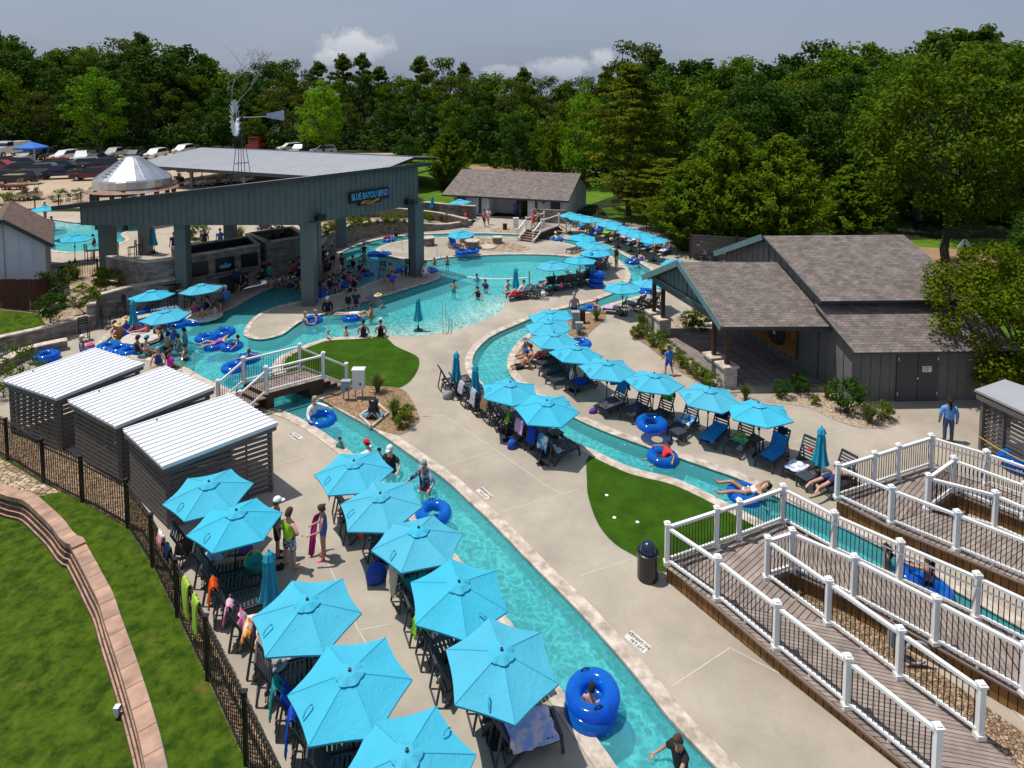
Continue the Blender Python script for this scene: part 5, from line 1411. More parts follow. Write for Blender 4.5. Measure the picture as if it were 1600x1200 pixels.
# umbrellas
def canopy_mat():
 m,nt,out=nmat('turquoise_canvas');L=nt.links.new
 tc=nt.nodes.new('ShaderNodeTexCoord')
 no=N(nt, 'ShaderNodeTexNoise',Scale=2.5,Detail=5.0);L(tc.outputs['Object'],no.inputs['Vector'])
 mx=N(nt, 'ShaderNodeMix',data_type='RGBA');mx.inputs[6].default_value=(0.055,0.43,0.61,1);mx.inputs[7].default_value=(0.08,0.50,0.70,1);L(no.outputs['Fac'],mx.inputs[0])
 oi=nt.nodes.new('ShaderNodeObjectInfo');hs=N(nt, 'ShaderNodeHueSaturation');a=N(nt, 'ShaderNodeMapRange');a.inputs[3].default_value=.96;a.inputs[4].default_value=1.03;L(oi.outputs['Random'],a.inputs[0]);L(a.outputs[0],hs.inputs['Value']);L(a.outputs[0],hs.inputs['Saturation']);L(mx.outputs[2],hs.inputs['Color'])
 b=N(nt, 'ShaderNodeBsdfPrincipled',Roughness=0.8);b.inputs['Specular IOR Level'].default_value=0.2;L(hs.outputs[0],b.inputs['Base Color'])
 wv=N(nt, 'ShaderNodeTexNoise',Scale=5.0,Detail=3.0,Distortion=1.5);mp=N(nt, 'ShaderNodeMapping');mp.inputs['Scale'].default_value=(1,1,.3);L(tc.outputs['Object'],mp.inputs[0]);L(mp.outputs[0],wv.inputs['Vector'])
 bp=N(nt, 'ShaderNodeBump',Strength=.35,Distance=.05);L(wv.outputs['Fac'],bp.inputs['Height']);L(bp.outputs[0],b.inputs['Normal'])
 tl=nt.nodes.new('ShaderNodeBsdfTranslucent');L(mx.outputs[2],tl.inputs[0])
 ms=nt.nodes.new('ShaderNodeMixShader');ms.inputs[0].default_value=.16;L(b.outputs[0],ms.inputs[1]);L(tl.outputs[0],ms.inputs[2]);L(ms.outputs[0],out.inputs[0])
 return m
M_canvas=canopy_mat()
M_seam=mk('canvas_seam',(0.04,0.36,0.52),.8,.1,6)
M_canvas_closed=mk('closed_canvas',(0.012,0.30,0.46),.8,.2,6,stretch=(5,5,.5))
UR,UZ,UA=1.22,1.66,1.98
def canopy_mesh():
 m=MB();nseg=6;vs=[];fs=[]
 rings=6
 vs.append((0,0,UA-.015))
 idx={}
 per=6
 for k in range(1,rings+1):
  t=k/rings
  for s in range(nseg):
   a0,a1=2*math.pi*s/nseg,2*math.pi*(s+1)/nseg
   for j in range(per):
    w=j/per
    x=math.cos(a0)*(1-w)+math.cos(a1)*w;y=math.sin(a0)*(1-w)+math.sin(a1)*w
    sag=math.sin(math.pi*w)*.075*t*(.4+.6*math.sin(math.pi*min(1,t)))
    pin=math.sin(math.pi*w)*.045*t**3
    vs.append((x*UR*t*(1-pin),y*UR*t*(1-pin),UA-(UA-UZ)*t**1.12-sag))
 n=nseg*per
 for j in range(n):fs.append((0,1+j,1+(j+1)%n))
 for k in range(rings-1):
  for j in range(n):
   a=1+k*n+j;b=1+k*n+(j+1)%n;fs.append((a,a+n,b+n,b))
 base=1+(rings-1)*n
 m.add(vs,fs)
 hv=[];hf=[]
 for j in range(n):
  p=vs[base+j];hv+=[p,(p[0]*.995,p[1]*.995,p[2]-.045)]
 for j in range(n):hf.append((2*j,2*j+1,(2*j+3)%(2*n),(2*j+2)%(2*n)))
 m.add(hv,hf)
 return m
def make_umbrella():
 root=empty('pool_umbrella',(0,0,0))
 o=canopy_mesh().build('canopy',M_canvas,root,False)
 for s in range(6):
  a=math.pi*s/3;t=MB();pr=[((UR*k/6)*math.cos(a),(UR*k/6)*math.sin(a),UA-(UA-UZ)*(k/6)**1.12+.004)for k in range(1,7)]
  t.tube(pr,.007,4);t.build('seam',M_seam,o)
 t=MB();a=.5;t.tube([(UR*r_*math.cos(a+d_),UR*r_*math.sin(a+d_),UA-(UA-UZ)*r_**1.12+z_)for r_,d_,z_ in((.62,0,-.03),(.66,.02,.035),(.74,.05,.03),(.80,.09,-.035))],.018,5);t.build('tie_strap',M_canvas,o)
 v=MB();vs=[(0,0,UA+.05)];fs=[];n=24
 for k,(r_,z)in enumerate(((.12,.03),(.27,-.035))):
  for j in range(n):
   a=2*math.pi*j/n;rr=r_*(1+(.10*math.cos(6*a)if k else 0));vs.append((rr*math.cos(a),rr*math.sin(a),UA+z+(.012*math.cos(6*a)if k else 0)))
 for j in range(n):fs.append((0,1+j,1+(j+1)%n));a=1+j;b=1+(j+1)%n;fs.append((a,a+n,b+n,b))
 v.add(vs,fs);v.build('vent_cap',M_canvas,o)
 f=MB();f.lathe([(.012,UA+.04),(.035,UA+.06),(.03,UA+.09),(.0,UA+.1)],8);f.build('finial',M_black,root)
 p=MB();p.tube([(0,0,.02),(0,0,UA-.02)],.022,8);p.build('pole',M_black,root)
 c=MB();c.lathe([(.04,1.02),(.05,1.06),(.05,1.14),(.035,1.18)],8);c.bar((0,.03,1.1),(.0,.11,1.1),.02,.02);c.build('crank',M_black,root)
 b=MB();b.lathe([(.26,.0),(.26,.05),(.08,.09),(.035,.3),(.03,.32)],14);b.build('base',M_black,root)
 for s in range(6):
  a=2*math.pi*s/6;r=MB();r.bar((.03*math.cos(a),.03*math.sin(a),UA-.07),(UR*.97*math.cos(a),UR*.97*math.sin(a),UZ-.025),.015,.02);r.build('rib',M_black,root)
 return root
def make_closed():
 root=empty('closed_umbrella',(0,0,0));m=MB();n=36;vs=[];fs=[]
 prof=[(.03,1.92),(.09,1.86),(.15,1.70),(.10,1.69),(.12,1.5),(.14,1.15),(.19,.8),(.23,.62),(.19,.60)]
 for k,(r_,z)in enumerate(prof):
  for j in range(n):
   a=2*math.pi*j/n;f=.28 if k>3 else .12;rr=r_*(1+f*math.cos(6*a+k*.12));vs.append((rr*math.cos(a),rr*math.sin(a),z+(.05*math.cos(6*a)if k>6 else 0)))
 for i in range(len(prof)-1):
  for j in range(n):fs.append((i*n+j,i*n+(j+1)%n,(i+1)*n+(j+1)%n,(i+1)*n+j))
 fs.append(tuple(range(n)));m.add(vs,fs);m.build('canopy',M_canvas_closed,root)
 p=MB();p.tube([(0,0,.02),(0,0,1.95)],.022,8);p.build('pole',M_black,root)
 b=MB();b.lathe([(.26,.0),(.26,.05),(.08,.09),(.035,.3),(.03,.32)],14);b.build('base',M_black,root)
 return root
UMB=make_umbrella();CLO=make_closed()
first={'u':True, 'c':True}
def umbrella(u,v,label,vert=None,z0=0.0,sc=1.0,tilt=None):
 o=UMB if first['u']else copy_tree(UMB);first['u']=False
 a=P(u,v,z0+(UA+.06)*sc);o.location=(a.x,a.y,z0);o.scale=(sc,sc,sc)
 rz=rnd.uniform(0,1.05)
 if vert:
  w=P(vert[0],vert[1],z0+UZ*sc);rz=math.atan2(w.y-a.y,w.x-a.x)
 o.rotation_euler=(rnd.uniform(-.06,.06),rnd.uniform(-.06,.06),rz)
 tag(o,label, 'umbrella', 'open turquoise pool umbrellas');return o
def closed(u,v,label,z0=0.0):
 o=CLO if first['c']else copy_tree(CLO);first['c']=False
 a=P(u,v,z0+1.95);o.location=(a.x,a.y,z0);o.rotation_euler=(rnd.uniform(-.03,.03),rnd.uniform(-.03,.03),rnd.uniform(0,1))
 tag(o,label, 'umbrella', 'folded turquoise umbrellas');return o
UL=[(326,751, 'open umbrella right against the slatted side of the nearest cabana',(252.5,788)),(364,800.5, 'open umbrella beside the man in the lime tank top, shading a reclining person',(287,843)),(477,936.5, 'open umbrella over the orange towel by the picket fence',(385,967)),(551,1043, 'large open umbrella over the teal and blue towels by the fence',(447,1082)),(637,1171, 'nearest open umbrella, cut by the bottom edge of the photo',(756,1176)),(554.7,718, 'open umbrella beside the man in the black shirt wading in the channel',(490,740)),(602,766.6, 'open umbrella right of the girl in blue, over a floating ring',(532,781)),(649.6,829.4, 'open umbrella over the blue bag and the orange towel chair',(578,867.5)),(709,906, 'open umbrella above the cream towel hung on a chair',(720,985)),(778,1011, 'open umbrella over the magenta towel at the channel edge',(715,1091)),(794,597.5, 'open umbrella beside a folded one over the central lounger row',(745.6,602)),(854,623, 'open umbrella at the near end of the central lounger row',(902,641.6)),(864,484, 'open umbrella nearest the kiosk cabinet, farthest of the tight riverside stack',None),(859,499, 'open umbrella second in the tight riverside stack by the kiosk',None),(864,520, 'open umbrella over the people sitting on the river edge',None),(897,541, 'open umbrella below the blue ring on the stage-side deck',(855,553)),(948,563, 'open umbrella over the blue towel lounger on the stage side',(904.7,572.5)),(1020,584, 'open umbrella over the messy lounger with the white and blue bag',(975,594)),(1106,605.5, 'open umbrella by the lounger carrying a blue ring',(1056.6,611)),(1189,631.5, 'open umbrella nearest the stage house shrubs, over the green towel',(1238,662)),(974,440.5, 'open umbrella on the far bank left of the stage porch posts',None),(1018,433, 'open umbrella half hidden by the stage porch gable',None),(867,407, 'open umbrella with the sun hats beside the main pool edge',None),(906,400, 'open umbrella beside the stacked blue rings at the main pool',None),(931.6,388, 'nearest of four overlapping umbrellas where the main pool ends',None),(934,379, 'second nearest of four overlapping umbrellas where the main pool ends',None),(921,375, 'third of four overlapping umbrellas where the main pool ends',None),(909,365, 'farthest of four overlapping umbrellas where the main pool ends',None),(891,331, 'first umbrella of the far lawn row, next to the stone screen wall',None),(905,334, 'second umbrella of the far lawn row from the stone screen wall',None),(925,338, 'third umbrella of the far lawn row from the stone screen wall',None),(952,343, 'fourth umbrella of the far lawn row from the stone screen wall',None),(966,350, 'fifth umbrella of the far lawn row from the stone screen wall',None),(986,355.5, 'sixth umbrella of the far lawn row from the stone screen wall',None),(1000,361, 'seventh umbrella of the far lawn row from the stone screen wall',None),(1022,368, 'last umbrella of the far lawn row, toward the slat screen',None),(1057,405, 'lone open umbrella in front of the slat screen behind the stage porch',None),(720,359, 'open umbrella on the rocky pad by the stone drums',None),(237,453, 'open umbrella by the black dome bin at the swim-up tables',None),(260,483, 'open umbrella standing in the water over a crowded swim-up table',None),(315.6,443, 'open umbrella in the water beside the stone pier',None)]
for u,v,l,vt in UL:umbrella(u,v,l,vt)
umbrella(720,310.6, 'open umbrella on the path in front of the restroom building',None,.25);umbrella(70,321, 'open umbrella on the beach of the upper pool above the shed roof',None,1.4);umbrella(115,365, 'open umbrella across the upper pool, partly hidden by a column',None,1.4)
for u,v,l,z in((712,549, 'folded umbrella at the far end of the central lounger row',0),(743,569, 'folded umbrella beside the striped towel in the central lounger row',0),(653,464, 'folded umbrella standing in the shallow beach entry',-.15),(806,418, 'folded umbrella at the main pool corner by the loungers',0),(1283,666, 'folded umbrella beside the lounger with the sunbather',0),(420,861, 'pale folded umbrella beside the green bucket and the lime tank top man',0),(675,305, 'folded umbrella far off below the cart shelter',.3),(174,360, 'folded umbrella on the upper pool deck',1.4),(240,355, 'folded umbrella behind a column at the upper pool',1.4),(207,468, 'folded umbrella at the swim-up tables beside the open one',0),(924,393, 'folded umbrella among the crowded loungers at the main pool end',0)):
 closed(u,v,l,z)
# loungers
M_resin=mk('charcoal_resin',(0.040,0.052,0.066),.5,.2,4)
def make_lounger(ang,name='sun_lounger'):
 root=empty(name,(0,0,0));W_=.62;zs=.34
 m=MB()
 for s in(-1,1):m.bar((.62,s*W_/2,zs-.03),(-.62,s*W_/2,zs-.03),.045,.07)
 for x in(.6,0,-.55):m.bar((x,-W_/2,zs-.05),(x,W_/2,zs-.05),.04,.05)
 m.build('frame',M_resin,root)
 m=MB()
 for i in range(11):m.box((.60-i*.098,0,zs+.015),(.062,W_-.03,.022))
 m.build('seat',M_resin,root)
 c,s_=math.cos(ang),math.sin(ang);hx,hz_=-.42,zs+.0;L_=.80
 m=MB()
 for i in range(8):
  t=.06+i*.1;m.box((hx-t*c,0,hz_+t*s_),(.058,W_-.06,.022),ry=ang)
 for s in(-1,1):m.bar((hx,s*(W_/2-.03),hz_),(hx-L_*c,s*(W_/2-.03),hz_+L_*s_),.04,.05)
 m.bar((hx-L_*c,-W_/2+.02,hz_+L_*s_),(hx-L_*c,W_/2-.02,hz_+L_*s_),.04,.06)
 m.build('backrest',M_resin,root)
 for s in(-1,1):
  l=MB();l.bar((.58,s*(W_/2+.01),zs-.02),(.62,s*(W_/2+.01),0),.05,.06);l.build('leg',M_resin,root)
  l=MB();l.bar((-.15,s*(W_/2+.01),zs-.02),(-.62,s*(W_/2+.01),0),.045,.06);l.build('leg',M_resin,root)
 m=MB();k=.62
 for s in(-1,1):m.bar((hx-L_*k*c,s*(W_/2-.06),hz_+L_*k*s_-.03),(-.80,s*(W_/2-.06),.03),.035,.045)
 m.bar((-.80,-W_/2+.06,.04),(-.80,W_/2-.06,.04),.035,.035);m.bar((-.60,-W_/2,.12),(-.60,W_/2,.12),.03,.03)
 m.build('back_prop',M_resin,root)
 return root
LNG={a:make_lounger(R(a), 'sun_lounger')for a in(62,35)}
lfirst={62:True,35:True}
def lounger(foot,head,label,a=62,sc=1.0,z=0.0):
 o=LNG[a]if lfirst[a]else copy_tree(LNG[a]);lfirst[a]=False
 f,h=P(*foot,z),P(*head,z);d=f-h;o.location=(f+h)/2;o.location.z=z;o.rotation_euler=(0,0,math.atan2(d.y,d.x));o.scale=(sc,sc,sc)
 tag(o,label, 'lounger', 'charcoal sun loungers');return o
def lpoint(o,x,y,z):
 M=Matrix.LocRotScale(o.location,o.rotation_euler,o.scale);return M@Vector((x,y,z))
LL={}
def row(n,f0,f1,h0,h1,labels,key,a=62):
 for i in range(n):
  t=i/(n-1)if n>1 else 0
  LL[key+str(i)]=lounger((f0[0]+(f1[0]-f0[0])*t,f0[1]+(f1[1]-f0[1])*t),(h0[0]+(h1[0]-h0[0])*t,h0[1]+(h1[1]-h0[1])*t),labels[i],a)
ordn=['first', 'second', 'third', 'fourth', 'fifth', 'sixth', 'seventh', 'eighth', 'ninth', 'tenth', 'eleventh', 'twelfth']
row(10,(737,600),(900,704),(689,609),(853,724),[f'{ordn[i]} lounger of the central deck row counted from the folded umbrella' for i in range(10)], 'c')
for k,f,h,l in(('r0',(931,653),(978,633), 'stage-side lounger with the patterned towel heap at the river'),('r1',(972,662),(1012,640), 'stage-side lounger with the dark blue ball-shaped bag'),('r2',(1013,672),(1044,651), 'stage-side lounger carrying a blue ring, multicoloured towel on its back'),('r3',(1050,687),(1084,664), 'stage-side lounger with a crumpled blue and white towel on the seat'),('r4',(1102,702),(1131,675), 'stage-side lounger with navy back towel and bright blue seat towel'),('r5',(1139,717),(1170,689), 'stage-side lounger with the yellow-green towel and a green cloth on its back'),('r6',(1189,737),(1222,711), 'stage-side lounger draped all over in a mid-blue towel'),('r7',(1229,756),(1270,726), 'stage-side lounger with white towels beside the folded umbrella'),('r8',(1276,778),(1330,752), 'stage-side lounger under the lying sunbather'),('r9',(840,594),(889,580), 'empty stage-side lounger next to the one with the hanging white bag'),('r10',(833,582),(884,567), 'empty stage-side lounger behind the people on the river edge'),('r11',(884,617),(930,600), 'stage-side lounger with the steel-blue towel over its whole back'),('r12',(852,607),(899,591), 'stage-side lounger with the small white bag hanging behind its back'),('r13',(826,570),(874,556), 'stage-side lounger with the multicoloured striped towel over its foot')):
 LL[k]=lounger(f,h,l)
for k,f,h,l in(('a1',(588,795),(533,808), 'lounger under the umbrella nearest the wading men, its grey-green towel over the back'),('a2',(601,824),(548,840), 'empty lounger behind the girl in blue, facing the channel'),('a3',(640,848),(584,868), 'lounger with a small orange towel on its back'),('a4',(688,888),(622,916), 'lounger next to the blue duffel bag'),('a5',(690,915),(630,944), 'lounger with the cream towel hanging over its back'),('a6',(722,968),(645,996), 'empty lounger between the cream and the lime-green towels'),('a7',(742,1006),(666,1032), 'lounger with the lime-green towel over its back'),('a8',(768,1056),(690,1086), 'lounger with sandals underneath at the channel edge'),('a9',(838,1098),(740,1130), 'lounger covered by a magenta towel'),('a10',(878,1150),(775,1182), 'lounger covered by a pastel tie-dye towel')):
 LL[k]=lounger(f,h,l)
for k,f,h,l in(('f1',(346,864),(292,876), 'fence-side lounger beside the cabana wall with a brown striped bag'),('f2',(392,890),(316,908), 'fence-side lounger with the person in a light blue shirt reclining'),('f3',(408,916),(330,934), 'fence-side lounger with bags and green toys in the shade'),('f4',(425,942),(348,968), 'fence-side lounger with the orange towel over its back'),('f5',(455,984),(372,1004), 'fence-side lounger with the pink tied towel'),('f6',(488,1026),(400,1046), 'fence-side lounger with the orange floral towel'),('f7',(512,1060),(408,1088), 'fence-side lounger with a sun hat on bare slats'),('f8',(545,1106),(440,1140), 'fence-side lounger with the teal towel over its back'),('f9',(575,1160),(466,1190), 'fence-side lounger with the royal blue towel over its back'),('f10',(606,1215),(492,1240), 'nearest fence-side lounger with a green box on it, cut by the bottom edge')):
 LL[k]=lounger(f,h,l)
for i,(f,h,a)in enumerate((((797,469),(818,466),35),((813,464),(836,466),35),((832,459),(856,461),35),((848,446),(862,455),62),((862,445),(876,454),62),((876,443),(890,452),62),((890,441),(904,450),62),((904,437),(920,446),62),((917,430),(936,434),62),((925,418),(944,421),62),((922,409),(942,411),62),((886,397),(908,392),35))):
 LL['m%d'%i]=lounger(f,h,('lounger with red towel at the main pool corner', 'lounger with the pink bag at the main pool corner', 'dark lounger with a white bag on the ground beside it', 'lounger with bright blue towel back at the main pool', 'lounger with red and black bag back at the main pool', 'dark high-backed lounger at the main pool, under the first umbrella', 'dark high-backed lounger with teal towel at the main pool', 'lounger with red and white towel beside the stacked rings', 'lounger behind the stacked rings facing the pool', 'lounger near the standing man in black', 'dark lounger under the four overlapping umbrellas', 'dark empty lounger on the deck at the top of the main pool')[i],a)
row(12,(886,358),(1020,404),(906,349),(1052,392),[f'{ordn[i]} lounger of the far bank row counted from the stone screen wall' for i in range(12)], 'b',35)
for k,f,h,l in(('k0',(944,488),(974,491), 'lounger with a purple towel by the kiosk bed'),('k1',(978,479),(1001,487), 'dark upright lounger by the kiosk bed'),('k2',(1000,474),(1026,483), 'lounger heaped with pink and navy towels by the porch posts'),('p0',(722,392),(704,386), 'lounger with navy towel on the rocky pad by the pool'),('p1',(742,391),(730,384), 'lounger with blue rings on the rocky pad by the pool'),('s0',(1085,410),(1108,401), 'lounger with pink towel in front of the slat screen'),('s1',(1100,412),(1124,403), 'lounger with dark towel in front of the slat screen')):
 LL[k]=lounger(f,h,l)
def make_table():
 root=empty('side_table',(0,0,0));m=MB()
 for i in range(5):m.box((-.2+i*.1,0,.43),(.085,.46,.025))
 m.build('table_top',M_resin,root)
 for x in(-.19,.19):
  for y in(-.19,.19):l=MB();l.box((x,y,.21),(.045,.045,.42));l.build('leg',M_resin,root)
 return root
TB=make_table();tf=[True]
def side_table(u,v,label,rz=.5,z=0):
 o=TB if tf[0]else copy_tree(TB);tf[0]=False;o.location=P(u,v,z);o.rotation_euler=(0,0,rz);tag(o,label, 'table', 'small dark side tables');return o
for u,v,l in((868,692, 'side table with bottles near the end of the central row'),(1060,690, 'side table beside the blue and white towel lounger'),(1180,702, 'side table with teal cloth under the umbrella by the green towel'),(1258,762, 'side table between the white towel lounger and the sunbather'),(838,1078, 'side table at the channel edge beside the magenta towel'),(640,905, 'side table between loungers under the blue bag umbrella'),(560,818, 'side table under the umbrella by the girl in blue'),(956,640, 'side table with a white cup beside the patterned towels')):
 side_table(u,v,l)
# towels (thin folded cloth laid over or hung on things)
def cloth_mat(name,a,b=None,sc=18.0,pat='stripe'):
 m,nt,out=nmat(name);L=nt.links.new
 bs=N(nt, 'ShaderNodeBsdfPrincipled',Roughness=.95);bs.inputs['Specular IOR Level'].default_value=.1
 tc=nt.nodes.new('ShaderNodeTexCoord')
 if b is None:b=tuple(x*.7 for x in a)
 if pat=='stripe':
  t=N(nt, 'ShaderNodeTexWave',Scale=sc*.2,Distortion=.4);t.bands_direction='Y';L(tc.outputs['UV'],t.inputs['Vector']);f=t.outputs['Fac']
  cr=N(nt, 'ShaderNodeMapRange');cr.inputs[1].default_value=.45;cr.inputs[2].default_value=.55;L(f,cr.inputs[0]);f=cr.outputs[0]
 else:
  t=N(nt, 'ShaderNodeTexNoise',Scale=sc*.35,Detail=3.0);L(tc.outputs['Object'],t.inputs['Vector']);cr=N(nt, 'ShaderNodeMapRange');cr.inputs[1].default_value=.44;cr.inputs[2].default_value=.58;L(t.outputs['Fac'],cr.inputs[0]);f=cr.outputs[0]
 mx=N(nt, 'ShaderNodeMix',data_type='RGBA');mx.inputs[6].default_value=c4(a);mx.inputs[7].default_value=c4(b);L(f,mx.inputs[0]);L(mx.outputs[2],bs.inputs['Base Color'])
 L(bs.outputs[0],out.inputs[0]);return m
CL={'orange':cloth_mat('orange_cloth',(.75,.10,.012),(.6,.07,.01)), 'apricot':cloth_mat('apricot_cloth',(.75,.28,.05),(.8,.62,.45),9, 'noise'), 'pink':cloth_mat('pink_cloth',(.72,.12,.32),(.78,.6,.62),10, 'noise'), 'magenta':cloth_mat('magenta_cloth',(.30,.008,.13),(.48,.06,.26),60), 'tiedye':cloth_mat('tiedye_cloth',(.36,.42,.74),(.74,.58,.66),14, 'noise'), 'teal':cloth_mat('teal_cloth',(.02,.30,.27)), 'royal':cloth_mat('royal_cloth',(.015,.07,.5),(.01,.05,.36)), 'blue':cloth_mat('blue_cloth',(.02,.18,.48),(.03,.24,.55)), 'navy':cloth_mat('navy_cloth',(.012,.025,.09)), 'lime':cloth_mat('lime_cloth',(.22,.50,.02),(.03,.22,.03),12, 'noise'), 'cream':cloth_mat('cream_cloth',(.62,.58,.45),(.5,.47,.36)), 'stripe':cloth_mat('navy_white_stripe',(.75,.76,.78),(.03,.05,.22),60), 'brown':cloth_mat('brown_cloth',(.28,.18,.10),(.20,.13,.08)), 'red':cloth_mat('red_cloth',(.62,.03,.05),(.5,.02,.04)), 'white':cloth_mat('white_cloth',(.72,.72,.75),(.2,.25,.5),14, 'noise'), 'lavender':cloth_mat('lavender_cloth',(.48,.30,.55),(.55,.4,.6)), 'rainbow':cloth_mat('patchwork_cloth',(.65,.25,.28),(.75,.7,.62),16, 'noise'), 'wave':cloth_mat('blue_white_cloth',(.03,.25,.6),(.7,.75,.8),10, 'noise'), 'steel':cloth_mat('steel_blue_cloth',(.03,.13,.26),(.04,.16,.30)), 'neon':cloth_mat('yellow_green_cloth',(.45,.62,.06),(.25,.45,.08),80), 'greengold':cloth_mat('green_gold_cloth',(.05,.35,.16),(.55,.45,.1),12, 'noise'), 'purple':cloth_mat('purple_cloth',(.16,.04,.32)), 'grey':cloth_mat('grey_cloth',(.25,.27,.27)),}
def sheet(path,w,name,mat,label,cat='towel',parentless=True,jag=.04,thick=.012,seed=0,group=None,nw=6):
 """cloth strip following a 3D path, width vector given, with folds"""
 r=random.Random(seed);path=[Vector(p)for p in path];w=Vector(w)
 me=bpy.data.meshes.new(name);vs=[];fs=[];uv=[]
 fine=catrom([tuple(p)for p in path],False,4);n=len(fine);ph=r.uniform(0,6)
 for i,p in enumerate(fine):
  a=Vector(fine[max(0,i-1)]);b=Vector(fine[min(n-1,i+1)]);t=(b-a).normalized();nr=w.cross(t).normalized()
  for j in range(nw+1):
   s=j/nw-.5;d=math.sin(s*14+ph+i*.25)*jag*.5+r.uniform(-.3,.3)*jag*.4
   e=1+(r.uniform(-.05,.05)if j in(0,nw)else 0)
   vs.append(tuple(Vector(p)+w*s*e+nr*d+(t*r.uniform(-.04,.04)if i in(0,n-1)else Vector())))
   uv.append((i/n,j/nw))
 for i in range(n-1):
  for j in range(nw):
   a=i*(nw+1)+j;fs.append((a,a+1,a+nw+2,a+nw+1))
 me.from_pydata(vs,[],fs);l=me.uv_layers.new(name='UVMap')
 for k,lp in enumerate(me.loops):l.data[k].uv=uv[lp.vertex_index]
 me.polygons.foreach_set('use_smooth',[True]*len(me.polygons));me.materials.append(mat)
 o=bpy.data.objects.new(name,me);C.objects.link(o)
 md=o.modifiers.new('thick', 'SOLIDIFY');md.thickness=thick;md.offset=0
 tag(o,label,cat,group);return o
def back_towel(k,mat,label,drop=.5,front=.2,w=.44,ang=62,seed=1,yo=0.0):
 o=LL[k];c,s=math.cos(R(ang)),math.sin(R(ang));L_=.80;hx,hz_=-.42,.34
 q=lambda t,off:lpoint(o,hx-t*c+off*s,yo,hz_+t*s+off*c)
 top=lpoint(o,hx-(L_+.03)*c,yo,hz_+(L_+.05)*s)
 rear=[lpoint(o,hx-L_*c-.06-.02*j,yo,hz_+L_*s-drop*j/3)for j in range(1,4)]
 fr=[q(L_-front*j/2,.045)for j in(2,1)]
 wv=lpoint(o,0,1,0)-lpoint(o,0,0,0)
 return sheet(fr+[top]+rear,wv*w, 'towel',CL[mat],label,seed=seed,jag=.05)
def seat_towel(k,mat,label,x0=-.4,x1=.62,up=.0,w=.56,ang=62,seed=2,side=0.0):
 o=LL[k];c,s=math.cos(R(ang)),math.sin(R(ang));pts=[]
 if up>0:pts+=[lpoint(o,-.42-up*c+.05*s,0,.34+up*s+.05*c),lpoint(o,-.42-up*.4*c+.05*s,0,.34+up*.4*s+.05*c)]
 pts+=[lpoint(o,x0,side,.40),lpoint(o,(x0+x1)/2,side,.385),lpoint(o,x1,side,.385)]
 if x1>.6:pts+=[lpoint(o,x1+.08,side,.30)]
 wv=lpoint(o,0,1,0)-lpoint(o,0,0,0)
 return sheet(pts,wv*w, 'towel',CL[mat],label,seed=seed,jag=.06)
back_towel('f4', 'orange', 'orange towel hanging over the back of a fence-side lounger',.55,.15)
back_towel('f5', 'pink', 'pink towel tied to the lounger back beside the orange one',.45,.1,.3,seed=3);seat_towel('f5', 'pink', 'pink and white towel spread on the seat by the fence',-.4,.55,.4,seed=4)
back_towel('f6', 'apricot', 'apricot towel end hanging behind the lounger near the fence',.3,.1,.5,seed=5);seat_towel('f6', 'apricot', 'apricot towel with white flowers spread on a lounger seat',-.4,.5,.5,.7,seed=6)
back_towel('f8', 'teal', 'teal towel hanging over a lounger back by the fence',.7,.3,.4,seed=7,yo=.05);back_towel('f9', 'royal', 'royal blue towel hanging over a lounger back by the fence',.75,.1,.36,seed=8)
seat_towel('f8', 'royal', 'royal blue cover bunched on the lounger in front of the teal towel',-.4,.3,.7,seed=9)
back_towel('a1', 'grey', 'grey-green towel folded over a lounger back beside the channel umbrella',.25,.2,.5,seed=10);back_towel('a3', 'orange', 'small orange-red towel over a lounger back behind the girl in blue',.38,.1,.22,seed=11)
back_towel('a5', 'cream', 'cream towel hanging from a lounger back over the deck',.6,.1,.5,seed=12);seat_towel('a5', 'teal', 'teal towel on the lounger behind the cream one',-.4,.2,.7,seed=13);back_towel('a7', 'lime', 'lime-green printed towel over a lounger back',.3,.4,.36,seed=14)
seat_towel('a9', 'magenta', 'magenta striped towel stretched over a lounger',-.45,.5,.4,.7,seed=15);seat_towel('a10', 'tiedye', 'pastel tie-dye towel spread over the nearest channel lounger',-.45,.5,.3,.85,seed=16)
for k,m_,l,d,f,w in(('c2', 'stripe', 'first navy and white striped towel in the central row, beside the folded umbrella',.45,.2,.46),('c3', 'stripe', 'second navy and white striped towel in the central row, left of the brown towel',.6,.1,.46),('c4', 'brown', 'brown towel over a lounger back in the central row',.5,.2,.5),('c6', 'lime', 'lime-green towel next to the lavender one in the central row',.35,.2,.24),('c7', 'lavender', 'lavender towel over a lounger back in the central row',.45,.2,.5),('c8', 'royal', 'blue and red towel over the last but one lounger in the central row',.5,.3,.5),('c9', 'wave', 'blue and white towel over the nearest lounger of the central row',.45,.4,.5),('r4', 'navy', 'navy towel over a lounger back next to a bright blue seat towel',.3,.45,.5),('r5', 'teal', 'dark green cloth over the lounger back under the last stage-side umbrella',.25,.3,.26),('r11', 'steel', 'steel-blue towel draped over a whole lounger back',.5,.6,.58),('r0', 'blue', 'mid-blue towel over the lounger back beside the white and blue bag',.3,.45,.5),('r2', 'lime', 'green and magenta towel over the lounger back behind a blue ring',.2,.35,.44),('r6', 'navy', 'dark jacket over the back of the blue-draped lounger',.3,.2,.3)):
 back_towel(k,m_,l,d,f,w,seed=len(l))
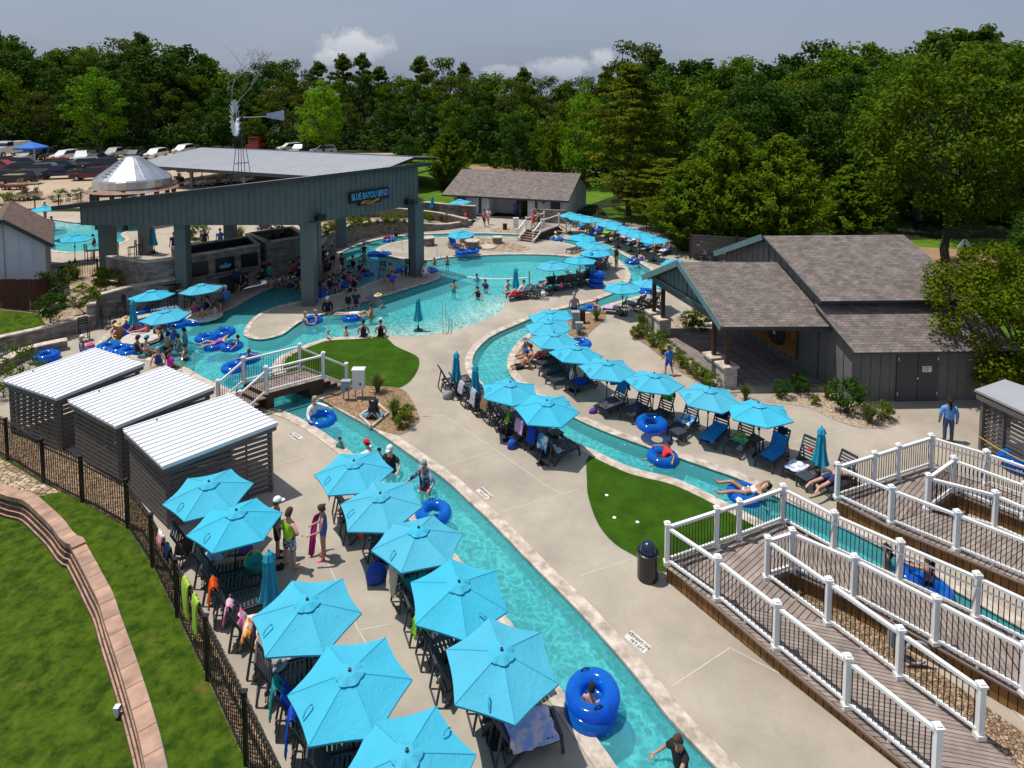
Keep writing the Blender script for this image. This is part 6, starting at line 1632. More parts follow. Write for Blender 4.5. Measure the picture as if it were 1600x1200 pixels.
for k,m_,l,x0,x1,up in(('r4', 'blue', 'bright blue towel on a lounger seat beside the river',-.35,.64,.2),('r6', 'blue', 'mid-blue towel covering a lounger from back to seat',-.4,.45,.6),('r3', 'wave', 'blue and white towel crumpled on a lounger seat',-.4,.05,.2),('r5', 'greengold', 'green and gold towel on a lounger seat by the river',-.4,.2,.1),('r7', 'white', 'white towel with blue pattern on the lounger beside the folded umbrella',-.1,.6,0),('r0', 'rainbow', 'patchwork towel heaped on a lounger foot by the river',-.2,.6,.1),('r13', 'rainbow', 'multicoloured striped towel by the people on the river edge',.0,.6,0),('r11', 'royal', 'blue patterned towel on the seat of the steel-blue draped lounger',-.3,.35,0),('c9', 'stripe', 'striped towel end on the nearest central lounger',-.4,-.1,.4),('k0', 'lavender', 'purple and white towel on the lounger by the kiosk bed',-.3,.6,.0),('k2', 'rainbow', 'pink patterned towels heaped on the lounger by the porch posts',-.4,.3,.4),('m0', 'red', 'red towel on the lounger at the main pool corner',-.4,.6,.0),('m3', 'blue', 'bright blue towel on a lounger back at the main pool',-.4,0,.75),('m4', 'red', 'red towel on a lounger back at the main pool',-.4,0,.7),('m7', 'red', 'red and white towel on the lounger by the stacked rings',-.4,.1,.7),('b1', 'blue', 'blue towel on a lounger beside the stone screen wall',-.4,.6,.5),('b3', 'royal', 'deep blue towel on the far bank row near the golden bather',-.4,.5,.5),('b4', 'lime', 'lime towel on the far bank row',-.4,.6,.5),('b6', 'pink', 'pink towel on the far bank row',-.4,.3,.3),('b7', 'wave', 'blue and white towel on the far bank row',-.4,.6,.5),('b9', 'blue', 'blue towel on the far bank row under the last umbrellas',-.4,.6,.6),('b11', 'white', 'white towel on the nearest lounger of the far bank row',-.4,.4,.3),('s0', 'pink', 'pink towel on a lounger in front of the slat screen',-.4,0,.6),('p0', 'royal', 'navy towel on the rocky pad lounger',-.4,0,.7)):
 seat_towel(k,m_,l,x0,x1,up,seed=len(l)+3)
def fence_towel(u,vt,w,mat,label,drop,t0):
 a,b=Vector((*fence_line[t0],0)),Vector((*fence_line[t0+1],0));d=(b-a).normalized();nn=Vector((d.y,-d.x,0))
 best=min((abs((PD_uv(a.lerp(b,i/60)+Vector((0,0,1.5)))[0])-u),i)for i in range(61))[1];p=a.lerp(b,best/60)
 side=nn if nn.x<0 else-nn
 pts=[p-side*.06+Vector((0,0,1.5-.35)),p-side*.04+Vector((0,0,1.46)),p+Vector((0,0,1.56)),p+side*.05+Vector((0,0,1.45)),p+side*.07+Vector((0,0,1.5-drop*.5)),p+side*.06+Vector((0,0,1.5-drop))]
 return sheet(pts,d*w, 'towel',CL[mat],label,seed=int(u),jag=.05)
def PD_uv(p):
 r=Vector((p.x,p.y*CP-(p.z-H)*SP,p.y*SP+(p.z-H)*CP));return(800+F*r.x/r.y,PV-F*r.z/r.y)
fence_towel(293,0,.42, 'neon', 'pale yellow-green towel hanging on the picket fence, farther of the pair',.85,6);fence_towel(307,0,.36, 'neon', 'yellow-green striped towel hanging on the picket fence, nearer of the pair',.8,6)
fence_towel(252,0,.4, 'rainbow', 'pink and white towel over the picket fence near the cabana',.3,5);fence_towel(263,0,.35, 'navy', 'dark striped towel over the picket fence next to the pink one',.3,5)
# people
M_eye=mk('eye_dark',(.02,.015,.012),.3,.1,5);M_lip=mk('lip',(.35,.12,.10),.5,.1,5)
SKIN={'fair':mk('skin_fair',(.56,.33,.24),.5,.06,6), 'tan':mk('skin_tan',(.42,.22,.14),.5,.06,6), 'pink':mk('skin_pink',(.58,.30,.23),.5,.08,6), 'brown':mk('skin_brown',(.22,.11,.065),.5,.06,6), 'olive':mk('skin_olive',(.34,.18,.11),.5,.06,6)}
COL={'black':(.012,.012,.016), 'navy':(.02,.03,.10), 'blue':(.03,.16,.55), 'royal':(.02,.07,.42), 'lime':(.38,.85,.03), 'green':(.01,.20,.10), 'teal':(.02,.35,.33), 'cyan':(.05,.35,.55), 'white':(.75,.75,.74), 'grey':(.25,.26,.28), 'red':(.62,.03,.04), 'pink':(.72,.12,.28), 'magenta':(.50,.03,.42), 'orange':(.7,.16,.02), 'yellow':(.75,.5,.05), 'khaki':(.35,.26,.15), 'lightblue':(.30,.46,.66), 'denim':(.05,.09,.18), 'purple':(.16,.05,.30), 'brownh':(.07,.035,.018), 'blond':(.38,.24,.10), 'darkh':(.015,.011,.010), 'greyh':(.30,.28,.26), 'sky':(.12,.30,.66), 'straw':(.58,.42,.20), 'tanboot':(.35,.17,.05)}
DYE={}
def dye(k):
 if k not in DYE:
  if k=='camo':DYE[k]=cloth_mat('camo_shirt',(.02,.03,.09),(.30,.38,.48),20, 'noise')
  elif k=='floral':DYE[k]=cloth_mat('floral_trunks',(.02,.025,.12),(.45,.52,.6),26, 'noise')
  else:DYE[k]=mk('fabric_'+k,COL[k],.85,.15,7)
 return DYE[k]
V=Vector
def vn(*a):return Vector(a).normalized()
def build_pose(name,pel,spine,head,arms,legs,detail=True):
 """one continuous skinned body grown from a joint skeleton; facing +X"""
 vs=[];es=[];rs=[];tagv=[]
 def add(p,r,par,t):
  vs.append(V(p));rs.append(r if isinstance(r,tuple)else(r,r));tagv.append(t)
  if par is not None:es.append((par,len(vs)-1))
  return len(vs)-1
 sp=spine.normalized();side=V((0,1,0));pel=V(pel)
 P0=add(pel,(.125,.145),None, 'pelvis');P1=add(pel+sp*.17,(.105,.125),P0, 'waist');P2_=add(pel+sp*.36,(.115,.15),P1, 'chest');P3=add(pel+sp*.50,(.07,.085),P2_, 'neckbase')
 hd=head.normalized();nb_=vs[P3]
 N1=add(nb_+sp*.03+hd*.045,.052,P3, 'neck');H0=add(nb_+sp*.03+hd*.115+V((.012,0,0)),(.070,.066),N1, 'head');H1=add(nb_+sp*.03+hd*.195+V((.008,0,0)),(.092,.078),H0, 'head');H2=add(nb_+sp*.03+hd*.265,(.062,.055),H1, 'head')
 fwd=side.cross(hd)
 fwd=fwd if fwd.x>=0 or abs(hd.z)<.5 else-fwd
 add(vs[H0]*.45+vs[H1]*.55+fwd*.103,.014,H1, 'nose')
 for s in(1,-1):
  sh=add(vs[P3]-sp*.075+side*s*.175,.058,P2_, 'shoulder')
  ud,fd_,hd2=arms[0 if s>0 else 1]
  el=add(vs[sh]+ud.normalized()*.275,.040,sh, 'uparm');wr=add(vs[el]+fd_.normalized()*.245,.027,el, 'forearm');pm=add(vs[wr]+hd2.normalized()*.075,(.032,.020),wr, 'hand')
  hx=hd2.normalized();ax=hx.cross(V((0,0,1))if abs(hx.z)<.8 else V((1,0,0))).normalized();cx=ax.cross(hx)
  for k,ln in enumerate((.062,.075,.070,.055)):
   b=vs[pm]+ax*(.030-.020*k)+hx*.018;f1=add(b,.0095,pm, 'hand');f2=add(b+hx*ln*.55-cx*.006,.0088,f1, 'hand');add(b+hx*ln-cx*(.02+.005*k),.0075,f2, 'hand')
  t1=add(vs[wr]+hx*.035+ax*.040,.011,wr, 'hand');add(vs[t1]+hx*.045+ax*.018,.009,t1, 'hand')
  hp=add(pel+side*s*.085-sp*.035,.092,P0, 'hip');th,shn,ft=legs[0 if s>0 else 1]
  mid=add(vs[hp]+th.normalized()*.2,.078,hp, 'thigh');kn=add(vs[hp]+th.normalized()*.41,.054,mid, 'knee');cf=add(vs[kn]+shn.normalized()*.15,.056,kn, 'shin');an=add(vs[kn]+shn.normalized()*.40,.036,cf, 'shin')
  bl=add(vs[an]+ft.normalized()*.11+shn.normalized()*.045,(.040,.028),an, 'foot');add(vs[bl]+ft.normalized()*.075,(.034,.018),bl, 'foot');add(vs[an]-ft.normalized()*.04+shn.normalized()*.04,.026,an, 'foot')
 me=bpy.data.meshes.new(name+'_sk');me.from_pydata([tuple(v)for v in vs],es,[])
 o=bpy.data.objects.new(name+'_sk',me);C.objects.link(o)
 m=o.modifiers.new('skin', 'SKIN');m.use_smooth_shade=True;m.branch_smoothing=.4
 sv=me.skin_vertices[0].data
 for i,r in enumerate(rs):sv[i].radius=r;sv[i].use_root=(i==0)
 o.modifiers.new('sub', 'SUBSURF').levels=1;o.modifiers['sub'].render_levels=1
 bpy.context.view_layer.update()
 dg=bpy.context.evaluated_depsgraph_get();bm_=bpy.data.meshes.new_from_object(o.evaluated_get(dg))
 bpy.data.objects.remove(o)
 bm_.name=name;bm_.materials.clear()
 for mm in(SKIN['tan'],M_eye,M_lip):bm_.materials.append(mm)
 bm_.polygons.foreach_set('use_smooth',[True]*len(bm_.polygons))
 segs=[(vs[a],vs[b],tagv[b]if tagv[b]not in('shoulder',)else 'shoulder',a,b)for a,b in es]
 lab=[]
 for p in bm_.polygons:
  c=p.center;best=(1e9, '',0)
  for a,b,t,ia_,ib_ in segs:
   d=b-a;L2=d.length_squared or 1e-9;k=max(0,min(1,(c-a).dot(d)/L2));q=a+d*k
   rr=rs[ia_][0]*(1-k)+rs[ib_][0]*k;dd=(c-q).length-rr*.9
   if dd<best[0]:best=(dd,t,k)
  lab.append(best[1:])
 hc=vs[H1];up_h=hd
 for s in(1,-1):
  e=hc+fwd*.085+side*s*.032+up_h*.0
  f=min(bm_.polygons,key=lambda p:(p.center-e).length);f.material_index=1
 mo=hc+fwd*.088-up_h*.075;f=min(bm_.polygons,key=lambda p:(p.center-mo).length);f.material_index=2
 return{'mesh':bm_, 'lab':lab, 'head':(hc,hd,fwd), 'sp':sp, 'pel':pel, 'cache':{}, 'name':name, 'neck':vs[P3], 'hands':None}
CLOTH={'trunks':lambda t,k,d:t in('pelvis', 'hip')or(t=='waist' and k<.25)or t=='thigh' or(t=='knee' and k<.55), 'tshirt':lambda t,k,d:t in('waist', 'chest', 'shoulder')or(t=='uparm' and k<.6)or(t=='hip' and k<.45)or(t=='neckbase' and k<.7)or t=='pelvis', 'tank':lambda t,k,d:t in('waist', 'chest')or(t=='shoulder' and k<.75)or(t=='neckbase' and k<.5)or(t=='hip' and k<.4)or t=='pelvis', 'longsleeve':lambda t,k,d:t in('waist', 'chest', 'shoulder', 'uparm')or(t=='forearm' and k<.9)or(t=='hip' and k<.5)or(t=='neckbase' and k<.7)or t=='pelvis', 'onepiece':lambda t,k,d:t in('waist', 'pelvis', 'hip')or(t=='chest')or(t=='shoulder' and k<.3), 'bikini':lambda t,k,d:(t=='hip')or t=='pelvis' or(t=='waist' and k<.1)or(t=='chest' and .35<k<.8), 'pants':lambda t,k,d:t in('pelvis', 'hip', 'thigh', 'knee')or(t=='shin' and k<1.1)or(t=='waist' and k<.2), 'shoes':lambda t,k,d:t=='foot',}
def worn(ps,kind_):
 if kind_ in ps['cache']:return ps['cache'][kind_]
 me=ps['mesh'];f=CLOTH[kind_];off={'tshirt':.022, 'longsleeve':.02, 'tank':.02, 'trunks':.016, 'pants':.014}.get(kind_,.008)
 idx={};vs=[];fs=[]
 for p,(t,k)in zip(me.polygons,ps['lab']):
  if not f(t,k,p.center):continue
  g=[]
  for vi in p.vertices:
   if vi not in idx:idx[vi]=len(vs);v=me.vertices[vi];vs.append(tuple(v.co+v.normal*off))
   g.append(idx[vi])
  fs.append(g)
 m=bpy.data.meshes.new(kind_);m.from_pydata(vs,[],fs);m.polygons.foreach_set('use_smooth',[True]*len(fs));m.materials.append(dye('grey'));m.update()
 ps['cache'][kind_]=m;return m
def headgear(ps,kind_):
 if kind_ in ps['cache']:return ps['cache'][kind_]
 hc,hd,fw=ps['head'];side=hd.cross(fw);M=Matrix(((fw.x,side.x,hd.x,hc.x),(fw.y,side.y,hd.y,hc.y),(fw.z,side.z,hd.z,hc.z),(0,0,0,1)))
 b=MB();n=14
 def dome(r0,z0,zt,back=1.0):
  vs=[];fs=[]
  R_=4
  for i in range(R_+1):
   a=math.pi/2*i/R_;rr=r0*math.cos(a);z=z0+(zt-z0)*math.sin(a)
   for j in range(n):
    t=2*math.pi*j/n;vs.append((rr*math.cos(t)*1.08-.004,rr*math.sin(t)*.94,z))
  for i in range(R_):
   for j in range(n):fs.append((i*n+j,i*n+(j+1)%n,(i+1)*n+(j+1)%n,(i+1)*n+j))
  b.add(vs,fs)
 if kind_ in('short', 'long', 'bun'):
  vs=[];fs=[];R_=6
  for i in range(R_+1):
   a=math.pi/2*i/R_
   for j in range(n):
    t=2*math.pi*j/n;ct=math.cos(t);low=.035 if ct>.45 else(-.02 if ct>-.1 else-.085)
    rr=.098*math.cos(a*.98);z=low+(.118-low)*math.sin(a);vs.append((rr*ct*1.08-.010,rr*math.sin(t)*.95,z))
  for i in range(R_):
   for j in range(n):fs.append((i*n+j,i*n+(j+1)%n,(i+1)*n+(j+1)%n,(i+1)*n+j))
  b.add(vs,fs)
  if kind_=='long':b.tube([(-.085,0,.02),(-.12,0,-.08),(-.13,0,-.2),(-.11,0,-.33),(-.10,0,-.40)],[.06,.065,.055,.035,.012],8)
  if kind_=='bun':b.torus(.02,.03,10,6,(-.10,0,.07))
 elif kind_ in('cap', 'capback'):
  dome(.104,.025,.135);s=1 if kind_=='cap' else-1
  vs=[(s*.085,y,.035)for y in(-.075,-.04,0,.04,.075)]+[(s*(.085+dx),y,.022)for dx,y in((.03,-.07),(.085,-.045),(.10,0),(.085,.045),(.03,.07))]
  b.add(vs,[(i,i+1,6+i,5+i)for i in range(4)])
 elif kind_=='sunhat':
  dome(.106,.03,.15);vs=[];fs=[]
  for rr,z in((.10,.04),(.22,.015),(.225,.005)):
   for j in range(n*2):t=math.pi*j/n;vs.append((rr*math.cos(t),rr*math.sin(t),z+.012*math.sin(2*t)))
  for i in range(2):
   for j in range(n*2):fs.append((i*2*n+j,i*2*n+(j+1)%(2*n),(i+1)*2*n+(j+1)%(2*n),(i+1)*2*n+j))
  b.add(vs,fs)
 m=b.mesh(kind_,dye('brownh'),True);m.transform(M);ps['cache'][kind_]=m;return m
dn=V((0,0,-1))
POSE={}
def pose(name,pel,spine,head,aL,aR,lL,lR):
 POSE[name]=build_pose(name,pel,V(spine),V(head),[tuple(V(x)for x in aL),tuple(V(x)for x in aR)],[tuple(V(x)for x in lL),tuple(V(x)for x in lR)])
st=((.02,.05,-1),(-.03,0,-1),(1,.15,-.1));stR=((.02,-.05,-1),(-.03,0,-1),(1,-.15,-.1))
pose('stand',(0,0,.90),(0,0,1),(.1,0,1),((-.05,.28,-1),(.22,.05,-1),(.2,0,-1)),((-.05,-.28,-1),(.22,-.05,-1),(.2,0,-1)),st,stR)
pose('akimbo',(0,0,.90),(-.02,0,1),(.12,0,1),((-.15,.75,-.75),(.45,-.45,-.75),(.4,-.5,-.4)),((-.15,-.75,-.75),(.35,.75,-.5),(.4,.5,-.4)),((.03,.14,-1),(-.03,.05,-1),(1,.3,-.1)),((.03,-.14,-1),(-.03,-.05,-1),(1,-.3,-.1)))
pose('walk',(0,0,.885),(.05,0,1),(.12,0,1),((.35,.22,-1),(.6,0,-.8),(.6,0,-.6)),((-.4,-.22,-1),(-.1,0,-1),(0,0,-1)),((.38,.03,-1),(.02,0,-1),(1,.1,.05)),((-.22,-.03,-1),(-.50,0,-1),(.8,-.1,-.55)))
pose('hold',(0,0,.90),(0,0,1),(.2,0,1),((.15,.25,-1),(.85,.0,-.35),(.9,-.1,-.2)),((.15,-.25,-1),(.85,.15,-.3),(.9,.1,-.2)),st,stR)
pose('wade',(0,0,.90),(.04,0,1),(.15,0,1),((.1,.6,-.8),(.75,.2,-.15),(.9,0,-.1)),((.1,-.6,-.8),(.75,-.2,-.15),(.9,0,-.1)),st,stR)
pose('reach',(0,0,.90),(.12,0,1),(.25,0,1),((.9,.25,-.15),(1,.05,0),(1,0,-.1)),((.2,-.6,-.8),(.6,-.3,-.4),(.9,0,-.2)),st,stR)
pose('armsup',(0,0,.90),(0,0,1),(.05,0,1),((.1,.7,.6),(.1,.3,1),(0,0,1)),((.2,-.8,-.1),(.4,-.9,.1),(.3,-.8,.1)),st,stR)
pose('sit',(0,0,.12),(-.06,0,1),(.2,0,1),((.15,.3,-1),(.7,-.05,-.6),(.9,-.1,-.3)),((.15,-.3,-1),(.7,.05,-.6),(.9,.1,-.3)),((1,.14,-.06),(.08,.02,-1),(1,0,-.35)),((1,-.12,-.04),(.16,-.02,-1),(1,0,-.3)))
pose('leanback',(0,0,.12),(-.42,0,1),(.1,0,1),((-.5,.35,-.85),(-.25,.1,-1),(-.6,.2,-.3)),((-.5,-.35,-.85),(-.25,-.1,-1),(-.6,-.2,-.3)),((1,.16,.12),(.45,.05,-.9),(1,0,-.2)),((1,-.10,.10),(.55,-.02,-.85),(1,0,-.2)))
pose('recline',(0,0,.12),(-.62,0,.8),(-.1,0,1),((.25,.35,-.9),(.9,-.2,.1),(.9,-.2,.1)),((.2,-.35,-.9),(.8,.2,.0),(.9,.2,0)),((.8,.12,.62),(.55,.0,-.85),(1,0,-.1)),((1,-.1,.05),(1,-.02,-.08),(.5,0,.9)))
pose('tube',(-.06,0,-.10),(-.50,0,.85),(.05,0,1),((.1,.85,-.25),(.55,.65,-.2),(.6,.4,-.3)),((.1,-.85,-.25),(.55,-.65,-.2),(.6,-.4,-.3)),((.85,.22,.50),(.75,.15,-.50),(.8,.2,.5)),((.9,-.2,.42),(.8,-.1,-.45),(.8,-.2,.5)))
pose('tubelie',(-.02,0,.06),(-.90,0,.34),(-.75,0,.55),((-.2,.9,-.2),(.2,.8,.6),(.2,.3,.9)),((-.6,-.7,.1),(-.4,-.6,-.3),(-.3,-.6,-.2)),((.9,.35,.25),(.9,.3,-.15),(.6,.2,.8)),((.85,-.1,.5),(.85,-.1,-.35),(.5,-.1,.8)))
pose('prone',(0,0,.11),(-1,0,.12),(-.9,0,.35),((-.6,.7,-.1),(-.7,-.6,.05),(-.7,-.5,0)),((-.6,-.7,-.1),(-.7,.6,.05),(-.7,.5,0)),((1,.06,-.05),(1,.04,.02),(.7,.1,-.7)),((1,-.12,-.05),(1,-.06,.02),(.7,-.1,-.7)))
PEOPLE_N=[0]
def person(po,u,v,face,label,sk='fair',wear=(),hair=('short', 'brownh'),hat=None,sc=1.0,z=0.0,zfeet=None,at=None,group=None):
 """u,v: photo pixel of the point where the figure meets height z; zfeet: height of the pose origin when that differs (standing in water)"""
 ps=POSE[po];p=at if at is not None else P(u,v,z)
 root=bpy.data.objects.new('person',None);C.objects.link(root);root.location=(p.x,p.y,p.z if zfeet is None else zfeet);root.rotation_euler=(0,0,R(face));root.scale=(sc*1.12,sc*1.12,sc*1.02)
 tag(root,label, 'person',group)
 b=bpy.data.objects.new('body',ps['mesh']);C.objects.link(b);b.parent=root;setmat(b,SKIN[sk])
 for k,c in wear:
  o=bpy.data.objects.new({'trunks':'swim_trunks', 'tshirt':'shirt', 'tank':'tank_top', 'longsleeve':'long_sleeve_shirt', 'onepiece':'swimsuit', 'bikini':'bikini', 'pants':'trousers', 'shoes':'footwear'}[k],worn(ps,k));C.objects.link(o);o.parent=root;setmat(o,dye(c))
 if hair:o=bpy.data.objects.new('hair',headgear(ps,hair[0]));C.objects.link(o);o.parent=root;setmat(o,dye(hair[1]))
 if hat:o=bpy.data.objects.new('hat',headgear(ps,hat[0]));C.objects.link(o);o.parent=root;setmat(o,dye(hat[1]))
 return root
WZ=-.07
def wader(po,u,v,face,label,depth=.82,**k):
 """stands on the pool bottom; u,v is where the body meets the water; depth metres of body under water (at full scale)"""
 return person(po,u,v,face,label,z=WZ,zfeet=WZ-depth*k.get('sc',1.0),**k)
TR=lambda c:[('trunks',c)]
OP=lambda c:[('onepiece',c)]
BK=lambda c:[('bikini',c)]
person('stand',434,868,20, 'man in a green shirt, black shorts and white cap beside the cabana', 'tan',[('tshirt', 'green'),('trunks', 'black'),('shoes', 'black')],('short', 'brownh'),('cap', 'white'))
person('akimbo',453,887,60, 'man in a lime-green tank top and navy floral trunks, hand on his hip', 'pink',[('tank', 'lime'),('trunks', 'floral')],('short', 'brownh'))
person('hold',506,872,190, 'girl in a blue swimsuit holding a long magenta towel', 'tan',[('tank', 'blue'),('bikini', 'blue'),('shoes', 'pink')],('bun', 'brownh'),sc=.92)
person('stand',1481,689,75, 'person in loose blue shirt and jeans, long dark ponytail, by the stage house doors', 'brown',[('longsleeve', 'sky'),('pants', 'denim'),('shoes', 'tanboot')],('long', 'darkh'))
person('walk',1045,586,110, 'child in a blue shirt and blue shorts walking along the flower bed', 'tan',[('tshirt', 'blue'),('trunks', 'royal')],('short', 'brownh'),sc=.82)
person('stand',963,419,200, 'man in a black shirt and khaki shorts standing on the deck edge', 'tan',[('tshirt', 'black'),('trunks', 'khaki')],('short', 'darkh'))
person('stand',897,503,100, 'grey-haired person in a grey tank top behind the kiosk cabinet', 'tan',[('tank', 'grey'),('trunks', 'navy')],('short', 'greyh'))
person('walk',757,354,250, 'woman in a pink and black outfit walking on the path before the restrooms', 'tan',[('tank', 'pink'),('trunks', 'black')],('short', 'brownh'),z=0)
person('walk',763,351,250, 'person in a white shirt walking behind the woman in pink', 'tan',[('tshirt', 'white'),('trunks', 'khaki')],('short', 'greyh'))
person('stand',806,340,260, 'person in dark blue inside the restroom porch', 'brown',[('tshirt', 'royal'),('pants', 'navy')],('short', 'darkh'))
person('walk',833,357,200, 'person in a red shirt with white hair on the far footbridge', 'fair',[('tshirt', 'red'),('trunks', 'red')],('short', 'greyh'),z=.75)
person('walk',841,355,200, 'person in brown behind the red-shirted one on the far footbridge', 'tan',[('tank', 'khaki'),('trunks', 'brownh')],('short', 'brownh'),z=.75)
person('sit',727,342,200, 'person in red seated under the umbrella on the restroom path', 'tan',[('tshirt', 'red'),('trunks', 'black')],z=.45)
person('stand',919,367,240, 'bather in yellow with a straw hat standing by the far umbrellas', 'tan',BK('yellow'),('short', 'blond'),('sunhat', 'straw'))
person('stand',502,431,230, 'person dressed all in black standing at the bar, behind the big column', 'tan',[('tshirt', 'black'),('trunks', 'black')],('short', 'darkh'))
person('leanback',816,575,190, 'shirtless man with a blue cap and black trunks sitting on the river edge', 'tan',TR('black'),('short', 'brownh'),('capback', 'royal'))
person('sit',820,557,200, 'long-haired woman with a grey hat sitting behind the shirtless man', 'tan',OP('khaki'),('long', 'brownh'),('sunhat', 'grey'))
person('sit',829,566,190, 'person in a patterned black and white suit sitting on the river edge', 'pink',OP('camo'),('short', 'brownh'))
person('recline',850,559,185, 'person reclining with bent bare legs under the riverside umbrella', 'tan',TR('red'),('short', 'darkh'),z=.36)
person('sit',568,527,98, 'woman in a dark swimsuit with an arm stretched out, sitting on the turf edge', 'fair',OP('navy'),('bun', 'brownh'),sc=1.05)
person('sit',595,526,95, 'woman in a black swimsuit and white visor sitting on the turf edge', 'pink',OP('black'),('bun', 'brownh'),('cap', 'white'),sc=1.05)
person('sit',512,487,280, 'man in black with a white cap sitting on the island edge', 'tan',[('longsleeve', 'black'),('trunks', 'black')],('short', 'darkh'),('cap', 'white'))
person('sit',544,478,285, 'bearded man in a dark shirt sitting on the island edge, left of his companion', 'tan',[('tank', 'black'),('trunks', 'grey')],('short', 'brownh'))
person('sit',556,475,285, 'companion in a navy shirt sitting beside the bearded man on the island edge', 'tan',[('tshirt', 'navy'),('trunks', 'navy')],('short', 'darkh'))
person('sit',613,444,285, 'man in a blue shirt sitting on a dark chair under the pavilion', 'tan',[('tshirt', 'royal'),('trunks', 'khaki'),('shoes', 'white')],('short', 'darkh'),z=.36)
person('sit',610,432,250, 'shirtless man sitting behind the one in the blue shirt', 'tan',TR('navy'),('short', 'darkh'),z=.4)
person('sit',665,428,280, 'woman in white sitting at the pad corner behind the right column', 'pink',[('tank', 'white'),('trunks', 'white')],('short', 'brownh'),z=.2)
person('sit',216,553,60, 'person in a black top and denim shorts by the crowded swim-up table', 'tan',[('tank', 'black'),('trunks', 'lightblue')],('short', 'darkh'),('cap', 'navy'),z=.2)
person('sit',230,553,50, 'woman in a pale bikini sitting with her back turned at the pool ledge', 'fair',BK('white'),('short', 'brownh'),('capback', 'cyan'),z=.1)
person('leanback',247,568,120, 'woman in a royal blue swimsuit sitting at the pool ledge', 'fair',OP('royal'),('short', 'greyh'))
person('sit',267,576,50, 'person in a magenta shirt sitting with their back turned at the pool ledge', 'tan',[('tshirt', 'magenta'),('trunks', 'teal')],('long', 'brownh'),sc=1.08)
person('sit',129,552,30, 'person with a white cap and blue top sitting beside a pink bag', 'tan',[('tank', 'blue'),('trunks', 'blue')],('short', 'greyh'),('cap', 'white'))
person('sit',300,448,300, 'person seated in shadow against the bar wall', 'brown',[('tshirt', 'navy')],('short', 'darkh'),z=.4)
person('sit',353,470,140, 'man in bright blue with a white hat at the end of the bar counter', 'tan',[('tshirt', 'blue'),('trunks', 'navy')],('short', 'greyh'),('cap', 'white'),z=.5)
for u,v,c,l in((421,432, 'teal', 'bar guest in a teal shirt'),(433,424, 'blue', 'bar guest in a blue shirt'),(444,421, 'red', 'bar guest in dark red'),(459,428, 'red', 'bar guest in bright red beside the big column'),(410,437, 'black', 'bar guest in black at the counter'),(488,422, 'lightblue', 'bar guest in pale blue, right of the big column,')):
 person('sit',u,v,150,l+' sitting at the shaded counter', 'tan',[('tshirt',c),('trunks', 'black')],('short', 'darkh'),z=.5)
for u,v,c,l in((273,392, 'black', 'person standing in the dark bar, nearest the left column'),(320,386, 'navy', 'person in navy standing inside the bar'),(345,385, 'blue', 'person in a blue shirt inside the bar'),(408,378, 'royal', 'person in royal blue inside the lower bar block'),(424,376, 'red', 'person in dark red inside the lower bar block'),(441,374, 'grey', 'person in grey inside the lower bar block')):
 person('stand',u,v+8,280,l, 'tan',[('tshirt',c),('trunks', 'black')],('short', 'darkh'),z=1.5)
wader('reach',489,655,330, 'man in a white long-sleeved shirt leaning over a blue ring in the channel',.75,sk='fair',wear=[('longsleeve', 'white')],hair=('short', 'greyh'),hat=('cap', 'khaki'))
wader('hold',532,703,250, 'small child in a teal float vest at the channel edge',.95,sk='tan',wear=[('tank', 'teal')],hair=('short', 'brownh'),sc=.66)
wader('reach',578,718,170, 'bather with a red cap and outstretched arm in the near channel',1.0,sk='fair',wear=[('tshirt', 'white')],hair=('short', 'brownh'),hat=('capback', 'red'))
wader('wade',594,722,230, 'child in purple beside the man in the black shirt',.95,sk='tan',wear=OP('purple'),hair=('short', 'darkh'),sc=.7)
wader('wade',611,735,250, 'man in a black t-shirt and white cap wading in the channel',.85,sk='pink',wear=[('tshirt', 'black'),('trunks', 'black')],hair=('short', 'greyh'),hat=('cap', 'white'),sc=1.05)
wader('wade',664,765,240, 'man in a navy camouflage long-sleeved shirt and grey cap wading in the channel',.75,sk='tan',wear=[('longsleeve', 'camo'),('trunks', 'red')],hair=('short', 'darkh'),hat=('cap', 'grey'),sc=1.05)
wader('reach',1064,1202,215, 'boy in a dark rash shirt wading at the bottom edge of the photo',.85,sk='tan',wear=[('tshirt', 'black')],hair=('short', 'brownh'),sc=.9)
wader('armsup',1385,886,150, 'girl with dark hair and a raised hand in the river behind the ramp railing',.95,sk='tan',wear=BK('pink'),hair=('long', 'darkh'),sc=.85)
wader('reach',1452,915,130, 'woman with dark hair pushing a blue ring in the river behind the ramp railing',.8,sk='tan',wear=BK('black'),hair=('long', 'darkh'))
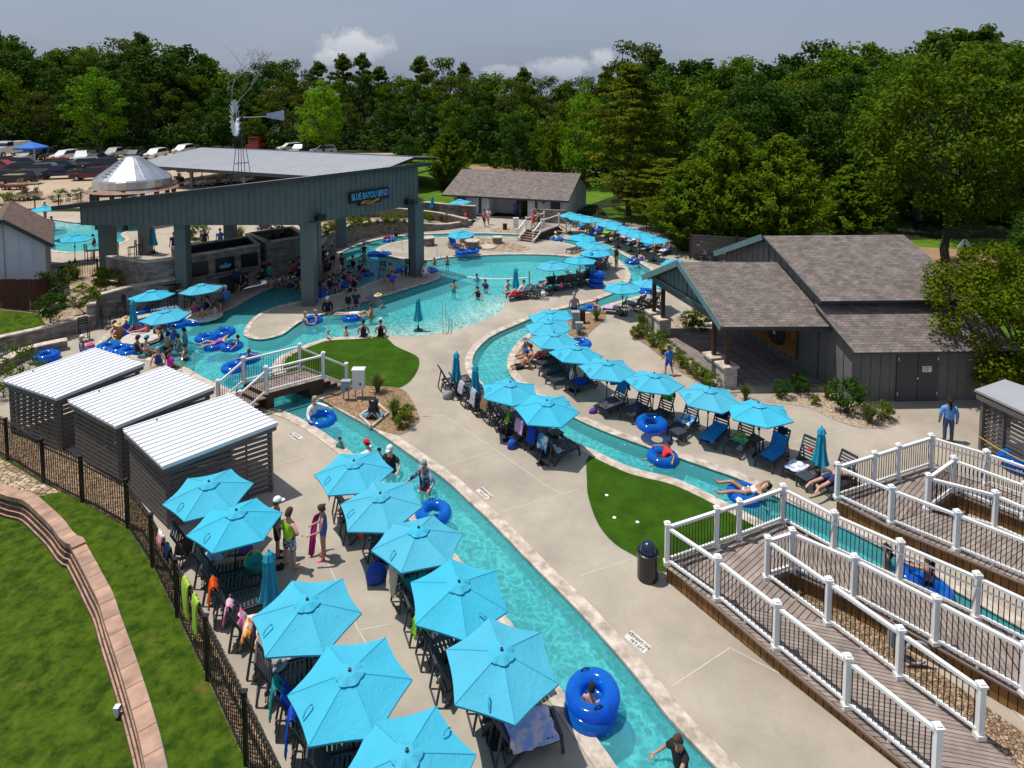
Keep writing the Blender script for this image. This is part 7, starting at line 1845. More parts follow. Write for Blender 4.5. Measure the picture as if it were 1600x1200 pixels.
for u,v,f,l,kw in((513,531,20, 'girl in pink holding hands at the turf edge',dict(depth=1.0,sk='fair',wear=OP('pink'),hair=('short', 'blond'),sc=.75)),(541,524,60, 'boy with raised arms between the pink girl and the women on the turf edge',dict(depth=1.05,sk='fair',wear=TR('teal'),hair=('short', 'brownh'),sc=.75)),(580,497,180, 'woman in an orange top pushing a floating ring',dict(depth=.85,sk='tan',wear=[('tank', 'orange')],hair=('short', 'brownh'))),(581,473,260, 'bather in grey with a teal cap beside the straw-hatted one',dict(depth=.9,sk='tan',wear=[('tshirt', 'grey')],hair=('short', 'brownh'),hat=('cap', 'teal'))),(592,479,240, 'bather holding a straw hat by the island edge',dict(depth=.9,sk='tan',wear=[('tshirt', 'grey')],hair=('short', 'darkh'),hat=('sunhat', 'straw'))),(709,457,60, 'boy standing alone in the middle of the main pool',dict(depth=.75,sk='tan',wear=TR('teal'),hair=('short', 'darkh'),sc=.85)),(745.5,440,250, 'swimmer nearest the float rope in the main pool',dict(depth=1.1,sk='tan',wear=[('tank', 'cyan')],hair=('short', 'darkh'),sc=.9)),(759,450,230, 'swimmer in a navy shirt in the main pool',dict(depth=1.05,sk='tan',wear=[('tshirt', 'navy')],hair=('short', 'darkh'),sc=.9)),(747,463,240, 'swimmer in black with a white arm band in the main pool',dict(depth=1.0,sk='tan',wear=[('tank', 'black')],hair=('short', 'darkh'),sc=.9)),(793,459,320, 'boy in teal trunks beside the folded umbrella in the main pool',dict(depth=.6,sk='pink',wear=TR('teal'),hair=('short', 'brownh'),sc=.85)),(679,414,260, 'child with a teal ring at the pad corner',dict(depth=1.0,sk='tan',wear=TR('teal'),hair=('short', 'brownh'),sc=.8)),(699,414,250, 'child standing in the shallow corner of the main pool by the pad',dict(depth=.85,sk='tan',wear=TR('navy'),hair=('short', 'brownh'),sc=.8)),(476,507,40, 'woman with a blond bun at the island edge holding a dark blue mat',dict(depth=1.0,sk='fair',wear=BK('royal'),hair=('bun', 'blond'))),(495,503,200, 'grey-haired bather with legs stretched on the dark blue mat',dict(depth=1.0,sk='tan',wear=[('tank', 'purple')],hair=('short', 'greyh')))):
 wader('wade' if 'raised' not in l and 'holding hands' not in l else 'armsup',u,v,f,l,**kw)
for u,v,l,c,h in((552,416, 'dark-haired bather facing the bar', 'black', 'darkh'),(569,407, 'bather with a pale back near the pad tubes', 'navy', 'brownh'),(534,412, 'bather at the corner of the bar ledge', 'brownh', 'darkh'),(537,428, 'bather in dark clothes beside the floating tubes', 'navy', 'darkh'),(546,432, 'bather in purple near the pavilion steps', 'purple', 'darkh'),(515,449, 'bather in the shaded bar pool near the thin wall', 'black', 'brownh'),(531,453, 'swimmer low in the shaded bar pool', 'black', 'darkh'),(548,443, 'bather in dark pink behind the island wall', 'pink', 'darkh'),(554,448, 'bather in black behind the island wall', 'black', 'darkh'),(569,392, 'head of a swimmer near the rings by the stone wall', 'black', 'brownh'),(619,372, 'bather at the far river edge by the red ring rider', 'navy', 'brownh'),(640,373, 'bather at the far river edge behind the right column', 'orange', 'brownh'),(424,450, 'pale-backed bather at the bar ledge', 'navy', 'brownh'),(434,449, 'bather in purple at the bar ledge', 'purple', 'brownh'),(445,445, 'bather in grey at the bar ledge', 'grey', 'brownh'),(484,447, 'bather in shadow right of the big column', 'black', 'darkh')):
 wader('wade',u,v,rnd.choice((200,250,280,120)),l,depth=1.05 if 'head' in l or 'low' in l else .9,sk=rnd.choice(('tan', 'fair', 'olive')),wear=[('tank',c)]if 'back' not in l else TR(c),hair=('short',h))
for u,v,f,l,w,h,ht in((198,518,300, 'bather under a wide straw hat with blue top at the swim-up table',[('tank', 'blue')], 'brownh',('sunhat', 'straw')),(186,528,330, 'bather under a second straw hat at the near side of the swim-up table',[('tank', 'orange')], 'brownh',('sunhat', 'straw')),(178,525,0, 'dark-haired bather left of the straw hats',BK('black'), 'darkh',None),(231,524,200, 'bather leaning over the swim-up table',TR('black'), 'darkh',None),(255,512,170, 'bather in red with outstretched arms under the umbrella',OP('red'), 'darkh',None),(272,531,260, 'man in a blue shirt and navy cap wading by the swim-up table',[('tshirt', 'blue')], 'darkh',('cap', 'navy')),(290,537,210, 'bather in a cyan shirt wading by the swim-up table',[('tshirt', 'cyan')], 'darkh',None),(262,545,80, 'shirtless bather with dark hair seen from behind near the table',TR('black'), 'darkh',None),(290,562,190, 'woman with wet brown hair near the cabana corner',BK('black'), 'brownh',None),(304,489,300, 'bather left at the second swim-up table',[('tank', 'pink')], 'darkh',None),(325,483,240, 'bather behind the second swim-up table',[('tank', 'black')], 'darkh',None),(336,496,120, 'shirtless man seen from behind at the second swim-up table',TR('navy'), 'brownh',None),(346,490,200, 'bather at the right end of the second swim-up table',BK('black'), 'darkh',None)):
 wader('reach' if 'arms' in l or 'leaning' in l else 'wade',u,v,f,l,depth=.88,sk=rnd.choice(('tan', 'fair', 'pink')),wear=w,hair=('short',h),hat=ht)
def on_lounger(k,po,label,x=.05,zz=.38,flip=0,**kw):
 o=LL[k];p=lpoint(o,x,0,zz);return person(po,0,0,math.degrees(o.rotation_euler.z)+flip,label,at=p,**kw)
on_lounger('f2', 'recline', 'person in a light blue shirt reclining under the umbrella, face hidden',-.15,sk='tan',wear=[('tshirt', 'lightblue'),('trunks', 'khaki')],hair=('short', 'greyh'))
on_lounger('r8', 'prone', 'sunbather lying face down in dark trunks on the lounger behind the railing',.1,.37,sk='pink',wear=TR('navy'),hair=('short', 'darkh'))
on_lounger('m0', 'recline', 'woman in a pale top on the red towel at the main pool corner',-.1,sk='pink',wear=OP('lightblue'),hair=('short', 'brownh'))
on_lounger('m2', 'recline', 'shirtless man reclining at the main pool by the blue towel back',-.1,sk='tan',wear=TR('blue'),hair=('short', 'darkh'))
for k,l,w,ht in(('m5', 'sitter with a white sun hat at the main pool',[('tank', 'white'),('trunks', 'black')],('sunhat', 'white')),('m6', 'sitter in teal with a visor at the main pool',[('tank', 'teal'),('trunks', 'black')],('cap', 'white')),('m7', 'sitter in black and white at the red and white towel',[('tank', 'black'),('trunks', 'white')],('cap', 'white')),('m8', 'sitter with a pink hat behind the stacked rings',[('tank', 'black'),('trunks', 'black')],('sunhat', 'pink')),('b8', 'sunbather on the far bank under the last umbrellas',BK('black'),None),('b10', 'sunbather on the far bank lounger nearest the porch',BK('blue'),None),('b5', 'bather in navy on the far bank row',OP('navy'),None)):
 on_lounger(k, 'recline',l,-.1,sk=rnd.choice(('tan', 'pink')),wear=w,hair=('short', 'brownh'),hat=ht)
for u,v,f,l,w in((82,384,300, 'child sitting on the upper pool steps',TR('navy')),(147,383,200, 'dark-haired swimmer in the upper pool, left of the folded umbrella',[('tank', 'black')]),(163,384,250, 'second swimmer in the upper pool beside the folded umbrella',[('tank', 'black')]),(82,353,200, 'swimmer at the far side of the upper pool',TR('black'))):
 person('wade',u,v,f,l, 'tan',w,('short', 'darkh'),z=1.33,zfeet=.45)
person('stand',71,343,250, 'person in dark clothes standing under the umbrella at the upper pool', 'tan',[('tank', 'black'),('trunks', 'orange')],('short', 'darkh'),('cap', 'white'),z=1.4)
for i,(u,v)in enumerate(((468,432),(476,428),(496,426),(505,420),(513,424),(520,418),(478,441),(509,436),(426,426),(438,418),(450,416),(398,443),(385,448),(371,456),(468,421))):
 c=('black', 'navy', 'grey')[i%3];l='guest in %s crowded in the shade at the curved bar'%c
 person(('sit', 'stand')[i%2],u,v,rnd.choice((120,160,200,260)),l,rnd.choice(('tan', 'olive', 'fair')),[('tshirt',c),('trunks', 'black')],('short', 'darkh'),z=(.45,.02)[i%2],group=l)
for i,(u,v)in enumerate(((522,443),(537,436),(560,437),(563,422),(527,459),(505,455),(470,452),(455,449),(494,441),(546,458))):
 c=('black', 'navy', 'purple')[i%3];l='bather in %s standing in the shaded bar pool'%c
 o=wader('wade',u,v,rnd.choice((120,200,260,320)),l,depth=1.0,sk=rnd.choice(('tan', 'olive', 'fair')),wear=[('tank',c)],hair=('short', 'darkh'),group=l)
for i,(u,v,c)in enumerate(((213,522, 'pink'),(243,527, 'black'),(280,547, 'teal'),(252,534, 'navy'),(316,500, 'orange'),(296,496, 'black'))):
 wader('wade',u,v,rnd.choice((40,120,200,300)), 'bather in %s, one of the crowd round the swim-up tables'%c+(' nearest the stone pier' if c=='black' and u>280 else ''),depth=.9,sk=rnd.choice(('tan', 'fair', 'pink')),wear=[('tank',c)],hair=('short', 'brownh'))
# floating rings
def tube_mat():
 m,nt,out=nmat('blue_vinyl');L=nt.links.new
 b=N(nt, 'ShaderNodeBsdfPrincipled',Roughness=.10);b.inputs['Base Color'].default_value=(.008,.17,.68,1);b.inputs['Specular IOR Level'].default_value=.6
 t=nt.nodes.new('ShaderNodeBsdfTransparent');t.inputs[0].default_value=(.12,.42,.95,1)
 lw=N(nt, 'ShaderNodeLayerWeight',Blend=.35);mr=N(nt, 'ShaderNodeMapRange');mr.inputs[3].default_value=.36;mr.inputs[4].default_value=.88;L(lw.outputs['Facing'],mr.inputs[0])
 s=nt.nodes.new('ShaderNodeMixShader');L(mr.outputs[0],s.inputs[0]);L(t.outputs[0],s.inputs[1]);L(b.outputs[0],s.inputs[2]);L(s.outputs[0],out.inputs[0]);return m
M_vinyl=tube_mat()
def make_ring():
 root=empty('swim_ring',(0,0,0));m=MB();m.torus(.40,.185,32,12,flat=.9);m.build('ring',M_vinyl,root,True)
 for s in(0,1):
  a=s*math.pi+.4;h=MB();cx,cy=.42*math.cos(a),.42*math.sin(a)
  h.tube([(cx-.09*math.sin(a)+.05*math.cos(a)*math.cos(t*3.14-1.57)*0,cy+.09*math.cos(a),.165)]+[(cx+(.09*math.sin(a))*(2*t-1),cy-(.09*math.cos(a))*(2*t-1),.17+.05*math.sin(math.pi*t))for t in(.1,.3,.5,.7,.9)]+[(cx+.09*math.sin(a),cy-.09*math.cos(a),.165)],.016,6);h.build('handle',M_black,root)
 return root
RG=make_ring();rf=[True]
def ring(u,v,label,z=None,sc=1.0,rz=None,rx=0.0,ry=0.0,at=None):
 o=RG if rf[0]else copy_tree(RG);rf[0]=False
 z=WZ+.09 if z is None else z
 o.location=at if at is not None else P(u,v,z);o.rotation_euler=(rx,ry,rnd.uniform(0,6)if rz is None else rz);o.scale=(sc,sc,sc);tag(o,label, 'swim ring', 'blue vinyl swim rings');return o
def rider(u,v,po,face,label,ringlabel,sc=1.0,zz=.1,**k):
 ring(u,v,ringlabel);p=P(u,v,WZ+.09);p.z=WZ+zz;person(po,0,0,face,label,at=p,sc=sc,**k)
p0=P(923,1108,.05);ring(0,0, 'lower of the two stacked blue rings floating in the near channel',at=p0);ring(0,0, 'upper of the two stacked blue rings, around a child, in the near channel',at=p0+Vector((.05,.12,.20)),ry=.08,rx=.10,sc=1.04)
person('stand',0,0,60, 'child whose dark hair shows inside two stacked blue rings',at=Vector((p0.x+.02,p0.y+.06,-.80)),sc=.78,sk='fair',wear=TR('navy'),hair=('short', 'darkh'))
rider(1035,714, 'tube',200, 'child in a red shirt riding a blue ring on the stage-side river', 'blue ring carrying the child in red',.8,.12,sk='tan',wear=[('tshirt', 'red'),('trunks', 'navy')],hair=('short', 'darkh'))
rider(1163,772, 'tubelie',165, 'sunbather in a white bikini lying across a blue ring with one arm raised', 'blue ring carrying the woman in a white bikini',1.0,.13,sk='tan',wear=BK('white'),hair=('short', 'darkh'))
rider(925,483, 'tube',200, 'bather with a pink cap in a blue ring near the kiosk', 'blue ring carrying the pink-capped bather',.95,sk='tan',wear=BK('black'),hair=('short', 'brownh'),hat=('cap', 'pink'))
rider(988,409, 'tube',150, 'rider with dark hair in the nearer of two rings at the river bend', 'blue ring at the outer river bend, nearer of two',.95,sk='tan',wear=TR('black'),hair=('short', 'darkh'))
rider(997,405, 'tube',210, 'rider in the farther of two rings at the river bend', 'blue ring at the outer river bend, farther of two',.95,sk='tan',wear=TR('navy'),hair=('short', 'brownh'))
wader('wade',997,419,250, 'child swimming low in the water at the river bend',1.15,sk='tan',wear=[('tank', 'cyan')],hair=('short', 'darkh'),sc=.8)
rider(871,374, 'tube',300, 'white-haired rider in a ring beneath the far footbridge', 'blue ring beneath the far footbridge',.95,sk='fair',wear=[('tank', 'white')],hair=('short', 'greyh'),hat=('cap', 'white'))
rider(608,375, 'tube',320, 'rider in red on a ring by the long river wall', 'blue ring under the red rider by the long river wall',.95,sk='tan',wear=[('tshirt', 'red')],hair=('short', 'brownh'))
rider(549,496, 'prone',175, 'bather in a white suit lying on a ring in the main pool', 'blue ring under the bather in white in the main pool',1.0,.2,sk='fair',wear=OP('white'),hair=('bun', 'blond'))
rider(572,427, 'tube',330, 'rider in black on a pale blue ring near the pad', 'blue ring carrying the rider in black near the pad',1.0,sk='tan',wear=[('tank', 'black')],hair=('short', 'darkh'))
rider(336,540, 'tubelie',210, 'girl in magenta lying across two of the clustered rings', 'near-left ring of the cluster of four in the left pool',.9,.15,sk='fair',wear=OP('magenta'),hair=('short', 'brownh'))
rider(362,541, 'tube',200, 'boy in black riding the near-right clustered ring', 'near-right ring of the cluster of four in the left pool',.85,sk='tan',wear=[('tank', 'black')],hair=('short', 'darkh'))
rider(388,560, 'tube',120, 'bather in a ring beyond the footbridge railing', 'blue ring behind the footbridge railing, farther one',.9,sk='tan',wear=BK('pink'),hair=('short', 'brownh'))
ring(503,655, 'blue ring held by the man in the white long-sleeved shirt',rx=.15)
ring(677,801, 'blue ring half hidden by an umbrella in the near channel');ring(322,528, 'far-left ring of the cluster of four in the left pool');ring(351,519, 'far-right ring of the cluster of four in the left pool');ring(365,574, 'blue ring behind the footbridge stairs, nearer one')
ring(1432,908, 'blue ring held by the dark-haired woman in the river',rx=.5)
ring(1452,922, 'second blue ring beside the dark-haired woman in the river')
for u,v,l in((219,487, 'blue ring at the bar deck behind the open umbrella'),(279,506, 'blue ring floating right of the crowded swim-up table'),(309,481, 'blue ring beside the second swim-up table, far side'),(306,502, 'blue ring beside the second swim-up table, near side'),(168,542, 'leftmost ring of the row moored at the swim-up table'),(186,546, 'middle ring of the row moored at the swim-up table'),(202,549, 'right-hand ring of the row moored at the swim-up table'),(222,512, 'blue ring under the open umbrella at the swim-up table'),(197,519, 'blue ring behind the straw hats at the swim-up table'),(585,397, 'blue ring near the stone wall, left of a pair'),(601,397, 'blue ring near the stone wall, right of a pair'),(623,424, 'blue ring beside the shirtless man under the pavilion'),(673,424, 'blue ring at the pad corner behind the right column'),(1013,456, 'blue ring in the river behind the porch gable'),(1004,452, 'second blue ring in the river behind the porch gable'),(540,444, 'blue ring behind the island wall'),(500,460, 'pale blue mat-like ring at the thin pool wall'),(488,500, 'dark blue ring at the island edge')):
 ring(u,v,l)
ring(72,556, 'lone blue ring lying on the deck by the stone seat wall',z=.2,sc=1.05);ring(907,537, 'blue ring lying on the deck among the stage-side umbrellas',z=.5)
ring(1018,662, 'blue ring lying on a lounger beside the river',z=.60,sc=1.05);ring(722,394, 'blue ring on the rocky pad, left of a pair',z=.5);ring(738,392, 'blue ring on the rocky pad, right of a pair',z=.5)
for i in range(3):
 p=P(931,448,0);ring(0,0,('bottom', 'middle', 'top')[i]+' ring of the upright stack beside the main pool',at=p+Vector((.05*i,.0,.2+.36*i)),rx=.1*(i-1),sc=.95)
ring(924,366, 'blue ring standing by the bather in yellow',z=.45,rx=1.2);ring(1590,718, 'blue ring stored inside the right-hand cabana',z=.35)
# swim-up tables, chairs, bins, cabinets
M_tabletop=mk('stone_table_top',(.50,.46,.40),.6,.12,4)
for u,v,l in((222,527, 'round stone swim-up table crowded with bathers'),(320,494, 'round stone swim-up table beside the stone pier')):
 p=P(u,v,.12);rt=empty('swim_up_table',(p.x,p.y,-.55),l, 'table');m=MB();m.lathe([(.95,.06),(1.0,.09),(1.0,.15),(.95,.18)],28,(p.x,p.y,0));m.build('table_top',M_tabletop,rt)
 m=MB();m.lathe([(.5,-.57),(.28,-.3),(.26,.07)],16,(p.x,p.y,0));m.build('pedestal',M_tabletop,rt)
pr_=P(238,517,.2);o=MB();o.box((pr_.x-.35,pr_.y,.27),(.34,.2,.17));o.box((pr_.x-.35,pr_.y,.37),(.35,.21,.03));o=o.build('cooler_bag',dye('red'));tag(o, 'small red cooler bag on the crowded swim-up table', 'bag')
def make_chair(h=.75,name='patio_chair'):
 root=empty(name,(0,0,0));m=MB();m.box((0,0,h),(.46,.46,.035));m.build('seat',M_black,root)
 m=MB()
 for i in range(4):m.box((-.23,0,h+.14+i*.11),(.025,.44,.07))
 for s in(-1,1):m.box((-.23,s*.21,h+.24),(.035,.04,.5))
 m.build('backrest',M_black,root)
 for x in(-.2,.2):
  for y in(-.2,.2):l=MB();l.box((x,y,h/2),(.04,.04,h));l.build('leg',M_black,root)
 m=MB();m.box((0,0,h*.35),(.4,.03,.03));m.box((.2,0,h*.3),(.03,.4,.03));m.build('stretcher',M_black,root)
 return root
CH=make_chair();cf_=[True]
def chair(u,v,z,rz,label):
 o=CH if cf_[0]else copy_tree(CH);cf_[0]=False;o.location=P(u,v,z);o.rotation_euler=(0,0,rz);tag(o,label, 'chair', 'black slat-back chairs')
for u,v,z,rz,l in((190,494,0,5.2, 'black slat-back chair right of the domed bin'),(166,512,0,.4, 'black slat-back chair below the domed bin'),(132,532,0,5.5, 'black slat-back chair draped with a towel by the white-capped sitter'),(240,484,0,4.8, 'black slat-back chair left of the stone pier'),(270,481,0,4.8, 'black slat-back chair touching the stone pier'),(296,480,0,4.8, 'black slat-back chair in front of the stone pier'),(140,408,1.4,1, 'black bar chair by the patio wall end'),(152,407,1.4,4, 'black bar chair at the patio table, left'),(170,404,1.4,5, 'black bar chair at the patio table, middle'),(178,406,1.4,3, 'black bar chair at the patio table, right'),(207,402,1.4,3.4, 'tall black bar chair by the bar end'),(220,398,1.4,3.4, 'second tall black bar chair by the bar end'),(232,396,1.4,3.4, 'third tall black bar chair by the bar end'),(494,470,0,4.4, 'black chair with a pale blue towel behind the big column'),(597,436,0,4.6, 'black chair under the seated man in blue'),(634,432,0,4.2, 'black chair beside the pavilion right column'),(642,424,0,4.2, 'tall black chair leaning behind the right column'),(360,385,1.4,4, 'black bar chair behind the bar block')):
 chair(u,v,z,rz,l)
def bin_(u,v,z,label,sc=1.0):
 p=P(u,v,z);rt=empty('trash_can',p,label, 'trash can');m=MB();m.lathe([(.27,0),(.29,.02),(.29,.66),(.31,.68),(.31,.76),(.28,.78)],24,p);m.build('barrel',M_blk,rt,False)
 m=MB();m.lathe([(.27,.78)]+[(.215*math.cos(a),.82+.24*math.sin(a))for a in[i*math.pi/16 for i in range(8)]]+[(.01,1.06)],24,p);m.build('dome_lid',M_bluegloss,rt,True);rt.scale=(sc,sc,sc)
M_blk=mk('black_can',(.010,.010,.012),.3,.2,3,coat=.4);M_bluegloss=mk('dark_dome',(.012,.02,.05),.22,.1,3,coat=.5)
bin_(1012,902,0, 'black domed trash can at the corner of the near ramp deck',1.0);bin_(168,494,0, 'black domed trash can against the stepped stone wall',.95)
def cabinet(name,u,v,z0,z1,w,d,mat,label,leg=True,cat='cabinet',rz=0.0):
 p=P(u,v,0);rt=empty(name,p,label,cat);m=MB();m.box((p.x,p.y,(z0+z1)/2),(w,d,z1-z0),rz);m.build('box',mat,rt)
 m=MB();m.box((p.x,p.y,z1+.02),(w+.06,d+.06,.04),rz);m.build('lid',mat,rt)
 m=MB();m.box((p.x+w*.2,p.y-d/2-.012,z0+(z1-z0)*.3),(.07,.02,.09));m.build('latch',M_black,rt)
 if leg:
  for s in(-1,1):m=MB();m.box((p.x+s*w*.3,p.y,z0/2),(.05,.05,z0));m.build('leg',M_greybox,rt)
cabinet('control_cabinet',561,622,.45,1.3,.5,.3,M_white, 'white control cabinet on legs beside the footbridge');cabinet('junction_box',541,625,.42,.85,.36,.2,M_greybox, 'grey junction box left of the white control cabinet',cat='utility box')
cabinet('control_cabinet',899,513,.05,.95,.42,.35,M_greybox, 'grey kiosk cabinet at the river bed in front of the grey-haired person',False);cabinet('junction_box',905,524,.3,.7,.36,.2,M_greybox, 'grey junction box at the near end of the kiosk bed',cat='utility box')
cabinet('pool_bin',910,505,.0,.75,.3,.3,M_black, 'black box behind the kiosk junction box',False, 'box');cabinet('control_cabinet',806,355,.0,.9,.5,.3,M_white, 'white cabinet beside the far footbridge',False);cabinet('valve_box',789,359,0,.55,.4,.3,M_black, 'black valve box beside the far footbridge',False, 'box')
pp=P(584,652,0);pu=empty('pool_pump',pp, 'black pool pump with blue valves in a sunken pit beside the channel', 'pump')
m=MB();m.lathe([(.2,.02),(.26,.1),(.24,.4),(.17,.5),(.2,.62),(.2,.72),(.12,.78),(.03,.8)],16,pp);m.build('filter_body',M_blk,pu,True)
for s in(-1,1):
 m=MB();m.tube([pp+Vector((s*.2,-.1,.16)),pp+Vector((s*.42,-.16,.14))],.09,10);m.build('valve',dye('cyan'),pu);m=MB();m.tube([pp+Vector((s*.15,-.2,.3)),pp+Vector((s*.3,-.3,.12)),pp+Vector((s*.5,-.1,.06))],.035,6);m.build('pipe',M_greybox,pu)
m=MB();m.tube([pp+Vector((-.2,-.26,.12)),pp+Vector((0,-.3,.35)),pp+Vector((.2,-.26,.1))],.02,6);m.build('hose',M_greybox,pu)
pit=[P2(u,v)for u,v in((562,652),(590,634),(607,648),(580,670))];m=MB()
for a,b in zip(pit,pit[1:]+pit[:1]):m.bar((a[0],a[1],.06),(b[0],b[1],.06),.1,.12)
o=m.build('pump_pit_curb',M_cope);o['kind']='structure'
for u,v,r_,h_,l in((669,383,.55,.62, 'stone drum planter on the pad, nearest the right column'),(729,378,.6,.7, 'stone drum planter behind the pad umbrella'),(738,388,.6,.62, 'dark-sided stone drum beside the pad umbrella'),(777,380,.42,.5, 'pale stone drum at the middle of the rocky pad')):
 p=P(u,v,0);rt=empty('stone_drum',p,l, 'planter');uvprism('drum',M_stone,[(p.x+r_*math.cos(i*math.pi/4),p.y+r_*math.sin(i*math.pi/4))for i in range(8)],0,h_,rt);m=MB();m.lathe([(r_+.06,h_),(r_+.06,h_+.09),(r_*.7,h_+.1)],16,p);m.build('cap',M_cope,rt)
p=P(761,386,.04);m=MB();m.lathe([(.75,0),(.78,.05),(.7,.07)],24,p);o=m.build('flat_stone',M_cope);tag(o, 'flat round pale stone slab lying on the rocky pad', 'stone')
def handrail(pts,label):
 rt=empty('pool_handrail',Vector((pts[0][0],pts[0][1],0)),label, 'handrail');m=MB();m.tube(catrom([tuple(p)for p in pts],False,4),.022,6);m.build('rail',M_steel,rt)
for a,b,l in(((692,521),(691,488), 'steel handrail standing in the beach entry, left of a pair'),((697,521),(696,492), 'steel handrail standing in the beach entry, right of a pair'),((611,383),(628,391), 'steel handrail at the pad steps'),((284,590),(302,575), 'steel handrail at the left pool near the cabanas'),((683,398),(683,404), 'short steel handrail at the main pool top')):
 A,B=P(*a),P(*b);handrail([A+Vector((0,0,-.2)),A+Vector((0,0,.75)),A.lerp(B,.3)+Vector((0,0,.88)),B+Vector((0,0,.75)),B+Vector((0,0,-.4))],l)
nt_=empty('float_rope',P(684,423), 'white float rope stretched across the main pool to a short post', 'rope');m=MB();a,b=P(684,423,-.02),P(827,434,-.02)
m.tube([a.lerp(b,i/24)+Vector((0,-1.1*math.sin(math.pi*i/24),0))for i in range(25)],.05,6);m.build('float_line',M_white,nt_);m=MB();b2=P(827,443);m.tube([(b2.x,b2.y,-.5),(b2.x,b2.y,.9)],.05,8);m.build('post',M_greybox,nt_)
M_plate=mk('worn_white',(.58,.55,.50),.7,.12,9)
def deck_mark(u,v,ang,l,w=.62,h=.30,u2=None):
 p=P(u,v,.0);rt=empty('depth_mark',p,l, 'depth marker');c_,s_=math.cos(ang),math.sin(ang);ex,ey=Vector((c_,s_,0)),Vector((-s_,c_,0))
 m=MB();q=[p+ex*a*w/2+ey*b*h/2+Vector((0,0,.006))for a,b in((-1,-1),(1,-1),(1,1),(-1,1))];m.add(q,[(0,1,2,3)]);m.build('plate',M_plate,rt)
 for k,tx in enumerate(('3 FT 6 IN', 'NO DIVING')):
  textobj(tx,.125,.001, 'marking',M_black,rt,face_matrix(p+ey*(.065-.13*k)-ex*.05+Vector((0,0,.009)),ex,ey),.8)
 m=MB();cc=p+ex*.25-ey*.06+Vector((0,0,.009));m.torus(.045,.008,16,4,cc,flat=.2);m.bar(cc-ex*.03-ey*.03,cc+ex*.03+ey*.03,.012,.003);m.build('no_dive_symbol',M_black,rt)
dA=lambda a,b:math.atan2((P(*b)-P(*a)).y,(P(*b)-P(*a)).x)
deck_mark(996,1003,dA((1018,1018),(978,985))+0, 'depth marker reading 3 FT 6 IN on the deck by the near channel');deck_mark(757,771,dA((775,785),(745,760)), 'depth marker on the deck beside the man in camouflage');deck_mark(462,682,dA((440,668),(480,695)), 'depth marker on the deck beside the nearest cabana')
deck_mark(411,506,dA((395,505),(440,505)), 'depth marker at the tip of the pool island');deck_mark(863,468,0, 'depth marker on the deck near the main pool corner')
for u,v,l in((948,774, 'small white light disc set in the far part of the putting turf'),(960,809, 'small white light disc set in the middle of the putting turf'),(996,816, 'pale round cup cover in the putting turf'),(454,556, 'pale round cover in the turf behind the bridge railing')):
 p=P(u,v,.03);m=MB();m.lathe([(.05,0),(.06,.012),(.045,.02)],12,p);o=m.build('turf_disc',M_white);tag(o,l, 'disc')
p=P(183,1108,-.35);m=MB();m.box((p.x,p.y,p.z),(.12,.12,.14));m.box((p.x,p.y,p.z-.12),(.06,.06,.12));o=m.build('path_light',M_white);tag(o, 'small white light fixture at the foot of the block wall', 'light')
def bag(u,v,z,c,l,s=(.4,.28,.34),cat='bag',rz=.4,name='bag'):
 p=P(u,v,z);m=MB();n=14;prof=[(.5,0),(.56,.2),(.54,.6),(.42,.85),(.2,1.0)]
 m.lathe([(r_*1,zz*s[2])for r_,zz in prof],n,(0,0,0),s[0],s[1]);rt=empty(name,p,l,cat)
 m.v=[(x*math.cos(rz)-y*math.sin(rz)+p.x+rnd.uniform(-.012,.012),x*math.sin(rz)+y*math.cos(rz)+p.y,zz+p.z)for x,y,zz in m.v];m.build('bag_body',dye(c),rt,True)
 h=MB();h.tube([(p.x-s[0]*.3,p.y,p.z+s[2]*.8),(p.x-s[0]*.15,p.y,p.z+s[2]*1.25),(p.x+s[0]*.15,p.y,p.z+s[2]*1.25),(p.x+s[0]*.3,p.y,p.z+s[2]*.8)],.012,5);h.build('handle',dye(c),rt)
for a in((588,908,0, 'royal', 'royal blue duffel bag on the deck behind the cream towel',(.5,.36,.5)),(141,546,0, 'pink', 'pink bag beside the white-capped sitter'),(700,622,0, 'grey', 'grey bag with white towel behind the central lounger row',(.42,.34,.34)),(723,600,.4, 'red', 'red bundle on the first lounger of the central row',(.2,.16,.12)),(849,463,0, 'white', 'white bag lying by the main pool loungers'),(893,592,.35, 'white', 'white bag hanging behind a stage-side lounger',(.2,.12,.4)),(998,642,.4, 'navy', 'dark blue round bag on a stage-side lounger',(.34,.3,.32)),(960,600,.6, 'blue', 'white and blue patterned bag on the chair back under the umbrella',(.4,.2,.5)),(927,645,0, 'purple', 'purple bag under the foot of a stage-side lounger',(.34,.2,.2)),(1266,704,.75, 'red', 'red cap hung on the lounger back by the folded umbrella',(.14,.14,.1)),(800,700,0, 'royal', 'blue bag behind the second last central lounger',(.34,.26,.34)),(288,862,.35, 'brownh', 'brown and white striped beach bag by the cabana wall',(.44,.3,.36)),(384,864,.42, 'purple', 'rainbow coloured bag in the shade of the lime-topped umbrella',(.36,.26,.22)),(877,448,.5, 'pink', 'pink bag on a main pool lounger',(.26,.2,.25))):
 bag(*a)
pb=P(398,910,0);rt=empty('bucket',pb, 'translucent green bucket with a blue toy beside the pale folded umbrella', 'bucket');m=MB();m.lathe([(.2,.3),(.25,.62),(.27,.63),(.24,.6),(.19,.32)],18,pb);m.build('pail',dye('teal'),rt,True);m=MB();m.torus(.25,.012,20,5,(pb.x,pb.y,.63),rx=1.2);m.build('handle',dye('lime'),rt)
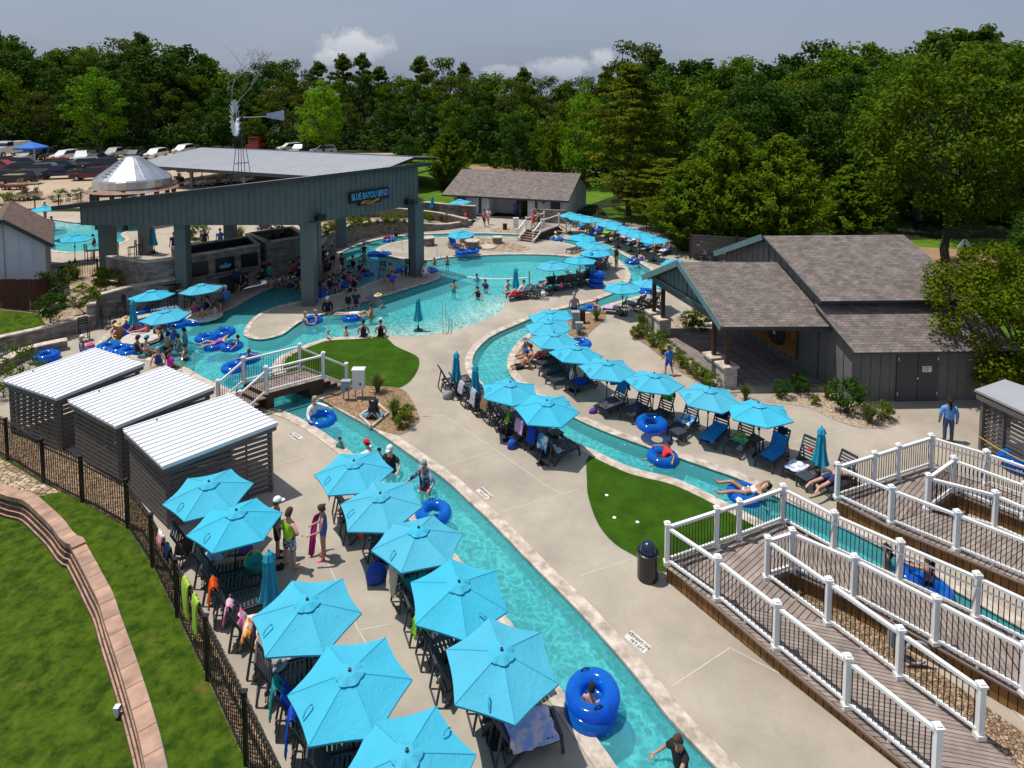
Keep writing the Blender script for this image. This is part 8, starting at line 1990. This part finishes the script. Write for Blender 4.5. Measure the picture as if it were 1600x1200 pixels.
def sandals(u,v,c,l,rz=0.3):
 for s in(0,1):
  p=P(u,v,.0)+Vector((math.cos(rz+1.57)*.13*s,math.sin(rz+1.57)*.13*s,0));m=MB();m.box((p.x,p.y,.015),(.25,.09,.03),rz);m.box((p.x+.05*math.cos(rz),p.y+.05*math.sin(rz),.05),(.08,.095,.04),rz);o=m.build('sandal',dye(c));tag(o,l, 'sandal',l)
sandals(780,675, 'black', 'black flip-flop under the central lounger row');sandals(791,690, 'black', 'black sandal by the pink ones behind the central row');sandals(797,697, 'pink', 'pink sandal behind the central row');sandals(845,727, 'black', 'dark shoe in the umbrella shadow at the end of the central row');sandals(436,890, 'black', 'black sandal at the feet of the man in lime green');sandals(685,1052, 'grey', 'grey-blue sandal on the deck by the near channel umbrellas')
tw=[P(497,802,1.05),P(492,815,.85),P(489,840,.5),P(486,868,.05)];sheet(tw,Vector((.16,.05,0)), 'towel',CL['magenta'], 'long magenta towel held by the girl in blue',seed=5,jag=.06)
ht=P(432,1038,.42);m=MB();m.lathe([(.24,.0),(.235,.01),(.12,.03),(.105,.1),(.06,.13),(.01,.135)],18,ht);o=m.build('sun_hat',dye('grey'));tag(o, 'grey sun hat lying on bare lounger slats near the fence', 'hat')
bx=P(512,1150,.44);m=MB();m.box((bx.x,bx.y,.46),(.26,.2,.1),.3);m.box((bx.x,bx.y,.515),(.27,.21,.015),.3);o=m.build('lunch_box',dye('teal'));tag(o, 'green box on the nearest fence-side lounger', 'box')
for u,v,l in((866,684, 'first bottle on the side table at the end of the central row'),(871,686, 'second bottle on the side table at the end of the central row')):
 p=P(u,v,.44);m=MB();m.lathe([(.035,0),(.035,.14),(.014,.18),(.014,.22)],10,p);o=m.build('bottle',M_blk);tag(o,l, 'bottle', 'bottles on the side table')
# vehicles
M_glass=mk('car_glass',(.015,.02,.025),.08,.1,2,spec=.8);M_tyre=mk('tyre',(.012,.012,.012),.8,.1,5);M_rim=mk('wheel_rim',(.45,.46,.48),.3,.1,5,metal=.6);M_lamp=mk('head_lamp',(.75,.75,.7),.15,.05,4);M_tail=mk('tail_lamp',(.45,.01,.01),.2,.05,4)
PAINT={}
def paint(c):
 if c not in PAINT:PAINT[c]=mk('paint_%s'%c,{'white':(.68,.68,.68), 'silver':(.36,.37,.39), 'black':(.012,.012,.015), 'navy':(.012,.022,.07), 'red':(.30,.012,.018), 'maroon':(.10,.01,.015), 'grey':(.13,.14,.15), 'tan':(.45,.36,.22)}[c],.3,.06,1,coat=.5)
 return PAINT[c]
def loft(mb,prof,w,inset):
 """side profile (x,z,half-width factor)"""
 n=len(prof);vs=[(x,w/2*k,z)for x,z,k in prof]+[(x,-w/2*k,z)for x,z,k in prof]
 mb.add(vs,[tuple(range(n))[::-1],tuple(range(n,2*n))]+[(i,(i+1)%n,n+(i+1)%n,n+i)for i in range(n)])
VEH={}
def make_vehicle(kind_):
 root=empty({'suv':'parked_suv', 'pickup':'parked_pickup', 'cart':'golf_cart', 'truck':'work_truck'}[kind_],(0,0,0))
 S={'suv':(4.8,1.9,1.78), 'pickup':(5.7,1.95,1.85), 'cart':(2.6,1.25,1.85), 'truck':(7.2,2.4,3.0)}[kind_];L_,W_,Hh=S
 b=MB()
 if kind_=='suv':
  loft(b,[(-2.4,.42,.96),(2.35,.38,.94),(2.42,.72,.92),(2.2,.95,.94),(1.25,1.08,1.0),(-2.3,1.1,1.0),(-2.42,.8,.96)],W_,0);loft(b,[(1.3,1.07,.94),(.45,1.70,.78),(-1.9,1.76,.78),(-2.34,1.09,.94)],W_,0)
  win=[[(1.2,1.12,.955),(.5,1.63,.80),(-1.85,1.68,.80),(-2.2,1.14,.95)]];ws=(1.45,-1.45)
 elif kind_=='pickup':
  loft(b,[(-2.85,.5,.96),(2.75,.45,.94),(2.82,.85,.93),(2.6,1.08,.94),(1.4,1.15,1.0),(-2.8,1.15,1.0)],W_,0);loft(b,[(1.45,1.14,.94),(.7,1.80,.78),(-.75,1.82,.78),(-1.0,1.14,.94)],W_,0)
  win=[[(1.35,1.2,.955),(.74,1.73,.80),(-.7,1.75,.80),(-.9,1.2,.95)]];ws=(1.75,-1.75)
 elif kind_=='cart':
  loft(b,[(-1.25,.3,.95),(1.2,.28,.9),(1.25,.6,.85),(.75,.85,.9),(.55,.45,.95),(-.2,.45,.98),(-.25,.75,.98),(-1.2,.8,.95)],W_,0);win=[];ws=(.8,-.8)
 else:
  loft(b,[(-3.6,.7,1),(3.4,.6,.9),(3.5,1.3,.8),(3.2,1.75,.8),(1.7,1.85,.95),(1.4,2.75,.9),(.1,2.8,.95),(0,1.2,1),(-3.6,1.2,1)],W_,0);loft(b,[(-.1,1.22,.98),(-.2,2.6,.98),(-3.5,2.6,.98),(-3.55,1.22,.98)],W_,0);win=[[(1.72,1.95,.96),(1.42,2.65,.925),(.3,2.68,.965),(.3,1.95,.965)]];ws=(2.5,-2.0)
 b.build('body',paint('white'),root)
 for w_ in win:
  g=MB();loft(g,w_,W_+.02,0);g.build('windows',M_glass,root)
 r_={'cart':.23, 'truck':.5}.get(kind_,.37)
 for x in ws:
  for s in(-1,1):
   t=MB();t.tube([(x,s*(W_/2-.2),r_),(x,s*(W_/2+.02),r_)],r_,16);w_=t.build('wheel',M_tyre,root);h=MB();h.tube([(x,s*(W_/2+.005),r_),(x,s*(W_/2+.035),r_)],r_*.6,12);h.build('rim',M_rim,w_)
 xf={'suv':2.4, 'pickup':2.8, 'cart':1.22, 'truck':3.46}[kind_];zf={'cart':.5, 'truck':1.05}.get(kind_,.78)
 for s in(-1,1):
  h=MB();h.box((xf,s*W_*.35,zf),(.08,.3 if kind_!='cart' else .14,.14));h.build('headlight',M_lamp,root)
  if kind_!='cart':h=MB();h.box((-xf-.0,s*W_*.42,.9),(.06,.14,.26));h.build('taillight',M_tail,root)
 if kind_!='cart':
  g=MB();g.box((xf+.01,0,zf-.02),(.06,W_*.36,.2));g.build('grille',M_blk,root)
 else:
  for x,y in((.5,.5),(.5,-.5),(-1.0,.5),(-1.0,-.5)):m=MB();m.bar((x,y,.45),(x*.8,y,1.8),.03,.03);m.build('roof_strut',M_black,root)
  m=MB();m.box((-.15,0,1.83),(2.0,1.2,.06));m.build('canopy',paint('tan'),root);m=MB();m.box((-.45,0,.82),(.5,1.1,.14));m.box((-.75,0,1.05),(.12,1.1,.5));m.build('seat',dye('khaki'),root);m=MB();m.torus(.16,.015,12,5,(.35,.25,1.0),rx=.0);m.build('steering_wheel',M_black,root)
 return root
for k in('suv', 'pickup', 'cart', 'truck'):VEH[k]=[make_vehicle(k),True]
def car(k,u,v,col,rz,label,z=None,d=None):
 v_=VEH[k];o=v_[0]if v_[1]else copy_tree(v_[0]);v_[1]=False
 p=P(u,v,1.4)if z is None else P(u,v,z);zt=hterr(p.x,p.y);p=P(u,v,zt);o.location=(p.x,p.y,zt);o.rotation_euler=(0,0,R(rz))
 b=child(o, 'body');setmat(b,paint(col));tag(o,label,{'suv':'suv', 'pickup':'pickup truck', 'cart':'golf cart', 'truck':'truck'}[k],{'suv':'cars in the parking lot', 'pickup':'cars in the parking lot', 'cart':'golf carts', 'truck':'trucks'}[k])
car('truck',15,244, 'white',265, 'white heavy work truck at the far left of the parking lot')
for a in(('suv',46,251, 'silver',265, 'silver suv below the blue canopy tent'),('pickup',76,248, 'black',268, 'black pickup right of the blue canopy tent'),('suv',102,250, 'white',262, 'white suv in the back parking row, left of the white pickup'),('pickup',128,252, 'white',300, 'white pickup in the back parking row'),('pickup',181,246, 'silver',268, 'pale pickup behind the bin gazebo, at the edge of the wood'),('suv',244,247, 'white',268, 'white suv beside the cart shelter roof'),('suv',212,249, 'black',268, 'black suv between the gazebo cone and the shelter roof'),('suv',3,268, 'red',10, 'red suv cut by the left edge of the photo'),('suv',26,273, 'black',200, 'black suv in the middle parking row, leftmost'),('suv',60,274, 'grey',195, 'dark grey suv in the middle parking row'),('pickup',94,279, 'navy',197, 'navy blue pickup in the middle parking row'),('suv',129,264, 'silver',205, 'silver suv behind the navy pickup'),('suv',158,265, 'navy',205, 'dark blue suv left of the gazebo cone'),('suv',143,281, 'maroon',195, 'dark red suv left of the gazebo skirt roof'),('pickup',5,287, 'navy',190, 'navy pickup at the left edge in the front row'),('suv',176,306, 'silver',190, 'silver suv seen under the gazebo skirt'),('suv',368,285, 'white',200, 'white suv under the cart shelter'),('suv',453,237, 'white',220, 'white suv parked beyond the shelter roof'),('pickup',469,240, 'black',265, 'black pickup parked beyond the shelter roof'),('suv',505,241, 'white',200, 'white suv low behind the shelter roof ridge'),('suv',12,262, 'black',20, 'black suv behind the red suv at the left edge'),('pickup',40,264, 'grey',25, 'grey pickup behind the middle parking row'),('suv',78,265, 'red',200, 'red suv behind the navy pickup'),('suv',104,268, 'black',15, 'black suv between the navy pickup and the silver suv'),('pickup',152,256, 'black',265, 'black pickup in the back row right of the white pickup'),('suv',30,288, 'black',195, 'black suv in the front parking row'),('suv',287,240, 'white',265, 'white suv half hidden by the left end of the shelter ridge')):
 car(*a)
for a in(('cart',44,312, 'tan',200, 'tan golf cart by the parking fence, right of its twin'),('cart',27,313, 'tan',190, 'tan golf cart by the parking fence, left of its twin'),('cart',270,287, 'red',220, 'red golf cart under the left end of the shelter'),('cart',288,290, 'tan',200, 'second golf cart under the shelter'),('cart',305,291, 'white',210, 'white golf cart under the shelter'),('cart',322,290, 'tan',200, 'fourth golf cart under the shelter'),('cart',343,288, 'white',200, 'fifth golf cart under the shelter, left of the white suv'),('cart',22,296, 'red',190, 'golf cart with red seats in the front parking row')):
 car(*a)
p=P(50,250,1.4);rt=empty('canopy_tent',p, 'bright blue pop-up canopy tent behind the parked cars', 'tent');m=MB();q=[(p.x+x,p.y+y)for x,y in((-1.8,-1.8),(1.8,-1.8),(1.8,1.8),(-1.8,1.8))]
m.add([(x,y,3.6)for x,y in q]+[(p.x,p.y,4.6)],[(0,1,4),(1,2,4),(2,3,4),(3,0,4)]);m.add([(x,y,z)for z in(3.6,3.3)for x,y in q],[(0,4,5,1),(1,5,6,2),(2,6,7,3),(3,7,4,0)]);m.build('canopy',dye('blue'),rt)
for x,y in q:m=MB();m.box((x,y,2.45),(.08,.08,2.1));m.build('pole',M_steel,rt)
p=P(400,236,1.4);rt=empty('red_loader',p, 'red machine with open top parked beyond the cart shelter', 'loader');m=MB();m.box((p.x,p.y,2.3),(2.6,4.2,.9));m.box((p.x-.3,p.y+.4,3.4),(2.0,1.8,1.5));m.build('body',paint('red'),rt);m=MB();m.box((p.x-.3,p.y-.52,3.6),(1.6,.06,.8));m.build('windscreen',M_glass,rt)
for x in(-1.2,1.2):
 for y in(-1.4,1.4):m=MB();m.tube([(p.x+x,p.y+y,1.95),(p.x+x*1.25,p.y+y,1.95)],.55,14);m.build('wheel',M_tyre,rt)
p=P(785,256,.2);rt=empty('stop_sign',p, 'red stop sign on a thin post beside the dirt road', 'sign');m=MB();m.tube([p,p+Vector((0,0,2.4))],.05,6);m.build('post',M_greybox,rt)
m=MB();cc=p+Vector((0,-.08,2.3));m.add([cc+Vector((math.cos(R(22.5+45*i))*.62,0,math.sin(R(22.5+45*i))*.62))for i in range(8)]+[cc+Vector((math.cos(R(22.5+45*i))*.62,.03,math.sin(R(22.5+45*i))*.62))for i in range(8)],[tuple(range(8)),tuple(range(8,16))[::-1]]+[(i,8+i,8+(i+1)%8,(i+1)%8)for i in range(8)]);m.build('sign_plate',dye('red'),rt)
textobj('STOP',.42,.005, 'lettering',M_white,rt,face_matrix(cc+Vector((0,-.02,0)),(1,0,0),(0,0,1)),.9)
p=P(1507,388,0);m=MB()
for s in(-1,1):m.bar(p+Vector((s*.5,0,0)),p+Vector((0,0,.7)),.3,.04,(0,1,0))
o=m.build('a_frame_board',M_white);tag(o, 'small white a-frame board on the grass beyond the dirt road', 'board')
p=P(1108,506,.2);m=MB();m.tube([p+Vector((-.4,.1,0)),p+Vector((.5,-.1,0))],.11,12);o=m.build('pipe',M_white);tag(o, 'short white pipe lying among the shrubs under the stage porch', 'pipe')
# sky, sun, camera
def make_world(sun_el,sun_rot):
 w=bpy.data.worlds.new('World');scene.world=w;w.use_nodes=True
 nt=w.node_tree;L=nt.links.new
 for n in list(nt.nodes):nt.nodes.remove(n)
 out=nt.nodes.new('ShaderNodeOutputWorld');bg=nt.nodes.new('ShaderNodeBackground')
 sky=nt.nodes.new('ShaderNodeTexSky');sky.sky_type='NISHITA';sky.sun_disc=False
 sky.sun_elevation=sun_el;sky.sun_rotation=sun_rot;sky.air_density=1.2;sky.dust_density=3.0;sky.ozone_density=1.5
 tc=nt.nodes.new('ShaderNodeTexCoord')
 sep=nt.nodes.new('ShaderNodeSeparateXYZ');L(tc.outputs['Generated'],sep.inputs[0])
 hz=N(nt, 'ShaderNodeMix',data_type='RGBA');hz.inputs[0].default_value=0.70;hz.inputs[7].default_value=(3.1,3.85,5.3,1)
 L(sky.outputs[0],hz.inputs[6])
 n0=N(nt, 'ShaderNodeTexNoise',Scale=2.2,Detail=4.0);mp0=N(nt, 'ShaderNodeMapping');mp0.inputs['Scale'].default_value=(1,1,4)
 L(tc.outputs['Generated'],mp0.inputs[0]);L(mp0.outputs[0],n0.inputs['Vector'])
 r0=N(nt, 'ShaderNodeMapRange');r0.inputs[1].default_value=0.4;r0.inputs[2].default_value=0.7;r0.inputs[3].default_value=0.0;r0.inputs[4].default_value=0.35
 L(n0.outputs['Fac'],r0.inputs[0])
 h2=N(nt, 'ShaderNodeMix',data_type='RGBA');h2.inputs[7].default_value=(4.3,4.8,5.7,1);L(r0.outputs[0],h2.inputs[0]);L(hz.outputs[2],h2.inputs[6])
 cur=h2.outputs[2]
 for(u,v,ru,rv,dens)in((562,72,0.058,0.026,.9),(515,92,0.026,0.014,0.65),(880,106,0.065,0.018,0.6),(945,92,0.022,0.018,0.75),(790,112,0.05,0.012,0.4)):
  d=ray(u,v).normalized()
  sb=N(nt, 'ShaderNodeVectorMath',operation='SUBTRACT');sb.inputs[1].default_value=d;L(tc.outputs['Generated'],sb.inputs[0])
  dv=N(nt, 'ShaderNodeVectorMath',operation='DIVIDE');dv.inputs[1].default_value=(ru,0.25,rv);L(sb.outputs[0],dv.inputs[0])
  ln=N(nt, 'ShaderNodeVectorMath',operation='LENGTH');L(dv.outputs[0],ln.inputs[0])
  no=N(nt, 'ShaderNodeTexNoise',Scale=26.0,Detail=8.0,Roughness=0.62);L(tc.outputs['Generated'],no.inputs['Vector'])
  ad=N(nt, 'ShaderNodeMath',operation='MULTIPLY_ADD');ad.inputs[1].default_value=2.6;ad.inputs[2].default_value=-1.3;L(no.outputs['Fac'],ad.inputs[0])
  su=N(nt, 'ShaderNodeMath',operation='ADD');L(ln.outputs['Value'],su.inputs[0]);L(ad.outputs[0],su.inputs[1])
  mr=N(nt, 'ShaderNodeMapRange');mr.inputs[1].default_value=1.0;mr.inputs[2].default_value=0.45;mr.inputs[3].default_value=0.0;mr.inputs[4].default_value=dens;L(su.outputs[0],mr.inputs[0])
  sh=N(nt, 'ShaderNodeMapRange');sh.inputs[1].default_value=d.z-rv;sh.inputs[2].default_value=d.z+rv*0.7;L(sep.outputs['Z'],sh.inputs[0])
  cl=N(nt, 'ShaderNodeMix',data_type='RGBA');cl.inputs[6].default_value=(4.4,4.9,5.8,1);cl.inputs[7].default_value=(6.9,7.0,7.3,1);L(sh.outputs[0],cl.inputs[0])
  mx=N(nt, 'ShaderNodeMix',data_type='RGBA');L(mr.outputs[0],mx.inputs[0]);L(cur,mx.inputs[6]);L(cl.outputs[2],mx.inputs[7])
  cur=mx.outputs[2]
 L(cur,bg.inputs[0]);bg.inputs[1].default_value=0.096
 L(bg.outputs[0],out.inputs[0])
SUN_DIR=Vector((-0.36,0.09,1.0)).normalized()
el=math.asin(SUN_DIR.z)
make_world(el,math.atan2(SUN_DIR.x,SUN_DIR.y))
sl=bpy.data.lights.new('sun', 'SUN');sl.energy=4.3;sl.angle=R(0.5);sl.color=(1.0,0.95,0.87)
so=bpy.data.objects.new('sun',sl);C.objects.link(so);so.location=(0,0,60)
so.rotation_euler=SUN_DIR.to_track_quat('Z', 'Y').to_euler()
cam=bpy.data.cameras.new('camera');co=bpy.data.objects.new('camera',cam);C.objects.link(co)
co.location=(0,0,H);co.rotation_euler=(R(90)-PITCH,0,0)
cam.sensor_fit='HORIZONTAL';cam.sensor_width=36.0;cam.lens=F/1600*36.0
cam.shift_x=0.0;cam.shift_y=(PV-600)/1600.0
cam.clip_start=0.1;cam.clip_end=3000
scene.camera=co
scene.view_settings.view_transform='Standard';scene.view_settings.look='None'
scene.view_settings.exposure=0.05;scene.view_settings.gamma=1.0;scene.view_settings.use_curve_mapping=False
scene.cycles.max_bounces=6;scene.cycles.transparent_max_bounces=16;scene.cycles.diffuse_bounces=3;scene.cycles.glossy_bounces=3
scene.cycles.caustics_reflective=False;scene.cycles.caustics_refractive=False
scene.cycles.use_denoising=True
